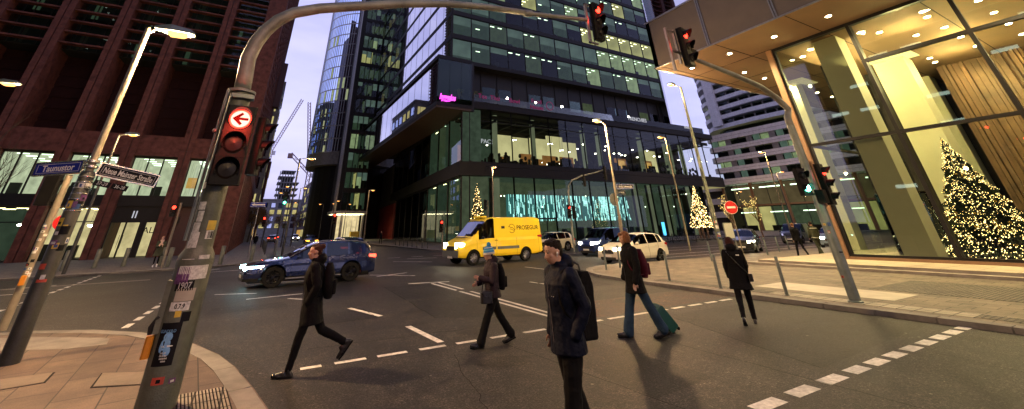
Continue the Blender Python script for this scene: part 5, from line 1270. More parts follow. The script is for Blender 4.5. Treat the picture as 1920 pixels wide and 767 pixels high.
# plate running away to the left: start at its far end so the lettering reads left to right
a_l = R(157); st_ = Vector((math.cos(a_l)*.95, math.sin(a_l)*.95, zs_+.02))
street_sign(ll, st_, a_l+PI, .80, .23, 'Taunustor', 'sign_blue', .165, tilt=-4)
a_r = R(12); st_ = Vector((math.cos(a_r)*.14, math.sin(a_r)*.14, zs_+.04))
street_sign(ll, st_, a_r, .94, .23, 'Neue Mainzer Straße', 'sign_black', .15, sx=.63, tilt=11)
TL = Matrix.Translation((0,0,zs_)) @ Matrix.Rotation(R(11),4,'Y') @ Matrix.Translation((0,0,-zs_)); b = MB(); b.M = Matrix.Rotation(a_r,4,'Z') @ Matrix.Translation((0,0,-.03)) @ TL; b.box(.16,.42,-.012,.012,zs_-.20,zs_-.10,0); b.box(.44,.70,-.012,.012,zs_-.20,zs_-.10,0); b.build('number_plate', 'sign_black', ll)
text_mesh('37-29', .085, .001, 'white_paint', 'lettering', ll, Matrix.Rotation(a_r,4,'Z') @ Matrix.Translation((0,0,-.03)) @ TL @ upright(.29,-.0145,zs_-.15), sx=.85); text_mesh('36-28', .085, .001, 'white_paint', 'lettering', ll, Matrix.Rotation(a_r,4,'Z') @ Matrix.Translation((0,0,-.03)) @ TL @ upright(.57,-.0145,zs_-.15), sx=.85)
b = MB(); b.tube([(0,0,zs_+.08),(math.cos(a_r)*.15,math.sin(a_r)*.15,zs_+.05)],.018,6); b.tube([(0,0,zs_+.1),(math.cos(a_l)*.16,math.sin(a_l)*.16,zs_+.04)],.018,6); b.build('sign_clamp', 'sign_chrome', ll)
# pale stickered signal post left of it
SPB = G(3,620,ZP)
sp_ = thing('signal_post', 'pale stickered pedestrian signal post at the far left with a small amber push button', 'traffic light', SPB)
b = MB(); b.lathe([(.075,0),(.07,3.25),(0,3.27)],(0,0,0),16); b.build('pole', 'pole_cream', sp_, True)
stickers(sp_, .074, 1.0, 2.3, 18, math.atan2(-SPB.y,-SPB.x)-1, math.atan2(-SPB.y,-SPB.x)+1, szs=(.04,.09))
b = MB(); b.cbox((.02,-.12,.95),(.09,.09,.19),0,0,.015); b.build('push_button', 'yellow_button', sp_)
signal(sp_, (-.28,.05,2.9), R(170), None, 1.0, two=True); b = MB(); b.tube([(-.2,.05,2.6),(0,0,2.6)],.025,6); b.tube([(-.2,.05,3.1),(0,0,3.1)],.025,6); b.build('bracket', 'signal_black', sp_)
b = MB(); b.lathe([(0,-.012),(.17,-.012),(.17,.012),(0,.012)],(0,0,0),20,0); b.v = [(x+.28,z-.1,y+2.15) for x,y,z in b.v]; b.lathe([(.1,-.016),(.14,-.016),(.14,.0)],(0,0,0),20,1) if 0 else None; b.build('round_sign', 'sign_blue', sp_)
b = MB(); b.lathe([(.135,-.02),(.175,-.02),(.175,.02),(.135,.02)],(0,0,0),24,0); b.v = [(x+.28,z-.1,y+2.15) for x,y,z in b.v]; b.tube([(.17,-.115,2.04),(.39,-.115,2.26)],.016,4,0); b.build('round_sign_border', 'sign_red', sp_)
# dark third pole behind
p3 = G(128,508,ZP); p3b = Vector((-8.9,32.3,ZP))
lamp('street_lamp', 'orange street lamp on a dark pole seen just below the corner lamp, left', p3b, 7.6, (.6,-.2), 900, (.09,.06), 'pole_dark', far=True)
lamp('street_lamp', 'street lamp whose glowing head hangs at the left picture edge', (-10.6,21.5,ZP), 7.3, (.7,-.1), 1200, (.09,.06), 'pole_dark', far=False)
def lamp_at(px, py, h, off, label, power, r=(.085,.05), mp='pole_cream', far=True, group='sodium street lamps'):
    q = G(px,py,h+ZP); return lamp('street_lamp', label, (q.x-off[0], q.y-off[1], ZP), h, off, power, r, mp, far=far, group=group)
cl = lamp_at(1122,228,7.4,(-.7,-.2),'street lamp with two street name plates in front of the glass tower', 2600, (.09,.055), far=False)
b = MB()
street_sign(cl, Vector((.12,-.05,3.55)), R(20), .95, .22, 'Neue Mainzer Straße', 'sign_black', .14, sx=.68); street_sign(cl, Vector((.1,-.08,3.82)), R(-22), .95, .22, 'Große Gallusstraße', 'sign_black', .14, sx=.7)
b.lathe([(0,-.01),(.32,-.01),(.32,.01),(0,.01)],(0,0,0),24,0); b.v = [(x-.1,z+.1,y+3.15) for x,y,z in b.v]; b.build('round_sign_back','galv',cl)
q = G(1357,482,ZP); zz = OP(1262,160,q,0).z
tl = lamp('street_lamp', 'tall street lamp with its head against the sky, on a thick stickered post', q, zz-ZP, (-.9,.0), 800, (.15,.07), 'pole_green', far=True)
stickers(tl, .152, .8, 2.6, 14, al-1.2, al+.4, szs=(.08,.2))
lamp_at(1240,258,8.6,(-.5,.0),'thin street lamp glowing orange over the right part of the glass base', 500, (.07,.05))
lamp_at(1428,286,8.6,(-.6,0),'orange street lamp in front of the white banded block', 500, (.08,.05))
lamp_at(924,314,8.0,(0.05,-.05),'post top street lamp above the yellow van', 600, (.08,.06))
lamp_at(698,357,7.6,(.5,0),'street lamp by the red hoarding', 500)
lamp_at(582,298,8.2,(.9,0),'dark street lamp with a boxy head between the cranes and the road', 700, (.10,.07), 'pole_dark')
far_l = [(541,350,8,'first of the small far street lamps left of the avenue'),(571,353,8,'small far street lamp in the middle of the avenue'),(529,362,8,'small far street lamp beside the bare amber trees'),(633,377,7,'small far street lamp left of the lit entrance canopy'),(627,382,7,'small far street lamp behind the one at the lit canopy'),(655,383,7,'low far lamp above the lit entrance canopy'),(602,383,7,'small far lamp above the red shop lights'),(553,380,8,'small far street lamp near the vanishing point')]
for i,(px,py,h,lab) in enumerate(far_l): lamp_at(px,py,h,(.5 if i % 2 else -.5,0),lab,180 if i < 4 else 0,(.09,.06),'pole_dark',True,'small far street lamps down the avenue')
for i_,(x_,y_) in enumerate(((70,33.5),(92,34.5),(104,60))): lamp('street_lamp', ['street lamp on the side street before the banded block','second street lamp on the side street nearer the banded block','third street lamp close under the banded block'][i_], (x_,y_,ZP), 9, (.6,-.5), 1500, (.09,.06), 'pole_dark', far=True)
# spare warm light from the next lamps along, outside the frame (their poles stand there too)
lamp('street_lamp', 'street lamp on the near pavement behind the viewpoint', (-1.6,-5.5,ZP), 8.0, (1.3,0), 1700, group='sodium street lamps')
lamp('street_lamp', 'street lamp at the kerb of the right pavement behind the viewpoint', (14.3,-7.5,ZP), 8.0, (-1.3,0), 1800, group='sodium street lamps')
# ---- right hand mast
RB = G(1605,567,ZP)
rm = thing('traffic_mast', 'leaning looking grey traffic light mast with a bent arm on the right pavement', 'traffic light', RB)
top = OP(1497,238,RB,0)-RB
b = MB(); b.lathe([(.16,0),(.16,.03),(.125,.05)],(0,0,0),18); b.lathe([(.122,.04),(.118,2.3),(.10,2.35),(.095,2.36)],(0,0,0),20); b.tube([(0,0,2.3),(0,0,top.z)],[.105,.095],18); b.build('pole', 'pole_grey', rm, True)
bp = [(1490,225),(1478,205),(1455,183),(1425,162),(1380,142),(1330,122),(1285,104)]
pts = [Vector((0,0,top.z-.1)), Vector((0,0,top.z+.25))]
for x,y in bp[1:]:
    q = OP(x,y,RB,0)-RB; q.y = 0; pts.append(q)
pts = [p for p in pts]; b = MB(); b.tube(pts, [.095,.093,.09,.085,.078,.07,.06,.05], 14); b.build('arm', 'galv', rm, 'all')
e_ = pts[-1]
b = MB(); b.tube([e_, e_+Vector((-.5,0,.05))], .04, 10); b.box(e_.x-.62,e_.x-.56,-.03,.03,e_.z-.55,e_.z+.7,0); b.box(e_.x-.3,e_.x-.26,-.03,.03,e_.z-.3,e_.z+.7,0); b.box(e_.x-.6,e_.x-.26,-.02,.02,e_.z+.62,e_.z+.67,0); b.build('bracket', 'steel_edge', rm)
b = MB(); b.cbox((e_.x+.3,-.05,e_.z+.15),(.2,.1,.1)); b.tube([(e_.x+.2,0,e_.z-.05),(e_.x+.3,-.04,e_.z+.12)],.015,5); b.build('sensor', 'signal_black', rm)
hd, lp = signal(rm, (e_.x-.14,-.14,e_.z+.15), R(10), 'red', 1.0); red_c = wpos(rm, lp)
hd, lp = signal(rm, (.36,-.14,2.78), R(6), 'red', 1.0); red_d = wpos(rm, lp)
b = MB(); b.box(.12,.2,-.1,-.06,2.2,3.4,0); b.box(.1,.3,-.09,.05,2.25,2.3,0); b.box(.1,.3,-.09,.05,3.28,3.33,0); b.build('backboard', 'wood_frame', rm)
hd, lp = signal(rm, (-.55,-.02,2.82), R(-20), 'green', .95, walk=True, two=True); grn = wpos(rm, lp)
b = MB(); b.box(-.45,-.1,-.03,.03,2.5,2.54,0); b.cbox((-.05,-.14,2.45),(.22,.2,.34),0,0,.02); b.build('bracket', 'signal_black', rm)
stickers(rm, .121, .5, 2.2, 5, math.atan2(-RB.y,-RB.x)-.8, math.atan2(-RB.y,-RB.x)+.8, szs=(.04,.1))
for p_, c_, w_ in ((red_c,(1,.06,.03),6),(red_d,(1,.06,.03),6),(grn,(.1,1,.55),5)): point('signal_glow', p_+Vector((0,-.1,-.05)), w_, c_, .08)
# ---- crossing signals and distant signals
def post_signal(label, base, h, lit, rz, arm=None, mp='pole_cream', s=1.0, two=False, off=(.25,-.05), power=3):
    t_ = thing('signal_post', label, 'traffic light', base)
    b = MB(); b.lathe([(.07,0),(.06,h),(0,h+.01)],(0,0,0),12); b.build('pole', mp, t_, True)
    hd, lp = signal(t_, (off[0],off[1],h-.45), rz, lit, s, two=two)
    b = MB(); b.box(min(0,off[0]),max(0,off[0]),off[1]-.01,.02,h-.2,h-.16,0); b.box(min(0,off[0]),max(0,off[0]),off[1]-.01,.02,h-.75,h-.71,0); b.build('bracket','signal_black',t_)
    if lit and power: point('signal_glow', wpos(t_,lp)+Vector((0,-.15,0)), power, (1,.06,.03) if lit == 'red' else (.1,1,.6), .08)
    return t_
post_signal('red pedestrian signal on a cream post beside the standing figure, left', (-4.75,33.2,ZP), 3.7, 'red', R(12), off=(-.3,-.1), two=True)
q = G(1072,470,ZP); 
cm = thing('traffic_mast', 'slim traffic light mast with a curved arm behind the cars at the centre', 'traffic light', (22.0,26.4,ZP))
b = MB(); b.lathe([(.09,0),(.075,4.4)],(0,0,0),12); b.tube([(0,0,4.3),(.1,0,4.9),(.5,0,5.35),(1.6,0,5.75),(3.2,0,6.1),(4.3,0,6.4)],[.075,.072,.068,.06,.055,.05],10); b.build('arm','galv',cm,True)
signal(cm,(4.4,-.05,6.1),R(200),None,1.1); signal(cm,(1.9,.0,5.4),R(200),None,.9)
hd, lp = signal(cm,(-.22,-.1,2.95),R(10),'red',.95); signal(cm,(.35,.0,2.9),R(95),None,.9); point('signal_glow', wpos(cm,lp)+Vector((0,-.15,0)), 3, (1,.06,.03), .08)
post_signal('dark signal post left of the lit christmas tree in the glass corner', (21.6,39.6,ZP), 4.6, None, R(95), off=(-.35,0))
b = MB(); b.ell((0,0,0),(.11,.11,.06),8,6); o = b.build('green_lens','sig_green'); o.location = (21.0,39.5,2.2); tag(o,'small green signal lamp left of the yellow van','signal lamp')
post_signal('small red signal in front of the dark side glazing right of the hoarding', (16.9,40.9,ZP), 2.6, 'red', R(5), off=(-.2,-.05), s=1.1, power=6)
post_signal('red signal with a pink glow over the car with lit brake lights', (9.4,62,ZP), 3.9, 'red', R(5), off=(-.25,-.05), s=1.3, power=30, mp='pole_dark')
post_signal('red signal over the left pavement far down the avenue', (.8,70,ZP), 3.8, 'red', R(-5), off=(-.25,-.05), s=1.3, power=30, mp='pole_dark')
post_signal('bright green signal on the avenue between the two red ones', (2.2,58,ZP), 6.2, 'green', R(0), off=(.1,-.1), s=1.5, power=60, mp='pole_dark')
# ---- signs
def pole_sign(name, label, cat, base, h, mp, build, r=.035):
    t_ = thing(name, label, cat, base); b = MB(); b.lathe([(r,0),(r,h),(0,h+.01)],(0,0,0),10); b.build('pole', mp, t_, True); build(t_); return t_
def oneway(t_):
    M_ = Matrix.Rotation(R(-5),4,'Z'); b = MB(); b.M = M_; b.box(-.62,.5,-.06,-.03,3.7,4.06,0); b.box(-.6,.48,-.062,-.06,3.72,3.74,1); b.box(-.6,.48,-.062,-.06,4.02,4.04,1)
    b.add([(x,-.064,z+3.88) for x,z in [(-.54,0),(-.34,.12),(-.34,.05),(.42,.05),(.42,-.05),(-.34,-.05),(-.34,-.12)]],[tuple(range(7))],1); b.build('plate',['sign_blue','white_paint'],t_)
pole_sign('one_way_sign', 'blue one way sign with a white arrow pointing left on a thin pole', 'road sign', G(463,488,ZP), 4.1, 'steel_edge', oneway)
def noentry(t_):
    r_ = .36; b = MB(); b.lathe([(0,-.012),(r_,-.012),(r_,.012),(0,.012)],(0,0,0),28,0); b.v = [(x,z-.06,y+2.75) for x,y,z in b.v]; b.lathe([(r_,-.014),(r_+.025,-.014),(r_+.025,.014),(r_,.014)],(0,0,0),28,1) if 0 else None
    b.box(-.25,.25,-.082,-.078,2.69,2.81,1); b.M = Matrix.Identity(4); o = b.build('plate',['sign_red','white_paint'],t_); 
    for v in o.data.vertices: v.co = Matrix.Rotation(R(-35),4,'Z') @ v.co
    b = MB(); b.tube([(math.cos(k*PI/14)*(r_+.01),-.06,2.75+math.sin(k*PI/14)*(r_+.01)) for k in range(29)],.014,5); o = b.build('rim','white_paint',t_)
    for v in o.data.vertices: v.co = Matrix.Rotation(R(-35),4,'Z') @ v.co
pole_sign('no_entry_sign', 'round red no entry sign with a white bar on a cream pole, right', 'road sign', (25.9,15.6,ZP), 2.8, 'pole_cream', noentry)
# notice board behind the tall lamp post
b = MB(); b.box(-.5,.5,-.03,.03,.9,1.9,0); b.box(-.45,.45,-.035,-.03,.95,1.85,1); b.box(-.5,-.44,-.03,.03,0,.9,0); b.box(.44,.5,-.03,.03,0,.9,0)
o = b.build('notice_board', ['galv','sticker_white']); o.location = G(1378,476,ZP); tag(o,'small pale notice board on legs behind the woman in the black coat','notice board')
# chalk board A-frame
b = MB(); b.box(-.4,.4,-.02,.02,0,1.35,0); o = b.build('frame','orange_board'); q = Vector((-4.2,41.2,ZP)); t_ = thing('chalk_board','orange framed chalk board standing at the dark portal','sign board',q); o.parent = t_; o.rotation_euler = (R(-10),0,0)
b = MB(); b.box(-.31,.31,-.028,-.021,.22,1.25,0); 
for i in range(8): b.box(-.24,.1+.1*math.sin(i*2.1),-.031,-.029,1.08-i*.11,1.1-i*.11,1)
o = b.build('slate',['chalkboard','sticker_white'],t_); o.rotation_euler = (R(-10),0,0); b = MB(); b.box(-.4,.4,.35,.39,0,1.33,0); o = b.build('rear_leg','orange_board',t_); o.rotation_euler = (R(8),0,0)
# ---- bollards
def bollard(base, h, r, label, m_='pole_grey', tilt=0, group=None, cap=True):
    b = MB(); b.lathe([(r*1.5,0),(r*1.5,.015),(r,.02),(r,h-.03),(r*.85,h),(0,h+.005)],(0,0,0),14,0)
    if cap: b.lathe([(r*1.03,h-.16),(r*1.05,h-.16),(r*1.05,h-.10),(r*1.03,h-.10)],(0,0,0),14,1)
    o = b.build('bollard',[m_,'steel_edge'],None,True); o.location = base; o.rotation_euler = (0,tilt,0); return tag(o,label,'bollard',None,None) if not group else tag(o,label,'bollard',group)
rbs = [((1352,541),'steel bollard at the kerb just left of the woman in the black coat'),((1476,554),'steel bollard at the kerb between the woman and the leaning mast'),((1256,527),'steel bollard right of the person with the green suitcase'),((1137,506),'steel bollard in front of the white hatchback grille'),((1163,502),'steel bollard in front of the white hatchback headlight')]
for (px,py),lab in rbs: bollard(G(px,py,ZP), .95, .045, lab, group='slim steel bollards on the right pavement')
for (px,py),lab in [((1335,490),'thin upright bollard left of the thick lamp post'),((1440,478),'thin bollard in front of the small dark car'),((1462,472),'thin bollard at the corner of the dark car'),((1385,474),'thin bollard by the notice board'),((1480,468),'thin bollard left of the two walkers on the terrace')]: bollard(G(px,py,ZP), .95, .045, lab, group='thin bollards on the side pavement')
for i,((x,y),lab) in enumerate([(G(115,509,ZP).xy,'thick bollard left of the third dark pole'),(G(175,503,ZP).xy,'thick bollard second from the left on the far pavement'),(G(230,500,ZP).xy,'thick bollard left of the standing figure'),(G(297,499,ZP).xy,'thick bollard right behind the standing figure'),(G(313,501,ZP).xy,'thick bollard at the cream signal post'),(G(412,496,ZP).xy,'thick bollard right of the stickered mast'),(G(470,490,ZP).xy,'thick bollard at the foot of the one way sign')]): bollard((x,y,ZP), 1.1, .13, lab, 'pole_green', group='thick bollards on the far left pavement', cap=False)
for i in range(8): bollard((16.5+.05*i, 44+i*1.9, ZP), 1.0, .05, ['dark post %s'%w for w in ('nearest the junction on the right side of the avenue','second along the right side of the avenue','third along the right side of the avenue','fourth along the right side of the avenue','fifth along the right side of the avenue','sixth along the right side of the avenue','seventh along the right side of the avenue','farthest on the right side of the avenue')][i], 'pole_dark', group='dark posts on the right side of the avenue', cap=False)
for i in range(6): bollard((1.0,46+i*5,ZP), 1.0, .06, ['slim post %s'%w for w in ('nearest on the left side of the avenue','second on the left side of the avenue','third on the left side of the avenue','fourth on the left side of the avenue','fifth on the left side of the avenue','farthest on the left side of the avenue')][i], 'pole_dark', group='slim posts on the left side of the avenue', cap=False)
for i in range(9): bollard((41+i*2.3,33.9+.1*i,ZP-.1), 1.0, .05, ['dark bollard %s of the row in front of the parked bicycles'%w for w in ('first','second','third','fourth','fifth','sixth','seventh','eighth','ninth')][i], 'pole_dark', group='dark bollards before the bicycles', cap=False)
# barrier panels (tilted board fence at the avenue corner)
t_ = thing('barrier_fence','dark board barrier running down the kerb of the avenue','fence',(1.3,39.5,ZP))
for i in range(3):
    b = MB(); b.M = Matrix.Translation((.3+i*.1,i*3.2,0)); b.box(0,.06,0,3.1,.15,1.25,0); b.box(-.02,.08,-.04,.04,0,1.35,0); b.build('panel','tarp_grey',t_)
# bicycles parked by the tower
def bicycle(base, rz, label):
    t_ = thing('bicycle', label, 'bicycle', base, rz, 'bicycles parked by the glass tower')
    for x in (-.52,.52):
        b = MB(); b.tube([(x+.33*math.cos(k*PI/10),0,.34+.33*math.sin(k*PI/10)) for k in range(21)],.018,5)
        for k in range(8): b.tube([(x,0,.34),(x+.32*math.cos(k*PI/4),0,.34+.32*math.sin(k*PI/4))],.004,3)
        b.build('wheel','rubber',t_)
    b = MB(); 
    for p,q in (((-.52,0,.34),(-.1,0,.3)),((-.1,0,.3),(-.25,0,.85)),((-.25,0,.8),(.38,0,.85)),((-.1,0,.3),(.38,0,.82)),((.38,0,.95),(.52,0,.34)),((-.52,0,.34),(-.25,0,.78))): b.tube([p,q],.018,5)
    b.build('frame','dark_metal',t_); b = MB(); b.ell((-.27,0,.93),(.14,.06,.03),8,5); b.build('saddle','black_plastic',t_); b = MB(); b.tube([(.32,-.25,1.02),(.38,0,1.0),(.32,.25,1.02)],.015,5); b.build('handlebar','chrome',t_)
    return t_
b0 = bicycle((43,36.2,.0), R(80), 'parked bicycle first from the left in the row before the glass tower')
for i in range(7): dup(b0, (45+i*2.0,36.2+(i%3)*.3,.0), R(70+9*(i%4)), 'parked bicycle %s from the left in the row before the glass tower'%('second','third','fourth','fifth','sixth','seventh','eighth')[i])
# bright illuminated screen inside the tower base
b = MB(); b.box(0,.9,0,.1,0,2.3,0); b.box(.06,.84,-.01,0,.1,2.2,1); o = b.build('info_screen',['signal_black','screen_blue']); o.location = (62.3,50.6,.2); tag(o,'tall glowing blue screen behind the glass at the right end of the tower base','screen')
# ================================================================== vehicles
def lerpc(c, x):
    if x >= c[0][0]: return c[0][1]
    for (x0,z0),(x1,z1) in zip(c, c[1:]):
        if x <= x0 and x >= x1:
            t_ = (x0-x)/(x0-x1) if x0 != x1 else 0; return z0+(z1-z0)*t_
    return c[-1][1]
def car(name, label, cat, loc, rz, P):
    """body lofted from cross sections; local +X is forward"""
    root = thing(name, label, cat, loc, rz, P.get('group'))
    L, Wd = P['L'], P['W']/2; xf, xr = L/2, -L/2; wr = P.get('wr',.33); axf, axr = P['axf'], P['axr']; ar = wr+.055; sill = P.get('sill',.24)
    top, belt = P['top'], P['belt']     # lists (x, z), x descending
    gx = P['glass']                     # windscreen base, roof front, roof rear, rear window base
    xs = set([xf-L*0, xf-.02, xf-.06, xf-.14, xf-.28, xf-.45, xr, xr+.02, xr+.06, xr+.14, xr+.28] + [p[0] for p in top] + [p[0] for p in belt] + list(gx) + [w for s_ in P['side'] for w in s_])
    for ax in (axf, axr):
        for k in range(-8,9): xs.add(round(ax+ar*k/8*.999,4))
    k = xr
    while k < xf: xs.add(round(k,3)); k += .18
    xs = sorted([x for x in xs if xr <= x <= xf], reverse=True); q = [xs[0]]
    for x in xs[1:]:
        if q[-1]-x > .006: q.append(x)
    xs = q
    def hw(x):
        f = Wd
        d = xf-x
        if d < .9: f *= 1-P.get('nose',.16)*(1-d/.9)**2.2
        d = x-xr
        if d < .7: f *= 1-P.get('tail',.10)*(1-d/.7)**2.2
        return f
    cabin = P.get('rw',.74)
    def sec(x):
        w = hw(x); zb = sill; 
        if xf-x < .5: zb = sill-.02+.05*(1-(xf-x)/.5)
        if x-xr < .5: zb = sill+.08*(1-(x-xr)/.5)
        inarch = False
        for ax in (axf, axr):
            d = abs(x-ax)
            if d < ar: zb = max(zb, wr+math.sqrt(max(0,ar*ar-d*d))); inarch = True
        zt = lerpc(top,x); ze = min(lerpc(belt,x), zt-.02)
        if x > gx[0]: rwf = .93-.10*max(0,(x-gx[0])/(xf-gx[0])); zs = zt-.05
        elif x > gx[1]: t_ = (gx[0]-x)/(gx[0]-gx[1]); rwf = .93+(cabin-.93)*t_; zs = zt-.05*(1-t_)-.07*t_
        elif x > gx[2]: rwf = cabin; zs = zt-.07
        elif x > gx[3]: t_ = (gx[2]-x)/max(.01,(gx[2]-gx[3])); rwf = cabin+(.86-cabin)*t_; zs = zt-.07
        else: rwf = .88; zs = zt-.05
        zs = max(zs, ze+.005); crease = ze-.16
        mid = sill+.28
        z1 = max(zb+.01, sill+.12); z2 = max(zb+.02, mid); z3 = max(z2+.02, (mid+crease)/2+.05); z4 = max(z3+.02,crease)
        return [(w*.94,zb),(w*.99,z1),(w*1.0,z2),(w*.985,z3),(w*.985,z4),(w*.955,ze),(w*rwf,zs),(w*rwf*.88,zt-.018),(w*rwf*.5,zt),(0,zt+.008)]
    S_ = [sec(x) for x in xs]; nS = len(S_[0])
    body, scr, rearw = MB(), MB(), MB(); sidew, trim = {}, {}
    def emitq(b, i, j, sgn, off=0):
        p = [(xs[i],S_[i][j]),(xs[i+1],S_[i+1][j]),(xs[i+1],S_[i+1][j+1]),(xs[i],S_[i][j+1])]
        pts = [(x, sgn*(y+off), z) for x,(y,z) in p]
        b.add(pts if sgn > 0 else pts[::-1], [(0,1,2,3)], 0)
    for i in range(len(xs)-1):
        xm = (xs[i]+xs[i+1])/2
        for j in range(nS-1):
            for sgn in (1,-1):
                tgt = body
                if j == 5:
                    for w_i,(a,c) in enumerate(P['side']):
                        if a > xm > c: tgt = sidew.setdefault((w_i,sgn), MB())
                if j in (7,8) and (gx[0] > xm > gx[1]): tgt = scr
                if j in (7,8) and (gx[2] > xm > gx[3]) and P.get('rearglass',True): tgt = rearw
                if j == 6 and (gx[0] > xm > gx[1]) and xm < gx[0]-.1: tgt = scr
                if j == 0 and P.get('clad') and S_[i][0][1] < sill+.05 and S_[i+1][0][1] < sill+.05: tgt = trim.setdefault(sgn, MB())
                emitq(tgt, i, j, sgn)
    for i, nrm in ((0,1),(len(xs)-1,-1)):
        pts = [(xs[i],y,z) for y,z in S_[i]]+[(xs[i],-y,z) for y,z in S_[i][::-1]]
        body.add(pts if nrm < 0 else pts[::-1], [tuple(range(len(pts)))], 0)
    # underside
    body.box(xr+.2, xf-.2, -Wd*.8, Wd*.8, sill-.06, sill+.05, 1)
    # dark wheel wells
    for ax in (axf, axr):
        for sgn in (1,-1):
            y0, y1 = sorted((sgn*(Wd-.34), sgn*(Wd-.035)))
            n = 16; 
            for k in range(n):
                a0, a1 = PI*k/n-.15, PI*(k+1)/n-.0; rr_ = ar+.004
                body.add([(ax+rr_*math.cos(a0),y0,wr+rr_*math.sin(a0)),(ax+rr_*math.cos(a1),y0,wr+rr_*math.sin(a1)),(ax+rr_*math.cos(a1),y1,wr+rr_*math.sin(a1)),(ax+rr_*math.cos(a0),y1,wr+rr_*math.sin(a0))],[(0,1,2,3)],1)
            body.add([(ax+ar*math.cos(PI*k/n*1.0),y0 if sgn > 0 else y1,wr+ar*math.sin(PI*k/n)) for k in range(n+1)],[tuple(range(n+1))],1)
    bo = body.build('body', [P['paint'],'dark_interior'], root, 32)
    for q_ in trim.values(): q_.build('sill_trim', P['clad'], root)
    if rearw.v: rearw.build('rear_window', 'glass_car', root, True)
    if scr.v: scr.build('windscreen', P.get('scrm','glass_car'), root, True)
    for q_ in sidew.values(): q_.build('side_window', 'glass_car', root, True)
    b = MB(); b.box(gx[3]+.2, gx[0]-.5, -Wd*.6, Wd*.6, .5, lerpc(belt,0)-.04, 0)
    for sx_ in P.get('seats',(.35,-.55)):
        for y in (-.37,.37): b.cbox((sx_,y,lerpc(belt,0)+.02),(.16,.42,.5),0,0,.03); b.cbox((sx_-.02,y,lerpc(belt,0)+.32),(.1,.22,.16),0,0,.02)
    b.build('cabin', 'dark_interior', root)
    # wheels
    wb = []
    for ax in (axf, axr):
        for sgn in (1,-1):
            wroot = MB(); y = sgn*(Wd-.13); w_ = .11
            pr_ = [(wr*.62,-w_),(wr*.93,-w_),(wr,-w_*.75),(wr,w_*.75),(wr*.93,w_),(wr*.62,w_)]
            n = 26; rings = [[(ax+r*math.cos(2*PI*k/n), y+yy, wr+r*math.sin(2*PI*k/n)) for k in range(n)] for r,yy in pr_]
            wroot.rings(rings, 0, False); ob = wroot.build('wheel', 'rubber', root, True)
            rm_ = MB(); yo = y+sgn*w_*.75
            rings = [[(ax+r*math.cos(2*PI*k/n), yy, wr+r*math.sin(2*PI*k/n)) for k in range(n)] for r,yy in ((wr*.66,y+sgn*w_*.95),(wr*.62,yo),(wr*.58,y-sgn*.03))]
            rm_.rings(rings,0,False); rm_.add([(ax+wr*.6*math.cos(2*PI*k/n), y-sgn*.02, wr+wr*.6*math.sin(2*PI*k/n)) for k in range(n)],[tuple(range(n))],1)
            ns = P.get('spokes',5)
            for k in range(ns):
                a0 = 2*PI*k/ns+.3
                for dd in (-.16,.16):
                    c_, s_ = math.cos(a0+dd), math.sin(a0+dd); c2, s2 = math.cos(a0), math.sin(a0)
                    p0 = Vector((ax+wr*.1*c2, yo-sgn*.01, wr+wr*.1*s2)); p1 = Vector((ax+wr*.6*c_, yo+sgn*.005, wr+wr*.6*s_)); rm_.tube([p0,p1],.022,4,0)
            rm_.tube([(ax,y-sgn*.02,wr),(ax,yo+sgn*.012,wr)],.055,10,0)
            rm_.build('rim', [P.get('rim','rim_silver'),'dark_interior'], ob, True)
    # lights
    def blk(nm, pts_, m_, par=root, s_=True):
        b = MB()
        b.rings(pts_, 0); return b.build(nm, m_, par, s_)
    zh = P['zh']; hf = P.get('hlen',.42); hh = P.get('hh',.09)
    for sgn in (1,-1):
        n = 8; rings = []
        for k in range(n+1):
            t_ = k/n; x = xf-.10-hf*t_-.0; x = min(x, xf-.06); w = hw(x)*(.955)+.012; yi = w*(1-.45*(1-t_)) if t_ < .5 else w*.985
            zc = zh+.05*t_; h_ = hh*(1-.55*t_)
            yy = w*(.60+.40*min(1,t_*1.6)); xx = xf+.012-.0-hf*max(0,t_-.35)*1.3 - (.05 if t_ > .3 else 0)*1 
            wloc = hw(min(xx,xf))*1.0+.008
            yy = min(yy, wloc) if t_ < .9 else wloc
            rings.append([(xx-.06,sgn*(yy-.06),zc-h_/2),(xx+.012,sgn*(yy+.006),zc-h_/2),(xx+.004,sgn*(yy+.006),zc+h_/2),(xx-.07,sgn*(yy-.06),zc+h_/2)])
        blk('headlight', rings, P.get('headm','head_warm') if P.get('lit',True) else 'glass_mirror')
    for sgn in (1,-1):
        zt_ = P['zt']; x = xr; w = hw(x)
        b = MB(); b.rings([[(x-.015,sgn*w*.55,zt_-.05),(x-.015,sgn*w*.55,zt_+.04),(x+.06,sgn*w*.55,zt_+.04),(x+.06,sgn*w*.55,zt_-.05)],[(x-.012,sgn*(w*1.0),zt_-.07),(x-.012,sgn*w*.98,zt_+.06),(x+.08,sgn*w*.96,zt_+.06),(x+.08,sgn*w*.96,zt_-.07)],[(x+.26,sgn*(hw(x+.3)+.008),zt_-.03),(x+.26,sgn*(hw(x+.3)+.008),zt_+.05),(x+.3,sgn*(hw(x+.3)*.95),zt_+.05),(x+.3,sgn*(hw(x+.3)*.95),zt_-.03)]],0)
        b.build('taillight', 'tail_red' if P.get('tail_on') else 'tail_dim', root)
    # grille, bumper intake, plate, mirrors, handles, door seams
    b = MB(); gz0, gz1, gw = P.get('grille',(.42,.62,.5)); b.box(xf-.06,xf+.012,-gw,gw,gz0,gz1,0)
    for k in range(4): b.box(xf+.012,xf+.02,-gw*.96,gw*.96,gz0+(gz1-gz0)*(k+.6)/4.6,gz0+(gz1-gz0)*(k+.6)/4.6+.012,1)
    b.build('grille',['black_plastic',P.get('grillem','chrome')],root)
    b = MB(); b.box(xf-.05,xf+.006,-Wd*.62,Wd*.62,sill+.02,sill+.12,0); b.box(xr-.008,xr+.05,-Wd*.7,Wd*.7,sill+.08,sill+.2,0); b.build('bumper_intake','black_plastic',root)
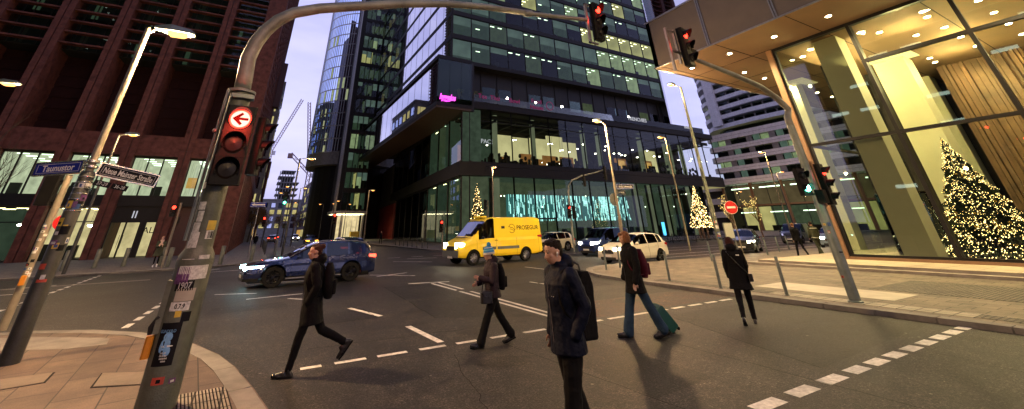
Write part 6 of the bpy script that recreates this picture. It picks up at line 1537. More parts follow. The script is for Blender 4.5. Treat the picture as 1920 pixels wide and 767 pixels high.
    b = MB(); b.box(xf+.012,xf+.03,-.26,.26,.36,.47,0); b.box(xr-.02,xr-.005,-.26,.26,P.get('rpz',.75),P.get('rpz',.75)+.11,0); b.build('number_plate','white_paint',root)
    for sgn in (1,-1):
        mx_ = gx[0]-.42 if P.get('mx') is None else P['mx']; zb_ = lerpc(belt,mx_); w = hw(mx_)
        b = MB(); b.ell((mx_,sgn*(w+.12),zb_+.07),(.075,.12,.075),10,8); b.tube([(mx_,sgn*(w-.05),zb_+.02),(mx_,sgn*(w+.06),zb_+.05)],.025,6); b.build('mirror',P.get('mirror',P['paint']),root,True)
        b = MB()
        for hx in P['handles']: zz = lerpc(belt,hx)-.13; b.rings([[(hx+.1,sgn*(hw(hx)+.0),zz-.012),(hx+.1,sgn*(hw(hx)+.0),zz+.012),(hx+.08,sgn*(hw(hx)+.02),zz)],[(hx-.1,sgn*(hw(hx)+.0),zz-.012),(hx-.1,sgn*(hw(hx)+.0),zz+.012),(hx-.08,sgn*(hw(hx)+.02),zz)]],0)
        b.build('door_handle',P.get('handlem','chrome'),root)
        b = MB()
        for sx_ in P['seams']:
            s0 = sec(sx_); pts_ = [(sx_,sgn*(y+.0025),z) for y,z in s0[:6]]; b.tube(pts_,.005,4)
        for a_,c_ in P['side']:
            pts_ = [];
            for k in range(9): x = a_+(c_-a_)*k/8; s0 = sec(x); pts_.append((x,sgn*(s0[5][0]+.004),s0[5][1]))
            b.tube(pts_,.008,4)
        b.build('seam_line','black_plastic',root)
    return root, hw, sec
emit('tail_dim', (1,.05,.03), .35)
def beams(root, x, y, z, power, color, reach=12, cone=70):
    for sgn in (1,-1):
        Mx = Matrix.Translation(root.location) @ Matrix.Rotation(root.rotation_euler.z,4,'Z'); p = Mx @ Vector((x+.15,sgn*y,z)); q = Mx @ Vector((x+reach,sgn*y*1.5,0)); point('headlight_beam', p, power, color, .05, cone, q, .8)
def place(near_f, near_r, halfw):
    a_ = yaw_to(near_r, near_f); m_ = (near_f+near_r)/2; n_ = Vector((-math.sin(a_),math.cos(a_),0)); n_ = n_ if n_.dot(Vector((m_.x,m_.y,0))) > 0 else -n_
    return Vector((m_.x,m_.y,0))+n_*halfw, a_
def yaw_to(a, c): return math.atan2(c[1]-a[1], c[0]-a[0])
# blue estate crossing to the left
EST = dict(L=4.75,W=1.88,axf=1.42,axr=-1.38,wr=.365,
  top=[(2.375,.66),(2.25,.78),(2.0,.86),(1.55,.94),(1.15,.99),(.95,1.03),(.55,1.24),(.15,1.44),(-.1,1.53),(-.6,1.565),(-1.2,1.55),(-1.75,1.50),(-1.95,1.45),(-2.2,1.2),(-2.3,1.02),(-2.375,.9)],
  belt=[(2.375,.60),(2.2,.72),(1.9,.80),(1.2,.90),(.8,.95),(-1.0,1.00),(-1.9,1.07),(-2.375,.88)],
  glass=(1.1,.02,-1.85,-2.24),side=[(.72,-.28),(-.36,-1.2),(-1.26,-1.75)],zh=.70,zt=.93,paint='blue_car_paint',rim='rim_dark',clad='black_plastic',headm='head_cool',tail_on=True,handles=(-.1,-1.02),seams=(.85,-.32,-1.22),handlem='chrome',spokes=5,hlen=.6,hh=.11,grille=(.36,.5,.6),grillem='black_plastic',scrm='glass_screen')
F_, R_ = G(503,541), G(662,527)
ang = yaw_to(R_, F_); mid = (F_+R_)/2; off_ = Vector((math.sin(ang), -math.cos(ang),0))  # towards viewer side
ctr = Vector((mid.x,mid.y,0)) + Vector((-math.sin(ang),math.cos(ang),0))*(-.94 if False else -.94)
n1 = Vector((-math.sin(ang),math.cos(ang),0)); away = n1 if n1.y > 0 else -n1
ctr = Vector((mid.x,mid.y,0))+away*.94
bc, hwf, secf = car('estate_car','dark blue estate car with silver roof rail driving left across the junction','car',ctr,ang,EST)
b = MB()
for sgn in (1,-1):
    b.tube([(.1,sgn*.72,1.50),(-.6,sgn*.73,1.56),(-1.5,sgn*.72,1.55),(-1.95,sgn*.70,1.44),(-2.12,sgn*.74,1.26),(-2.14,sgn*.80,1.12)],[.016,.018,.02,.035,.045,.02],6)
    b.tube([(.98,sgn*.84,1.02),(.6,sgn*.79,1.23),(.1,sgn*.72,1.48)],.014,5)
b.build('roof_rail','steel_edge',bc,True)
bc.scale = (1.08,1,1)
b = MB(); b.box(-2.08,-1.9,-.62,.62,1.43,1.48,0); b.build('rear_spoiler','blue_car_paint',bc)
for sgn in (1,-1):
    b = MB(); b.box(-1.0,1.0,sgn*.925-.012,sgn*.925+.012,.27,.31,0); b.build('sill_strip','steel_edge',bc)
beams(bc,2.4,.68,.7,60,(.7,.95,1),9)
# white small hatchback by the bollards
HAT = dict(L=4.3,W=1.80,axf=1.35,axr=-1.32,wr=.32,top=[(2.15,.70),(2.0,.86),(1.6,.97),(1.25,1.04),(1.1,1.1),(.5,1.42),(.1,1.52),(-.5,1.56),(-1.3,1.52),(-1.75,1.44),(-1.95,1.2),(-2.08,1.0),(-2.15,.85)],
  belt=[(2.15,.62),(1.95,.78),(1.5,.88),(1.0,.94),(-1.2,1.02),(-2.0,1.04),(-2.15,.84)],glass=(1.2,.3,-1.7,-2.0),side=[(.85,-.3),(-.38,-1.25),(-1.3,-1.62)],zh=.74,zt=.93,paint='white_car_paint',rim='rim_dark',handles=(-.1,-1.0),seams=(.95,-.34,-1.2),handlem='white_car_paint',hh=.15,hlen=.5,grille=(.52,.68,.42),rpz=.7)
Ff, Fr = G(1137,500), G(1245,490)
c_, ah = place(G(1175,497), G(1252,490), .9); print('hatch', c_, math.degrees(ah), (G(1175,497)-G(1252,490)).length); hb, _a, _b = car('hatchback','white compact hatchback with lit headlights waiting right of the yellow van, nearest the bollards','car',c_,ah,HAT)
for sgn in (1,-1):
    b = MB(); b.box(2.13,2.175,sgn*.06 if sgn>0 else -.30,.30 if sgn>0 else -.06,.56,.72,0); b.build('kidney_grille','black_plastic',hb)
beams(hb,2.2,.6,.72,30,(1,.88,.6),7)
# white estate behind the yellow van
WE = dict(EST); WE.update(paint='white_car_paint',rim='rim_silver',headm='head_warm',tail_on=False,lit=False,scrm='glass_car',clad=None)
car('estate_car','white estate car half hidden behind the yellow van','car',G(1047,472)+Vector((0,1.2,0)),R(183),WE)
# blue delivery van with open flap look
BV = dict(L=4.4,W=1.83,axf=1.45,axr=-1.35,wr=.33,top=[(2.2,.75),(2.05,.95),(1.7,1.07),(1.35,1.15),(.75,1.62),(.5,1.78),(.2,1.84),(-1.6,1.84),(-2.1,1.80),(-2.2,1.6)],belt=[(2.2,.68),(2.0,.86),(1.4,1.0),(0,1.04),(-2.2,1.05)],glass=(1.35,.55,-2.15,-2.19),side=[(1.0,-.15)],zh=.82,zt=1.0,paint='blue_van_paint',rim='rim_dark',handles=(-.05,),seams=(1.05,-.2,-1.2),handlem='black_plastic',hh=.2,hlen=.45,rw=.9,clad='black_plastic',grille=(.5,.62,.5),rearglass=False)
bv, _a, _b = car('delivery_van','small dark blue delivery van with lit headlights between the two white cars','van',G(1140,478)+Vector((.2,.4,0)),ah+R(6),BV)
beams(bv,2.25,.6,.8,25,(1,.88,.6),6)
# yellow cash transport van
YV = dict(L=5.6,W=1.95,axf=1.95,axr=-1.55,wr=.36,sill=.38,top=[(2.8,.95),(2.7,1.12),(2.35,1.28),(2.05,1.38),(1.95,1.44),(1.25,2.2),(1.05,2.36),(.8,2.43),(-2.4,2.46),(-2.72,2.4),(-2.8,2.2)],belt=[(2.8,.85),(2.5,1.1),(1.9,1.24),(1.0,1.32),(-2.8,1.34)],glass=(1.95,1.2,-2.74,-2.79),side=[(1.62,.62)],zh=.98,zt=1.35,paint='yellow_paint',rim='rim_silver',handles=(.5,),seams=(1.75,.5,-.9,-2.55),handlem='black_plastic',hh=.3,hlen=.3,rw=.90,clad=None,grille=(.72,.95,.42),grillem='black_plastic',rearglass=False,nose=.12,tail=.03,mirror='black_plastic',mx=1.45,spokes=8,scrm='glass_screen',seats=(.9,))
cv, av = place(G(884,498), G(990,489), .975)
yv, hwy, secy = car('cash_transport_van','yellow cash transport van with a black logo on its side','van',cv+Vector((math.cos(av),math.sin(av),0))*-.25,av,YV)
yv.scale = (1.2,1.05,1.06)
sg = 1 if (Matrix.Rotation(av,4,'Z') @ Vector((0,1,0))).dot(-Vector((cv.x,cv.y,0))) > 0 else -1
ys_ = sg*(.975*.985+.02)
rzT = 0 if sg < 0 else PI
txt = text_mesh('PROSEGUR', .34, .004, 'sign_black', 'lettering', yv, upright(-1.78,sg*.945,1.83,rzT) , sx=.98, bold=.004)
def lean(o, zref=1.34):
    for v in o.data.vertices:
        # body leans inwards above the belt line
        t_ = max(0,min(1,(v.co.z-1.34)/(2.36-1.34))); w = .955+(.90-.955)*t_
        base_y = .975*w+.006
        d = abs(v.co.y)-.945
        v.co.y = sg*(base_y+d*.5)
    o.data.update()
lean(txt)
b = MB()
def s(x): return x if sg < 0 else x
b.tube([(-.62+.23*math.cos(k*PI/12),sg*.945,1.80+.24*math.sin(k*PI/12)) for k in range(1,22)],.012,4)
b.tube([(-.42,sg*.945,1.93),(-.54,sg*.945,1.86),(-.69,sg*.945,1.84),(-.82,sg*.945,1.72)],.014,4); b.tube([(-.47,sg*.945,1.78),(-.64,sg*.945,1.75),(-.76,sg*.945,1.66)],.010,4)
o = b.build('logo','sign_black',yv); lean(o)
b = MB(); b.box(-.12,.12,sg*.945-.004,sg*.945+.004,1.80,1.94,0); o = b.build('vent','black_plastic',yv); lean(o)
b = MB()
for x0,x1 in ((-1.05,.45),(.55,1.4)): b.box(x0,x1,min(sg*.975,sg*.99),max(sg*.975,sg*.99),.72,.87,0)
b.build('rubbing_strip','tarp_grey',yv)
b = MB(); b.box(2.3,2.83,-.86,.86,.40,.74,0); o = b.build('front_bumper','tarp_grey',yv)
for v in o.data.vertices:
    if v.co.x > 2.5: v.co.y *= .93
b = MB(); b.cbox((.95,0,2.47),(.35,.9,.09),0,0,.04); b.build('roof_beacon','yellow_paint',yv)
b = MB(); b.box(1.95,2.2,-.5,.5,1.36,1.39,0); b.build('wiper_cowl','black_plastic',yv)
beams(yv,2.85,.7,.95,45,(1,.85,.55),8)
# small dark car at the right
DK = dict(HAT); DK.update(paint='dark_car_paint',rim='rim_silver',handlem='dark_car_paint',L=4.1)
dk, _a, _b = car('small_car','small black car with its headlights on behind the woman, right','car',Vector((32.6,19.3,0)),R(203),DK); beams(dk,2.2,.6,.72,35,(1,.9,.65),9)
SB = dict(HAT); SB.update(paint='silverblue_car_paint',hh=.17)
sbc, _a, _b = car('parked_car','silver blue car with glaring headlights beyond the walkers on the terrace','car',Vector((43.0,17.8,0)),R(196),SB); beams(sbc,2.2,.6,.72,45,(1,.9,.65),10)
CB = dict(BV); CB.update(paint='dark_car_paint',clad=None,lit=False)
car('delivery_van','dark van hidden behind the two walkers on the terrace','van',Vector((50,24,0)),R(190),CB)
# dark car ahead with brake lights
BK = dict(EST); BK.update(paint='dark_car_paint',tail_on=True,lit=False,scrm='glass_car')
car('dark_car','dark car seen from behind with bright brake lights, just above the blue estate car','car',Vector((5.8,33.0,0)),R(99),BK)
FARP = dict(HAT); FARP.update(paint='dark_car_paint',headm='amber')
car('distant_car','far car with two amber lamps coming down the avenue','car',Vector((7.6,72,0)),R(270),FARP)
far = [((3.0,104),90,'tail','distant car with red lamps on the left lane of the avenue'),((4.4,128),90,'tail','farther distant car with red lamps on the avenue'),((8.6,118),270,'head','distant car with white lamps on the right lane of the avenue')]
for (x,y),a,k,lab in far:
    p = dict(HAT); p.update(paint='dark_car_paint',tail_on=(k=='tail'),lit=(k!='tail'),handles=(),seams=()); car('distant_car',lab,'car',Vector((x,y,0)),R(a),p)
# delivery lorry on the avenue, left lane far
# ================================================================== people
def rc(b, p, q, r0, r1, n=12, mi=0):
    "round cone"
    p, q = Vector(p), Vector(q); b.tube([p,q],[r0,r1],n,mi); b.ell(p,r0,n,8,mi); b.ell(q,r1,n,8,mi)
def remesh(o, vox, sm=4, wrinkle=0, wsc=.12):
    m = o.modifiers.new('blend','REMESH'); m.mode = 'VOXEL'; m.voxel_size = vox; m.use_smooth_shade = True
    m = o.modifiers.new('smooth','SMOOTH'); m.iterations = sm; m.factor = .5
    if wrinkle:
        tx = bpy.data.textures.get('folds') or bpy.data.textures.new('folds','CLOUDS'); tx.noise_scale = .11; tx.noise_depth = 3
        m = o.modifiers.new('folds','DISPLACE'); m.texture = tx; m.strength = wrinkle*.95; m.mid_level = .5; m.texture_coords = 'LOCAL'
        if vox < .012:
            t2 = bpy.data.textures.get('creases') or bpy.data.textures.new('creases','MUSGRAVE'); t2.musgrave_type = 'RIDGED_MULTIFRACTAL'; t2.noise_scale = .09; t2.octaves = 2
            m = o.modifiers.new('creases','DISPLACE'); m.texture = t2; m.strength = wrinkle*.17; m.mid_level = .5; m.texture_coords = 'LOCAL'
    return o
def oval(b, secs, n=20, mi=0):
    "stack of ovals: (cx, cy, z, rx, ry[, tilt])"
    rings = []
    for s_ in secs:
        cx,cy,z,rx,ry = s_[:5]; ti = s_[5] if len(s_) > 5 else 0
        rings.append([(cx+rx*math.cos(2*PI*k/n), cy+ry*math.sin(2*PI*k/n), z+ti*rx*math.cos(2*PI*k/n)) for k in range(n)])
    b.rings(rings, mi)
def hand(b, w, d, s=1.0, up=Vector((0,0,1)), side=1, curl=.5):
    "hand from wrist point w along direction d: palm, four fingers, thumb"
    d = d.normalized(); lat = d.cross(up).normalized() if abs(d.dot(up)) < .95 else Vector((0,1,0)); lat = lat if True else lat; pn = lat.cross(d).normalized()
    p1 = w+d*.085*s
    for k in (-1.2,-.4,.4,1.2): rc(b, w+lat*k*.012*s, p1+lat*k*.017*s, .017*s, .014*s, 8)
    for i,(k,L_) in enumerate(((-1.5,.062),(-.5,.074),(.5,.07),(1.5,.055))):
        a = p1+lat*k*.0165*s; d1 = (d+pn*side*curl*.6).normalized(); m1 = a+d1*L_*.5*s; d2 = (d+pn*side*curl*1.8).normalized(); m2 = m1+d2*L_*.5*s
        rc(b,a,m1,.0095*s,.0088*s,7); rc(b,m1,m2,.0088*s,.0075*s,7)
    t0 = w+d*.02*s-lat*.022*s; t1 = t0-lat*.028*s+d*.035*s+pn*side*.012*s; t2 = t1+d*.032*s+pn*side*.012*s; rc(b,t0,t1,.013*s,.011*s,7); rc(b,t1,t2,.011*s,.008*s,7)
def person(label, loc, heading, H=1.75, P=None):
    """figure in local frame: +X forward, +Y left. P holds joint angles in degrees and clothing"""
    P = P or {}; s = H/1.75; vox = P.get('vox',.011)
    thigh, shank, ankle = .445, .425, .085
    # legs: (thigh forward angle, knee flex, foot pitch)
    legs = {}; lean_ = R(P.get('lean',2))
    for side, key in ((1,'L'),(-1,'R')):
        a, k, fp = P[key]; a, k = R(a), R(k); hip = Vector((0,side*.095,0)); dT = Vector((math.sin(a),side*P.get('spread',.0),-math.cos(a))).normalized(); knee = hip+dT*thigh
        dS = Vector((math.sin(a-k),0,-math.cos(a-k))); ank = knee+dS*shank; legs[key] = [hip,knee,ank,R(fp)]
    def footpts(ank, fp):
        ax = Vector((math.cos(fp),0,math.sin(fp))); dn = Vector((math.sin(fp),0,-math.cos(fp)))
        heel = ank-ax*.055+dn*.07; ball = ank+ax*.13+dn*.075; toe = ank+ax*.20+dn*.07; return heel, ball, toe, ax, dn
    low = min(min(p.z for p in footpts(l[2],l[3])[:3]) for l in legs.values())-.018
    hz = -low
    for l in legs.values():
        for i in range(3): l[i] = l[i]+Vector((0,0,hz))
    pel = Vector((0,0,hz)); upv = Vector((math.sin(lean_),0,math.cos(lean_)))
    def T(h, f=0, y=0): return pel+upv*h+Vector((f*math.cos(lean_),y,-f*math.sin(lean_)))
    sh = {k: T(.50,-.01,sd*P.get('shw',.185)) for k,sd in (('L',1),('R',-1))}
    arms = {}
    for k,sd in (('L',1),('R',-1)):
        sw, el, ab = P['arm'+k]; sw, el, ab = R(sw), R(el), R(ab)
        d1 = Vector((math.sin(sw),sd*math.sin(ab),-math.cos(sw)*math.cos(ab))).normalized(); e = sh[k]+d1*.285
        d2 = Vector((math.sin(sw+el),-sd*math.sin(R(P.get('inw'+k,5))),-math.cos(sw+el))).normalized(); w = e+d2*.255; arms[k] = (sh[k],e,w,d2)
    neck = T(.56,.0); turn = R(P.get('turn',0)); nod = R(P.get('nod',0)); Hm = Matrix.Rotation(turn,3,'Z') @ Matrix.Rotation(nod,3,'Y')
    hc = T(.715,.035+P.get('fwd',0))
    def HP(x,y,z): return hc+Hm @ Vector((x,y,z))
    b = MB()
    # one continuous skin surface
    b.ell(HP(-.012,0,.025),(.098,.077,.092),18,14,rot=Hm); b.ell(HP(.028,0,-.03),(.068,.06,.088),16,12,rot=Hm); b.ell(HP(.048,0,-.082),(.034,.032,.026),12,8,rot=Hm)
    rc(b,HP(.078,0,.012),HP(.102,0,-.028),.009,.014,8); b.ell(HP(.095,.010,-.032),.009,8,6); b.ell(HP(.095,-.010,-.032),.009,8,6)
    b.ell(HP(.083,0,-.058),(.011,.024,.007),10,6,rot=Hm); b.ell(HP(.080,0,-.068),(.011,.021,.007),10,6,rot=Hm)
    for sd in (1,-1):
        b.ell(HP(.068,sd*.032,.028),(.022,.024,.008),10,6,rot=Hm); b.ell(HP(.052,sd*.045,-.02),(.026,.018,.022),10,6,rot=Hm); b.ell(HP(-.012,sd*.078,-.005),(.020,.009,.032),10,8,rot=Hm)
    rc(b,HP(-.03,0,-.05),neck+Vector((0,0,-.04)),.052,.058,14)
    oval(b,[(T(h,f).x,0,T(h,f).z,rx*.8,ry*.8) for h,f,rx,ry in ((-.08,0,.10,.15),(.05,0,.10,.15),(.2,0,.09,.13),(.35,0,.11,.16),(.48,-.01,.10,.18),(.54,0,.06,.08))])
    for k in ('L','R'):
        h_,kn,an,fp = legs[k]; rc(b,h_,kn,.055,.034); rc(b,kn,an,.034,.028); he,ba,to,ax,dn = footpts(an,fp); rc(b,an,he,.030,.02,8); rc(b,an,ba,.030,.018,8)
        s0,e,w,d2 = arms[k]; rc(b,s0,e,.042,.034); rc(b,e,w,.034,.025); 
        if P.get('hand'+k,True): hand(b,w,d2,1.0,Vector((0,1 if k == 'L' else -1,0)),1,P.get('curl',.5))
        rc(b,T(.50,0,0),s0,.05,.045)
    root = b.build('person','skin'); root.location = loc; root.rotation_euler = (0,0,heading); root.scale = (s,s,s); tag(root,label,'person'); remesh(root,P.get('hvox',.0075),2)
    # eyes
    for sd in (1,-1):
        e_ = MB(); e_.ell(HP(.070,sd*.031,.010),.0112,10,8); e_.build('eye','eye_white',root,True)
        e_ = MB(); e_.ell(HP(.0805,sd*.0315,.010),.0062,8,6); e_.build('iris','sign_black',root,True)
        e_ = MB(); rc(e_,HP(.085,sd*.014,.034),HP(.072,sd*.052,.036),.0045,.003,6); e_.build('eyebrow',P.get('hairm','hair_dark'),root,True)
    # trousers
    if P.get('trouser','cloth_black'):
        b = MB(); tr_, tk, ta = P.get('legr',(.088,.062,.05)); oval(b,[(pel.x,0,pel.z+z,rx,ry) for z,rx,ry in ((.14,.115,.155),(.05,.12,.168),(-.03,.12,.17),(-.09,.08,.12))])
        for k in ('L','R'):
            h_,kn,an,fp = legs[k]; rc(b,h_+Vector((0,0,-.03)),kn,tr_,tk); rc(b,kn,kn.lerp(an,.97),tk,ta)
            if P.get('flare'): rc(b,kn.lerp(an,.6),an+Vector((0,0,.0)),ta,ta*1.15)
        remesh(b.build('trousers',P.get('trouser','cloth_black'),root),vox,5,P.get('wr',.018))
    # shoes
    for k in ('L','R'):
        h_,kn,an,fp = legs[k]; he,ba,to,ax,dn = footpts(an,fp); b = MB(); bh = P.get('boot',.08)
        rc(b,an+(kn-an).normalized()*bh,an,.05 if bh > .1 else .045,.046,10); rc(b,he,an,.036,.042,10); rc(b,he+dn*-.005,ba-dn*.01,.036,.042,10); rc(b,ba-dn*.012,to-dn*.008,.042,.028,10); b.ell(an.lerp(ba,.5)-dn*.0,(.07,.04,.04),10,8)
        sh_ = b.build('shoe',P.get('shoe','leather_black'),root); remesh(sh_,.009,3)
        b = MB(); lat = Vector((0,1,0)); o0 = dn*.036
        outl = [he-ax*.03, he-ax*.02+lat*.03, ba*.5+he*.5+lat*.032, ba+lat*.042, to+lat*.02+ax*.012, to-lat*.02+ax*.012, ba-lat*.042, ba*.5+he*.5-lat*.032, he-ax*.02-lat*.03]
        if P.get('heelh'): b.box(he.x-.02,he.x+.02,an.y-.015,an.y+.015,he.z-.04,he.z+.01,0)
        b.extr([p+dn*.018 for p in outl],dn*.022,0); b.build('sole','rubber',sh_)
    # jacket or coat
    hem = P.get('hem',-.05); jr = P.get('jr',1.0); b = MB()
    zsecs = [(hem,0,.15*jr+P.get('hemw',0),.20*jr+P.get('hemw',0)),(hem*.5,0,.145*jr,.195*jr),(.05,0,.132*jr,.175*jr),(.18,.005,.125*jr,.165*jr),(.30,.008,.135*jr,.178*jr),(.42,.0,.135*jr,.20*jr),(.495,-.01,.11*jr,.19*jr),(.54,-.01,.08*jr,.13*jr),(.60,-.0,.068,.07)]
    oval(b,[(T(h,f).x,0,T(h,f).z,rx,ry,-math.sin(lean_)) for h,f,rx,ry in zsecs])
    ru, rl = P.get('sleeve',(.064,.048))
    for k in ('L','R'):
        s0,e,w,d2 = arms[k]; rc(b,s0,e,ru*1.06,ru*.9); rc(b,e,w-d2*.0,ru*.9,rl)
    if P.get('hood'):
        b.ell(T(.60,-.085),(.085,.12,.085),14,10); b.ell(T(.58,-.02),(.085,.115,.055),14,10)
    if P.get('collar',True): b.lathe([(.055,-.02),(.078,-.01),(.078,.05),(.066,.055),(.05,.04)],tuple(T(.575,.0)),16)
    remesh(b.build('jacket',P.get('jacket','cloth_black'),root),vox,5,P.get('wr',.018)*1.3)
    if vox < .012 and P.get('zip',True):
        b = MB(); b.tube([tuple(T(h,(.142 if h > .3 else .138)*jr+(P.get('hemw',0) if h < 0 else 0)+.004)) for h in (hem+.02,hem*.5,.05,.2,.32,.44)],.005,5); b.build('zip','chrome' if P.get('jacket') == 'cloth_navy' else 'black_plastic',root)
    # hair
    hm = P.get('hairm','hair_dark'); b = MB(); st_ = P.get('hair','short'); rh = random.Random(5)
    if st_ != 'hat':
        b.ell(HP(-.030,0,.045),(.092,.083,.083),18,12,rot=Hm); b.ell(HP(.004,0,.082),(.060,.064,.036),14,10,rot=Hm)
        if st_ == 'quiff':
            b.ell(HP(.026,.0,.098),(.044,.054,.030),12,8,rot=Hm); b.ell(HP(-.06,0,-.01),(.055,.07,.07),12,8,rot=Hm)
            for i in range(46):
                a = rh.uniform(-1.2,1.2); y = rh.uniform(-.06,.06); x = rh.uniform(-.08,.06); rc(b,HP(x,y,.10-abs(x)*.25-abs(y)*.3),HP(x-.02,y*1.1,.132-abs(x)*.35-abs(y)*.35),.012,.006,5)
        if st_ == 'bun': b.ell(HP(-.125,0,.075),(.042,.042,.042),12,8); b.ell(HP(-.06,0,.0),(.06,.072,.07),12,8,rot=Hm)
        if st_ == 'bob':
            b.ell(HP(-.045,0,-.02),(.082,.092,.10),14,10,rot=Hm)
            for sd in (1,-1): b.ell(HP(.0,sd*.075,-.01),(.05,.026,.085),12,8,rot=Hm)
            b.ell(HP(.06,0,.075),(.04,.068,.035),12,8,rot=Hm)
        if st_ == 'long':
            b.ell(HP(-.06,0,-.03),(.07,.095,.12),14,10,rot=Hm); b.ell(HP(-.05,0,-.10),(.06,.085,.07),12,8)
            for sd in (1,-1): b.ell(HP(-.01,sd*.078,-.03),(.05,.025,.10),12,8,rot=Hm)
        ho = b.build('hair',hm,root); remesh(ho,.008,2,.014 if st_ != 'short' else .008)
    else:
        bands = [('wool_white',-.012,.028),('wool_blue',.028,.062),('wool_teal',.062,.085),('wool_blue',.085,.112),('wool_white',.112,.124),('wool_blue',.124,.146)]
        for m_,z0,z1 in bands:
            b = MB(); 
            def rad(z): return .118*math.sqrt(max(.02,1-(max(0,z)/.170)**2.2))*(1.06 if z < .03 else 1)
            n = 24; rings = []
            for z in (z0,(z0+z1)/2,z1+.001): rings.append([tuple(HP(-.018+rad(z)*math.cos(2*PI*k/n)*1.04, rad(z)*.92*math.sin(2*PI*k/n), z+.012)) for k in range(n)])
            b.rings(rings,0); b.build('hat_band',m_,root,True)
        b = MB(); b.ell(HP(-.035,0,.185),.05,12,9); remesh(b.build('pompom','wool_blue',root),.008,1,.02)
        b = MB(); b.ell(HP(-.05,0,-.01),(.05,.072,.06),12,8,rot=Hm); remesh(b.build('hair',hm,root),.009,2,.01)
    return root, dict(T=T,arms=arms,legs=legs,HP=HP,pel=pel,s=s,loc=Vector(loc),heading=heading,neck=neck)
def worn(name, label, cat, A):
    o = link(name, None, None, A['loc'], A['heading']); o.scale = (A['s'],)*3; return tag(o,label,cat)
def backpack(A, label, m_, w=.30, h=.48, d=.17, zc=.28, style='round', tilt=6):
    r_ = worn('backpack',label,'backpack',A); T = A['T']; b = MB(); x0 = -.12-d/2
    if style == 'round':
        secs = []
        for k in range(9):
            t_ = k/8; z = zc-h/2+h*t_; f = math.sin(PI*(.08+.84*t_))**.45; p = T(z,x0-.01*math.sin(PI*t_)); secs.append((p.x,0,p.z,d/2*f*(1.1-.25*t_),w/2*f*(1.04-.18*t_)))
        oval(b,secs,20); remesh(b.build('body',m_,r_),.010,4,.012)
        b = MB(); p = T(zc-.10,x0-d/2*.95); b.cbox(tuple(p),(.06,w*.62,h*.4),0,0,.02); remesh(b.build('front_pocket',m_,r_),.010,3,.006)
    else:
        p = T(zc,x0); b.M = Matrix.Translation(p); b.rings([[(-d/2*a,-w/2*c,z*h),(d/2*a,-w/2*c,z*h),(d/2*a,w/2*c,z*h),(-d/2*a,w/2*c,z*h)] for z,a,c in ((-.5,.9,.9),(-.46,1,1),(.30,1.02,1.02),(.42,.7,1.05),(.5,.45,1.06))],0)
        remesh(b.build('body',m_,r_),.010,3,.012)
        b = MB(); q = T(zc+h*.5,x0); b.tube([tuple(q+Vector((0,-.09,-.01))),tuple(q+Vector((0,-.07,.05))),tuple(q+Vector((0,.0,.07))),tuple(q+Vector((0,.07,.05))),tuple(q+Vector((0,.09,-.01)))],.011,7); b.build('handle','black_plastic',r_,True)
        b = MB(); q = T(zc,x0-d/2-.008); b.box(q.x-.006,q.x+.006,-.02,.02,q.z-h*.4,q.z+h*.45,0); b.tube([(q.x-.01,-.06,q.z+h*.3),(q.x-.03,-.08,q.z-.05),(q.x-.03,-.07,q.z-h*.3)],.008,5); b.build('buckle_strap','black_plastic',r_)
    for sd in (1,-1):
        b = MB(); pts = [T(zc+h*.36,x0+d*.35,sd*.09),T(.535,-.075,sd*.11),T(.555,-.02,sd*.112),T(.535,.045,sd*.115),T(.47,.09,sd*.118),T(.38,.112,sd*.125),T(.28,.112,sd*.138),T(.18,.08,sd*.155),T(.10,.0,sd*.175),T(.07,-.07,sd*.165),T(zc-h*.36,x0+d*.3,sd*.12)]; b.tube([tuple(p) for p in pts],.021,8,sq=.45); b.build('strap',m_,r_,True)
    return r_
hl = lambda dx,dy: math.atan2(dy,dx)
# 1: long coat, backpack, hair in a bun, striding left
p1, A1 = person('person with dark red hair in a bun and long black coat before the blue car', G(566,702), hl(-1,.22), 1.72,
    dict(L=(14,2,2),R=(-24,40,-52),armL=(-16,42,12),armR=(-12,40,12),inwL=14,inwR=14,lean=4,hem=-.30,hemw=.012,jacket='cloth_black',hair='bun',hairm='hair_auburn',legr=(.092,.068,.052),boot=.14,turn=8,nod=4,hood=True,handL=False,handR=False,jr=1.12,sleeve=(.072,.054),vox=.009))
backpack(A1,'black backpack on the back of the striding person in the long coat','cloth_black',.30,.52,.2,.27)
# 2: bobble hat
p2, A2 = person('person in a blue and white bobble hat and plum jacket', G(926,648), hl(-1,.16), 1.58,
    dict(L=(22,3,8),R=(-22,14,-16),armL=(12,92,10),armR=(2,75,8),inwL=25,inwR=20,lean=4,hem=-.08,jacket='cloth_plum',hair='hat',hairm='hair_dark',legr=(.098,.08,.078),flare=True,turn=-2,nod=6,hood=True,jr=1.14,sleeve=(.074,.056),vox=.009))
backpack(A2,'black backpack of the person in the bobble hat','cloth_black',.30,.50,.18,.27)
q = A2['T'](-.05,.20,.16); hb_ = worn('handbag','glossy black handbag hanging in front of the person in the bobble hat','handbag',A2)
b = MB(); b.cbox(tuple(q),(.26,.13,.2),0,0,.03); b.cbox(tuple(q+Vector((0,0,.10))),(.2,.1,.04),0,0,.02); remesh(b.build('bag','leather_black',hb_),.009,3,.01); b = MB(); b.tube([tuple(q+Vector((-.1,0,.1))),tuple(q+Vector((-.07,0,.26))),tuple(q+Vector((.02,0,.34))),tuple(q+Vector((.08,0,.26))),tuple(q+Vector((.1,0,.1)))],.01,6); b.build('strap','leather_black',hb_,True); b = MB(); b.ell(tuple(q+Vector((.03,.07,.03))),.014,8,6); b.build('clasp','chrome',hb_)
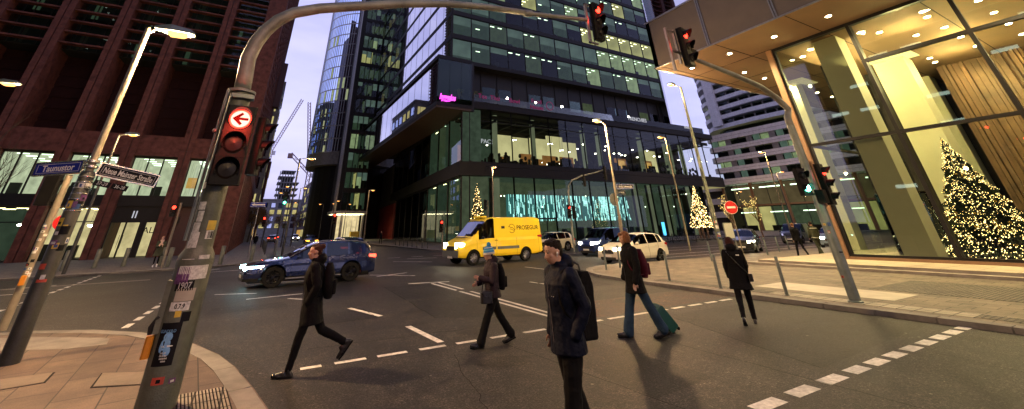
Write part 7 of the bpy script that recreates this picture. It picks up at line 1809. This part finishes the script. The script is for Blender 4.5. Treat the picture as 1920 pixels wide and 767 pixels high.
# 3: near man
PN = Vector((2.98,3.83,0))
p3_, A3 = person('nearest man, with short dark hair and a navy hooded jacket', PN, hl(-1,.12), 1.76,
    dict(L=(6,4,1),R=(-9,12,-8),armL=(-20,44,12),armR=(-4,16,6),inwL=10,inwR=4,handL=False,lean=3,fwd=.015,hem=-.16,jacket='cloth_navy',hair='quiff',hairm='hair_dark',legr=(.108,.085,.072),turn=2,nod=14,hood=True,jr=1.12,shw=.195,sleeve=(.076,.056),wr=.017,vox=.007,hvox=.0055,curl=.9))
backpack(A3,'black roll top backpack with a top handle on the nearest man','cloth_black',.31,.60,.17,.22,'roll')
b = MB(); HPa = A3['HP']; b.ell(HPa(.0,.088,-.008),(.012,.008,.012),10,8); rc(b,HPa(.004,.09,-.012),HPa(.012,.088,-.038),.0045,.004,6); o = b.build('earbud','white_paint'); o.location = A3['loc']; o.rotation_euler = (0,0,A3['heading']); o.scale = (A3['s'],)*3; tag(o,'small white earbud in the ear of the nearest man','earbud')
t_ = text_mesh('- -', .05, .001, 'white_paint', 'chest_patch', p3_, None)
for v in t_.data.vertices:
    x,y,z = v.co; k = A3['T'](.33,.165,.085); v.co = k+Vector((0,x*1.2,y))
t_.data.update()
# 4: suitcase
p4, A4 = person('person with ginger hair, black coat, jeans and a maroon backpack pulling a green suitcase', G(1206,634), hl(-1,.42), 1.80,
    dict(L=(-22,6,-14),R=(16,3,6),armL=(-4,22,10),armR=(0,30,8),inwL=2,inwR=20,lean=3,hem=-.22,hemw=.02,jacket='cloth_black',hair='bob',hairm='hair_ginger',trouser='denim',legr=(.10,.085,.085),flare=True,turn=-4,nod=8,jr=1.14,sleeve=(.074,.056),boot=.1,handR=False,vox=.009))
backpack(A4,'maroon backpack on the person pulling the suitcase','cloth_maroon',.30,.50,.2,.25)
sc = thing('suitcase','green wheeled suitcase with a pale tag, tilted and pulled by the person in jeans','suitcase',G(1262,622),A4['heading'])
sc.scale = (.86,.86,.86)
Mt = Matrix.Translation((0,0,.05)) @ Matrix.Rotation(R(38),4,'Y')
b = MB(); b.M = Mt; b.rings([[(-.11*a,-.19*c,z),(.11*a,-.19*c,z),(.115*a,0,z),(.11*a,.19*c,z),(-.11*a,.19*c,z),(-.115*a,0,z)] for z,a,c in ((.02,.85,.92),(.06,1,1),(.52,1,1),(.56,.85,.92))],0)
for k in range(6): b.box(-.118,.118,-.16+k*.058,-.145+k*.058,.06,.52,0)
o = b.build('shell','suitcase_green',sc,True)
b = MB(); b.M = Mt
for y in (-.06,.06): b.tube([(.0,y,.55),(.0,y,.98)],.008,6)
b.tube([(.0,-.075,.98),(.0,.075,.98)],.014,8); b.build('pull_handle','black_plastic',sc,True)
for y in (-.15,.15):
    for x in (-.08,.08):
        b = MB(); b.M = Mt; b.tube([(x,y-.012,-.01),(x,y+.012,-.01)],.032,12); b.box(x-.02,x+.02,y-.02,y+.02,.0,.03,0); b.build('wheel','rubber',sc,True)
b = MB(); b.M = Mt; b.box(.02,.1,-.06,.04,.57,.60,0); b.build('luggage_tag','white_paint',sc)
# 5: woman seen from behind
p5, A5 = person('woman in a black hooded coat and tight trousers seen from behind, crossing towards the steps', G(1408,608), hl(.86,.5), 1.62,
    dict(L=(-14,22,-26),R=(10,3,2),armL=(-4,18,10),armR=(2,34,9),inwL=2,inwR=10,lean=2,hem=-.27,hemw=.03,shw=.165,jacket='cloth_black',hair='long',hairm='hair_auburn',legr=(.088,.068,.05),boot=.14,hood=True,jr=1.12,heelh=True,vox=.009,handL=False))
hb_ = worn('handbag','black crossbody bag on the right hip of the woman seen from behind','handbag',A5); T5 = A5['T']; q = T5(-.02,-.02,-.25)
b = MB(); b.cbox(tuple(q),(.24,.09,.16),0,0,.025); remesh(b.build('bag','leather_black',hb_),.009,3,.01)
b = MB(); b.tube([tuple(p) for p in (q+Vector((.0,.03,.08)),T5(.2,-.165,-.10),T5(.36,-.165,.02),T5(.5,-.10,.12),T5(.545,.0,.14))],.011,6); b.tube([tuple(p) for p in (q+Vector((.08,.03,.08)),T5(.12,.155,-.12),T5(.3,.16,.0),T5(.5,.08,.12))],.011,6); b.build('strap','leather_black',hb_,True)
b = MB(); k = T5(.44,-.17,-.10); b.box(k.x-.004,k.x+.004,k.y-.035,k.y+.035,k.z-.012,k.z+.012,0); b.build('back_patch','white_paint',p5)
# 6/7: two walkers on the terrace
p6, A6 = person('walker in a dark jacket, left of the pair on the terrace', Vector((27.9,13.4,.0))+Vector((0,0,.1)), hl(.5,.87), 1.78, dict(L=(16,4,6),R=(-16,16,-14),armL=(-6,20,8),armR=(6,24,8),lean=2,hem=-.08,jacket='cloth_black',hair='short',hairm='hair_ginger',vox=.016,hvox=.012,jr=1.1))
p7, A7 = person('walker in an olive jacket with pale stripes, right of the pair on the terrace', Vector((29.6,13.2,.1)), hl(.55,.83), 1.84, dict(L=(-14,14,-12),R=(16,3,6),armL=(8,24,8),armR=(-6,20,8),lean=2,hem=-.06,jacket='cloth_green',trouser='cloth_green',hair='short',hairm='hair_dark',vox=.016,hvox=.012,jr=1.12,legr=(.1,.075,.07)))
for A_, lab in ((A7,''),):
    b = MB(); 
    for h in (-.02,.46): p = A_['T'](h); oval(b,[(p.x,0,p.z,.166,.224 if h > .3 else .21),(p.x,0,p.z+.04,.166,.224 if h > .3 else .21)],20)
    b.build('reflective_stripe','grey_reflect',p7,True)
# 8: standing figure across the road
p8, A8 = person('standing person with a pale scarf and white shoes on the far left pavement', G(289,501,ZP), hl(.2,-1), 1.72, dict(L=(3,2,0),R=(-2,2,0),armL=(14,80,6),armR=(14,80,6),inwL=30,inwR=30,lean=0,hem=-.33,hemw=.06,jacket='cloth_green',hair='short',hairm='hair_ginger',shoe='shoe_white',vox=.016,hvox=.012,jr=1.15,legr=(.07,.05,.045)))
sf = worn('scarf','pale beige scarf around the neck of the standing figure','scarf',A8); b = MB(); T8 = A8['T']; b.lathe([(.06,-.04),(.11,-.03),(.12,.03),(.08,.06)],tuple(T8(.58)),14); rc(b,T8(.55,.1,.05),T8(.25,.17,-.1),.06,.05); rc(b,T8(.55,.1,-.05),T8(.3,.17,.08),.05,.04); remesh(b.build('cloth','scarf_beige',sf),.014,2,.02)
# 9..: pedestrians far down the avenue
fp = [((.0,60),hl(0,1),'pedestrian walking away on the left pavement of the avenue'),((-.7,88),hl(.1,-1),'second pedestrian farther along the left pavement of the avenue'),((5.2,96),hl(-1,0),'distant pedestrian crossing the avenue'),((17.0,66),hl(0,-1),'pedestrian by the lit entrance canopy')]
for (x,y),h_,lab in fp: person(lab, Vector((x,y,ZP)), h_, 1.75, dict(L=(14,4,4),R=(-14,12,-10),armL=(-6,16,8),armR=(6,20,8),hem=-.1,vox=.03,hvox=.02,jr=1.1))
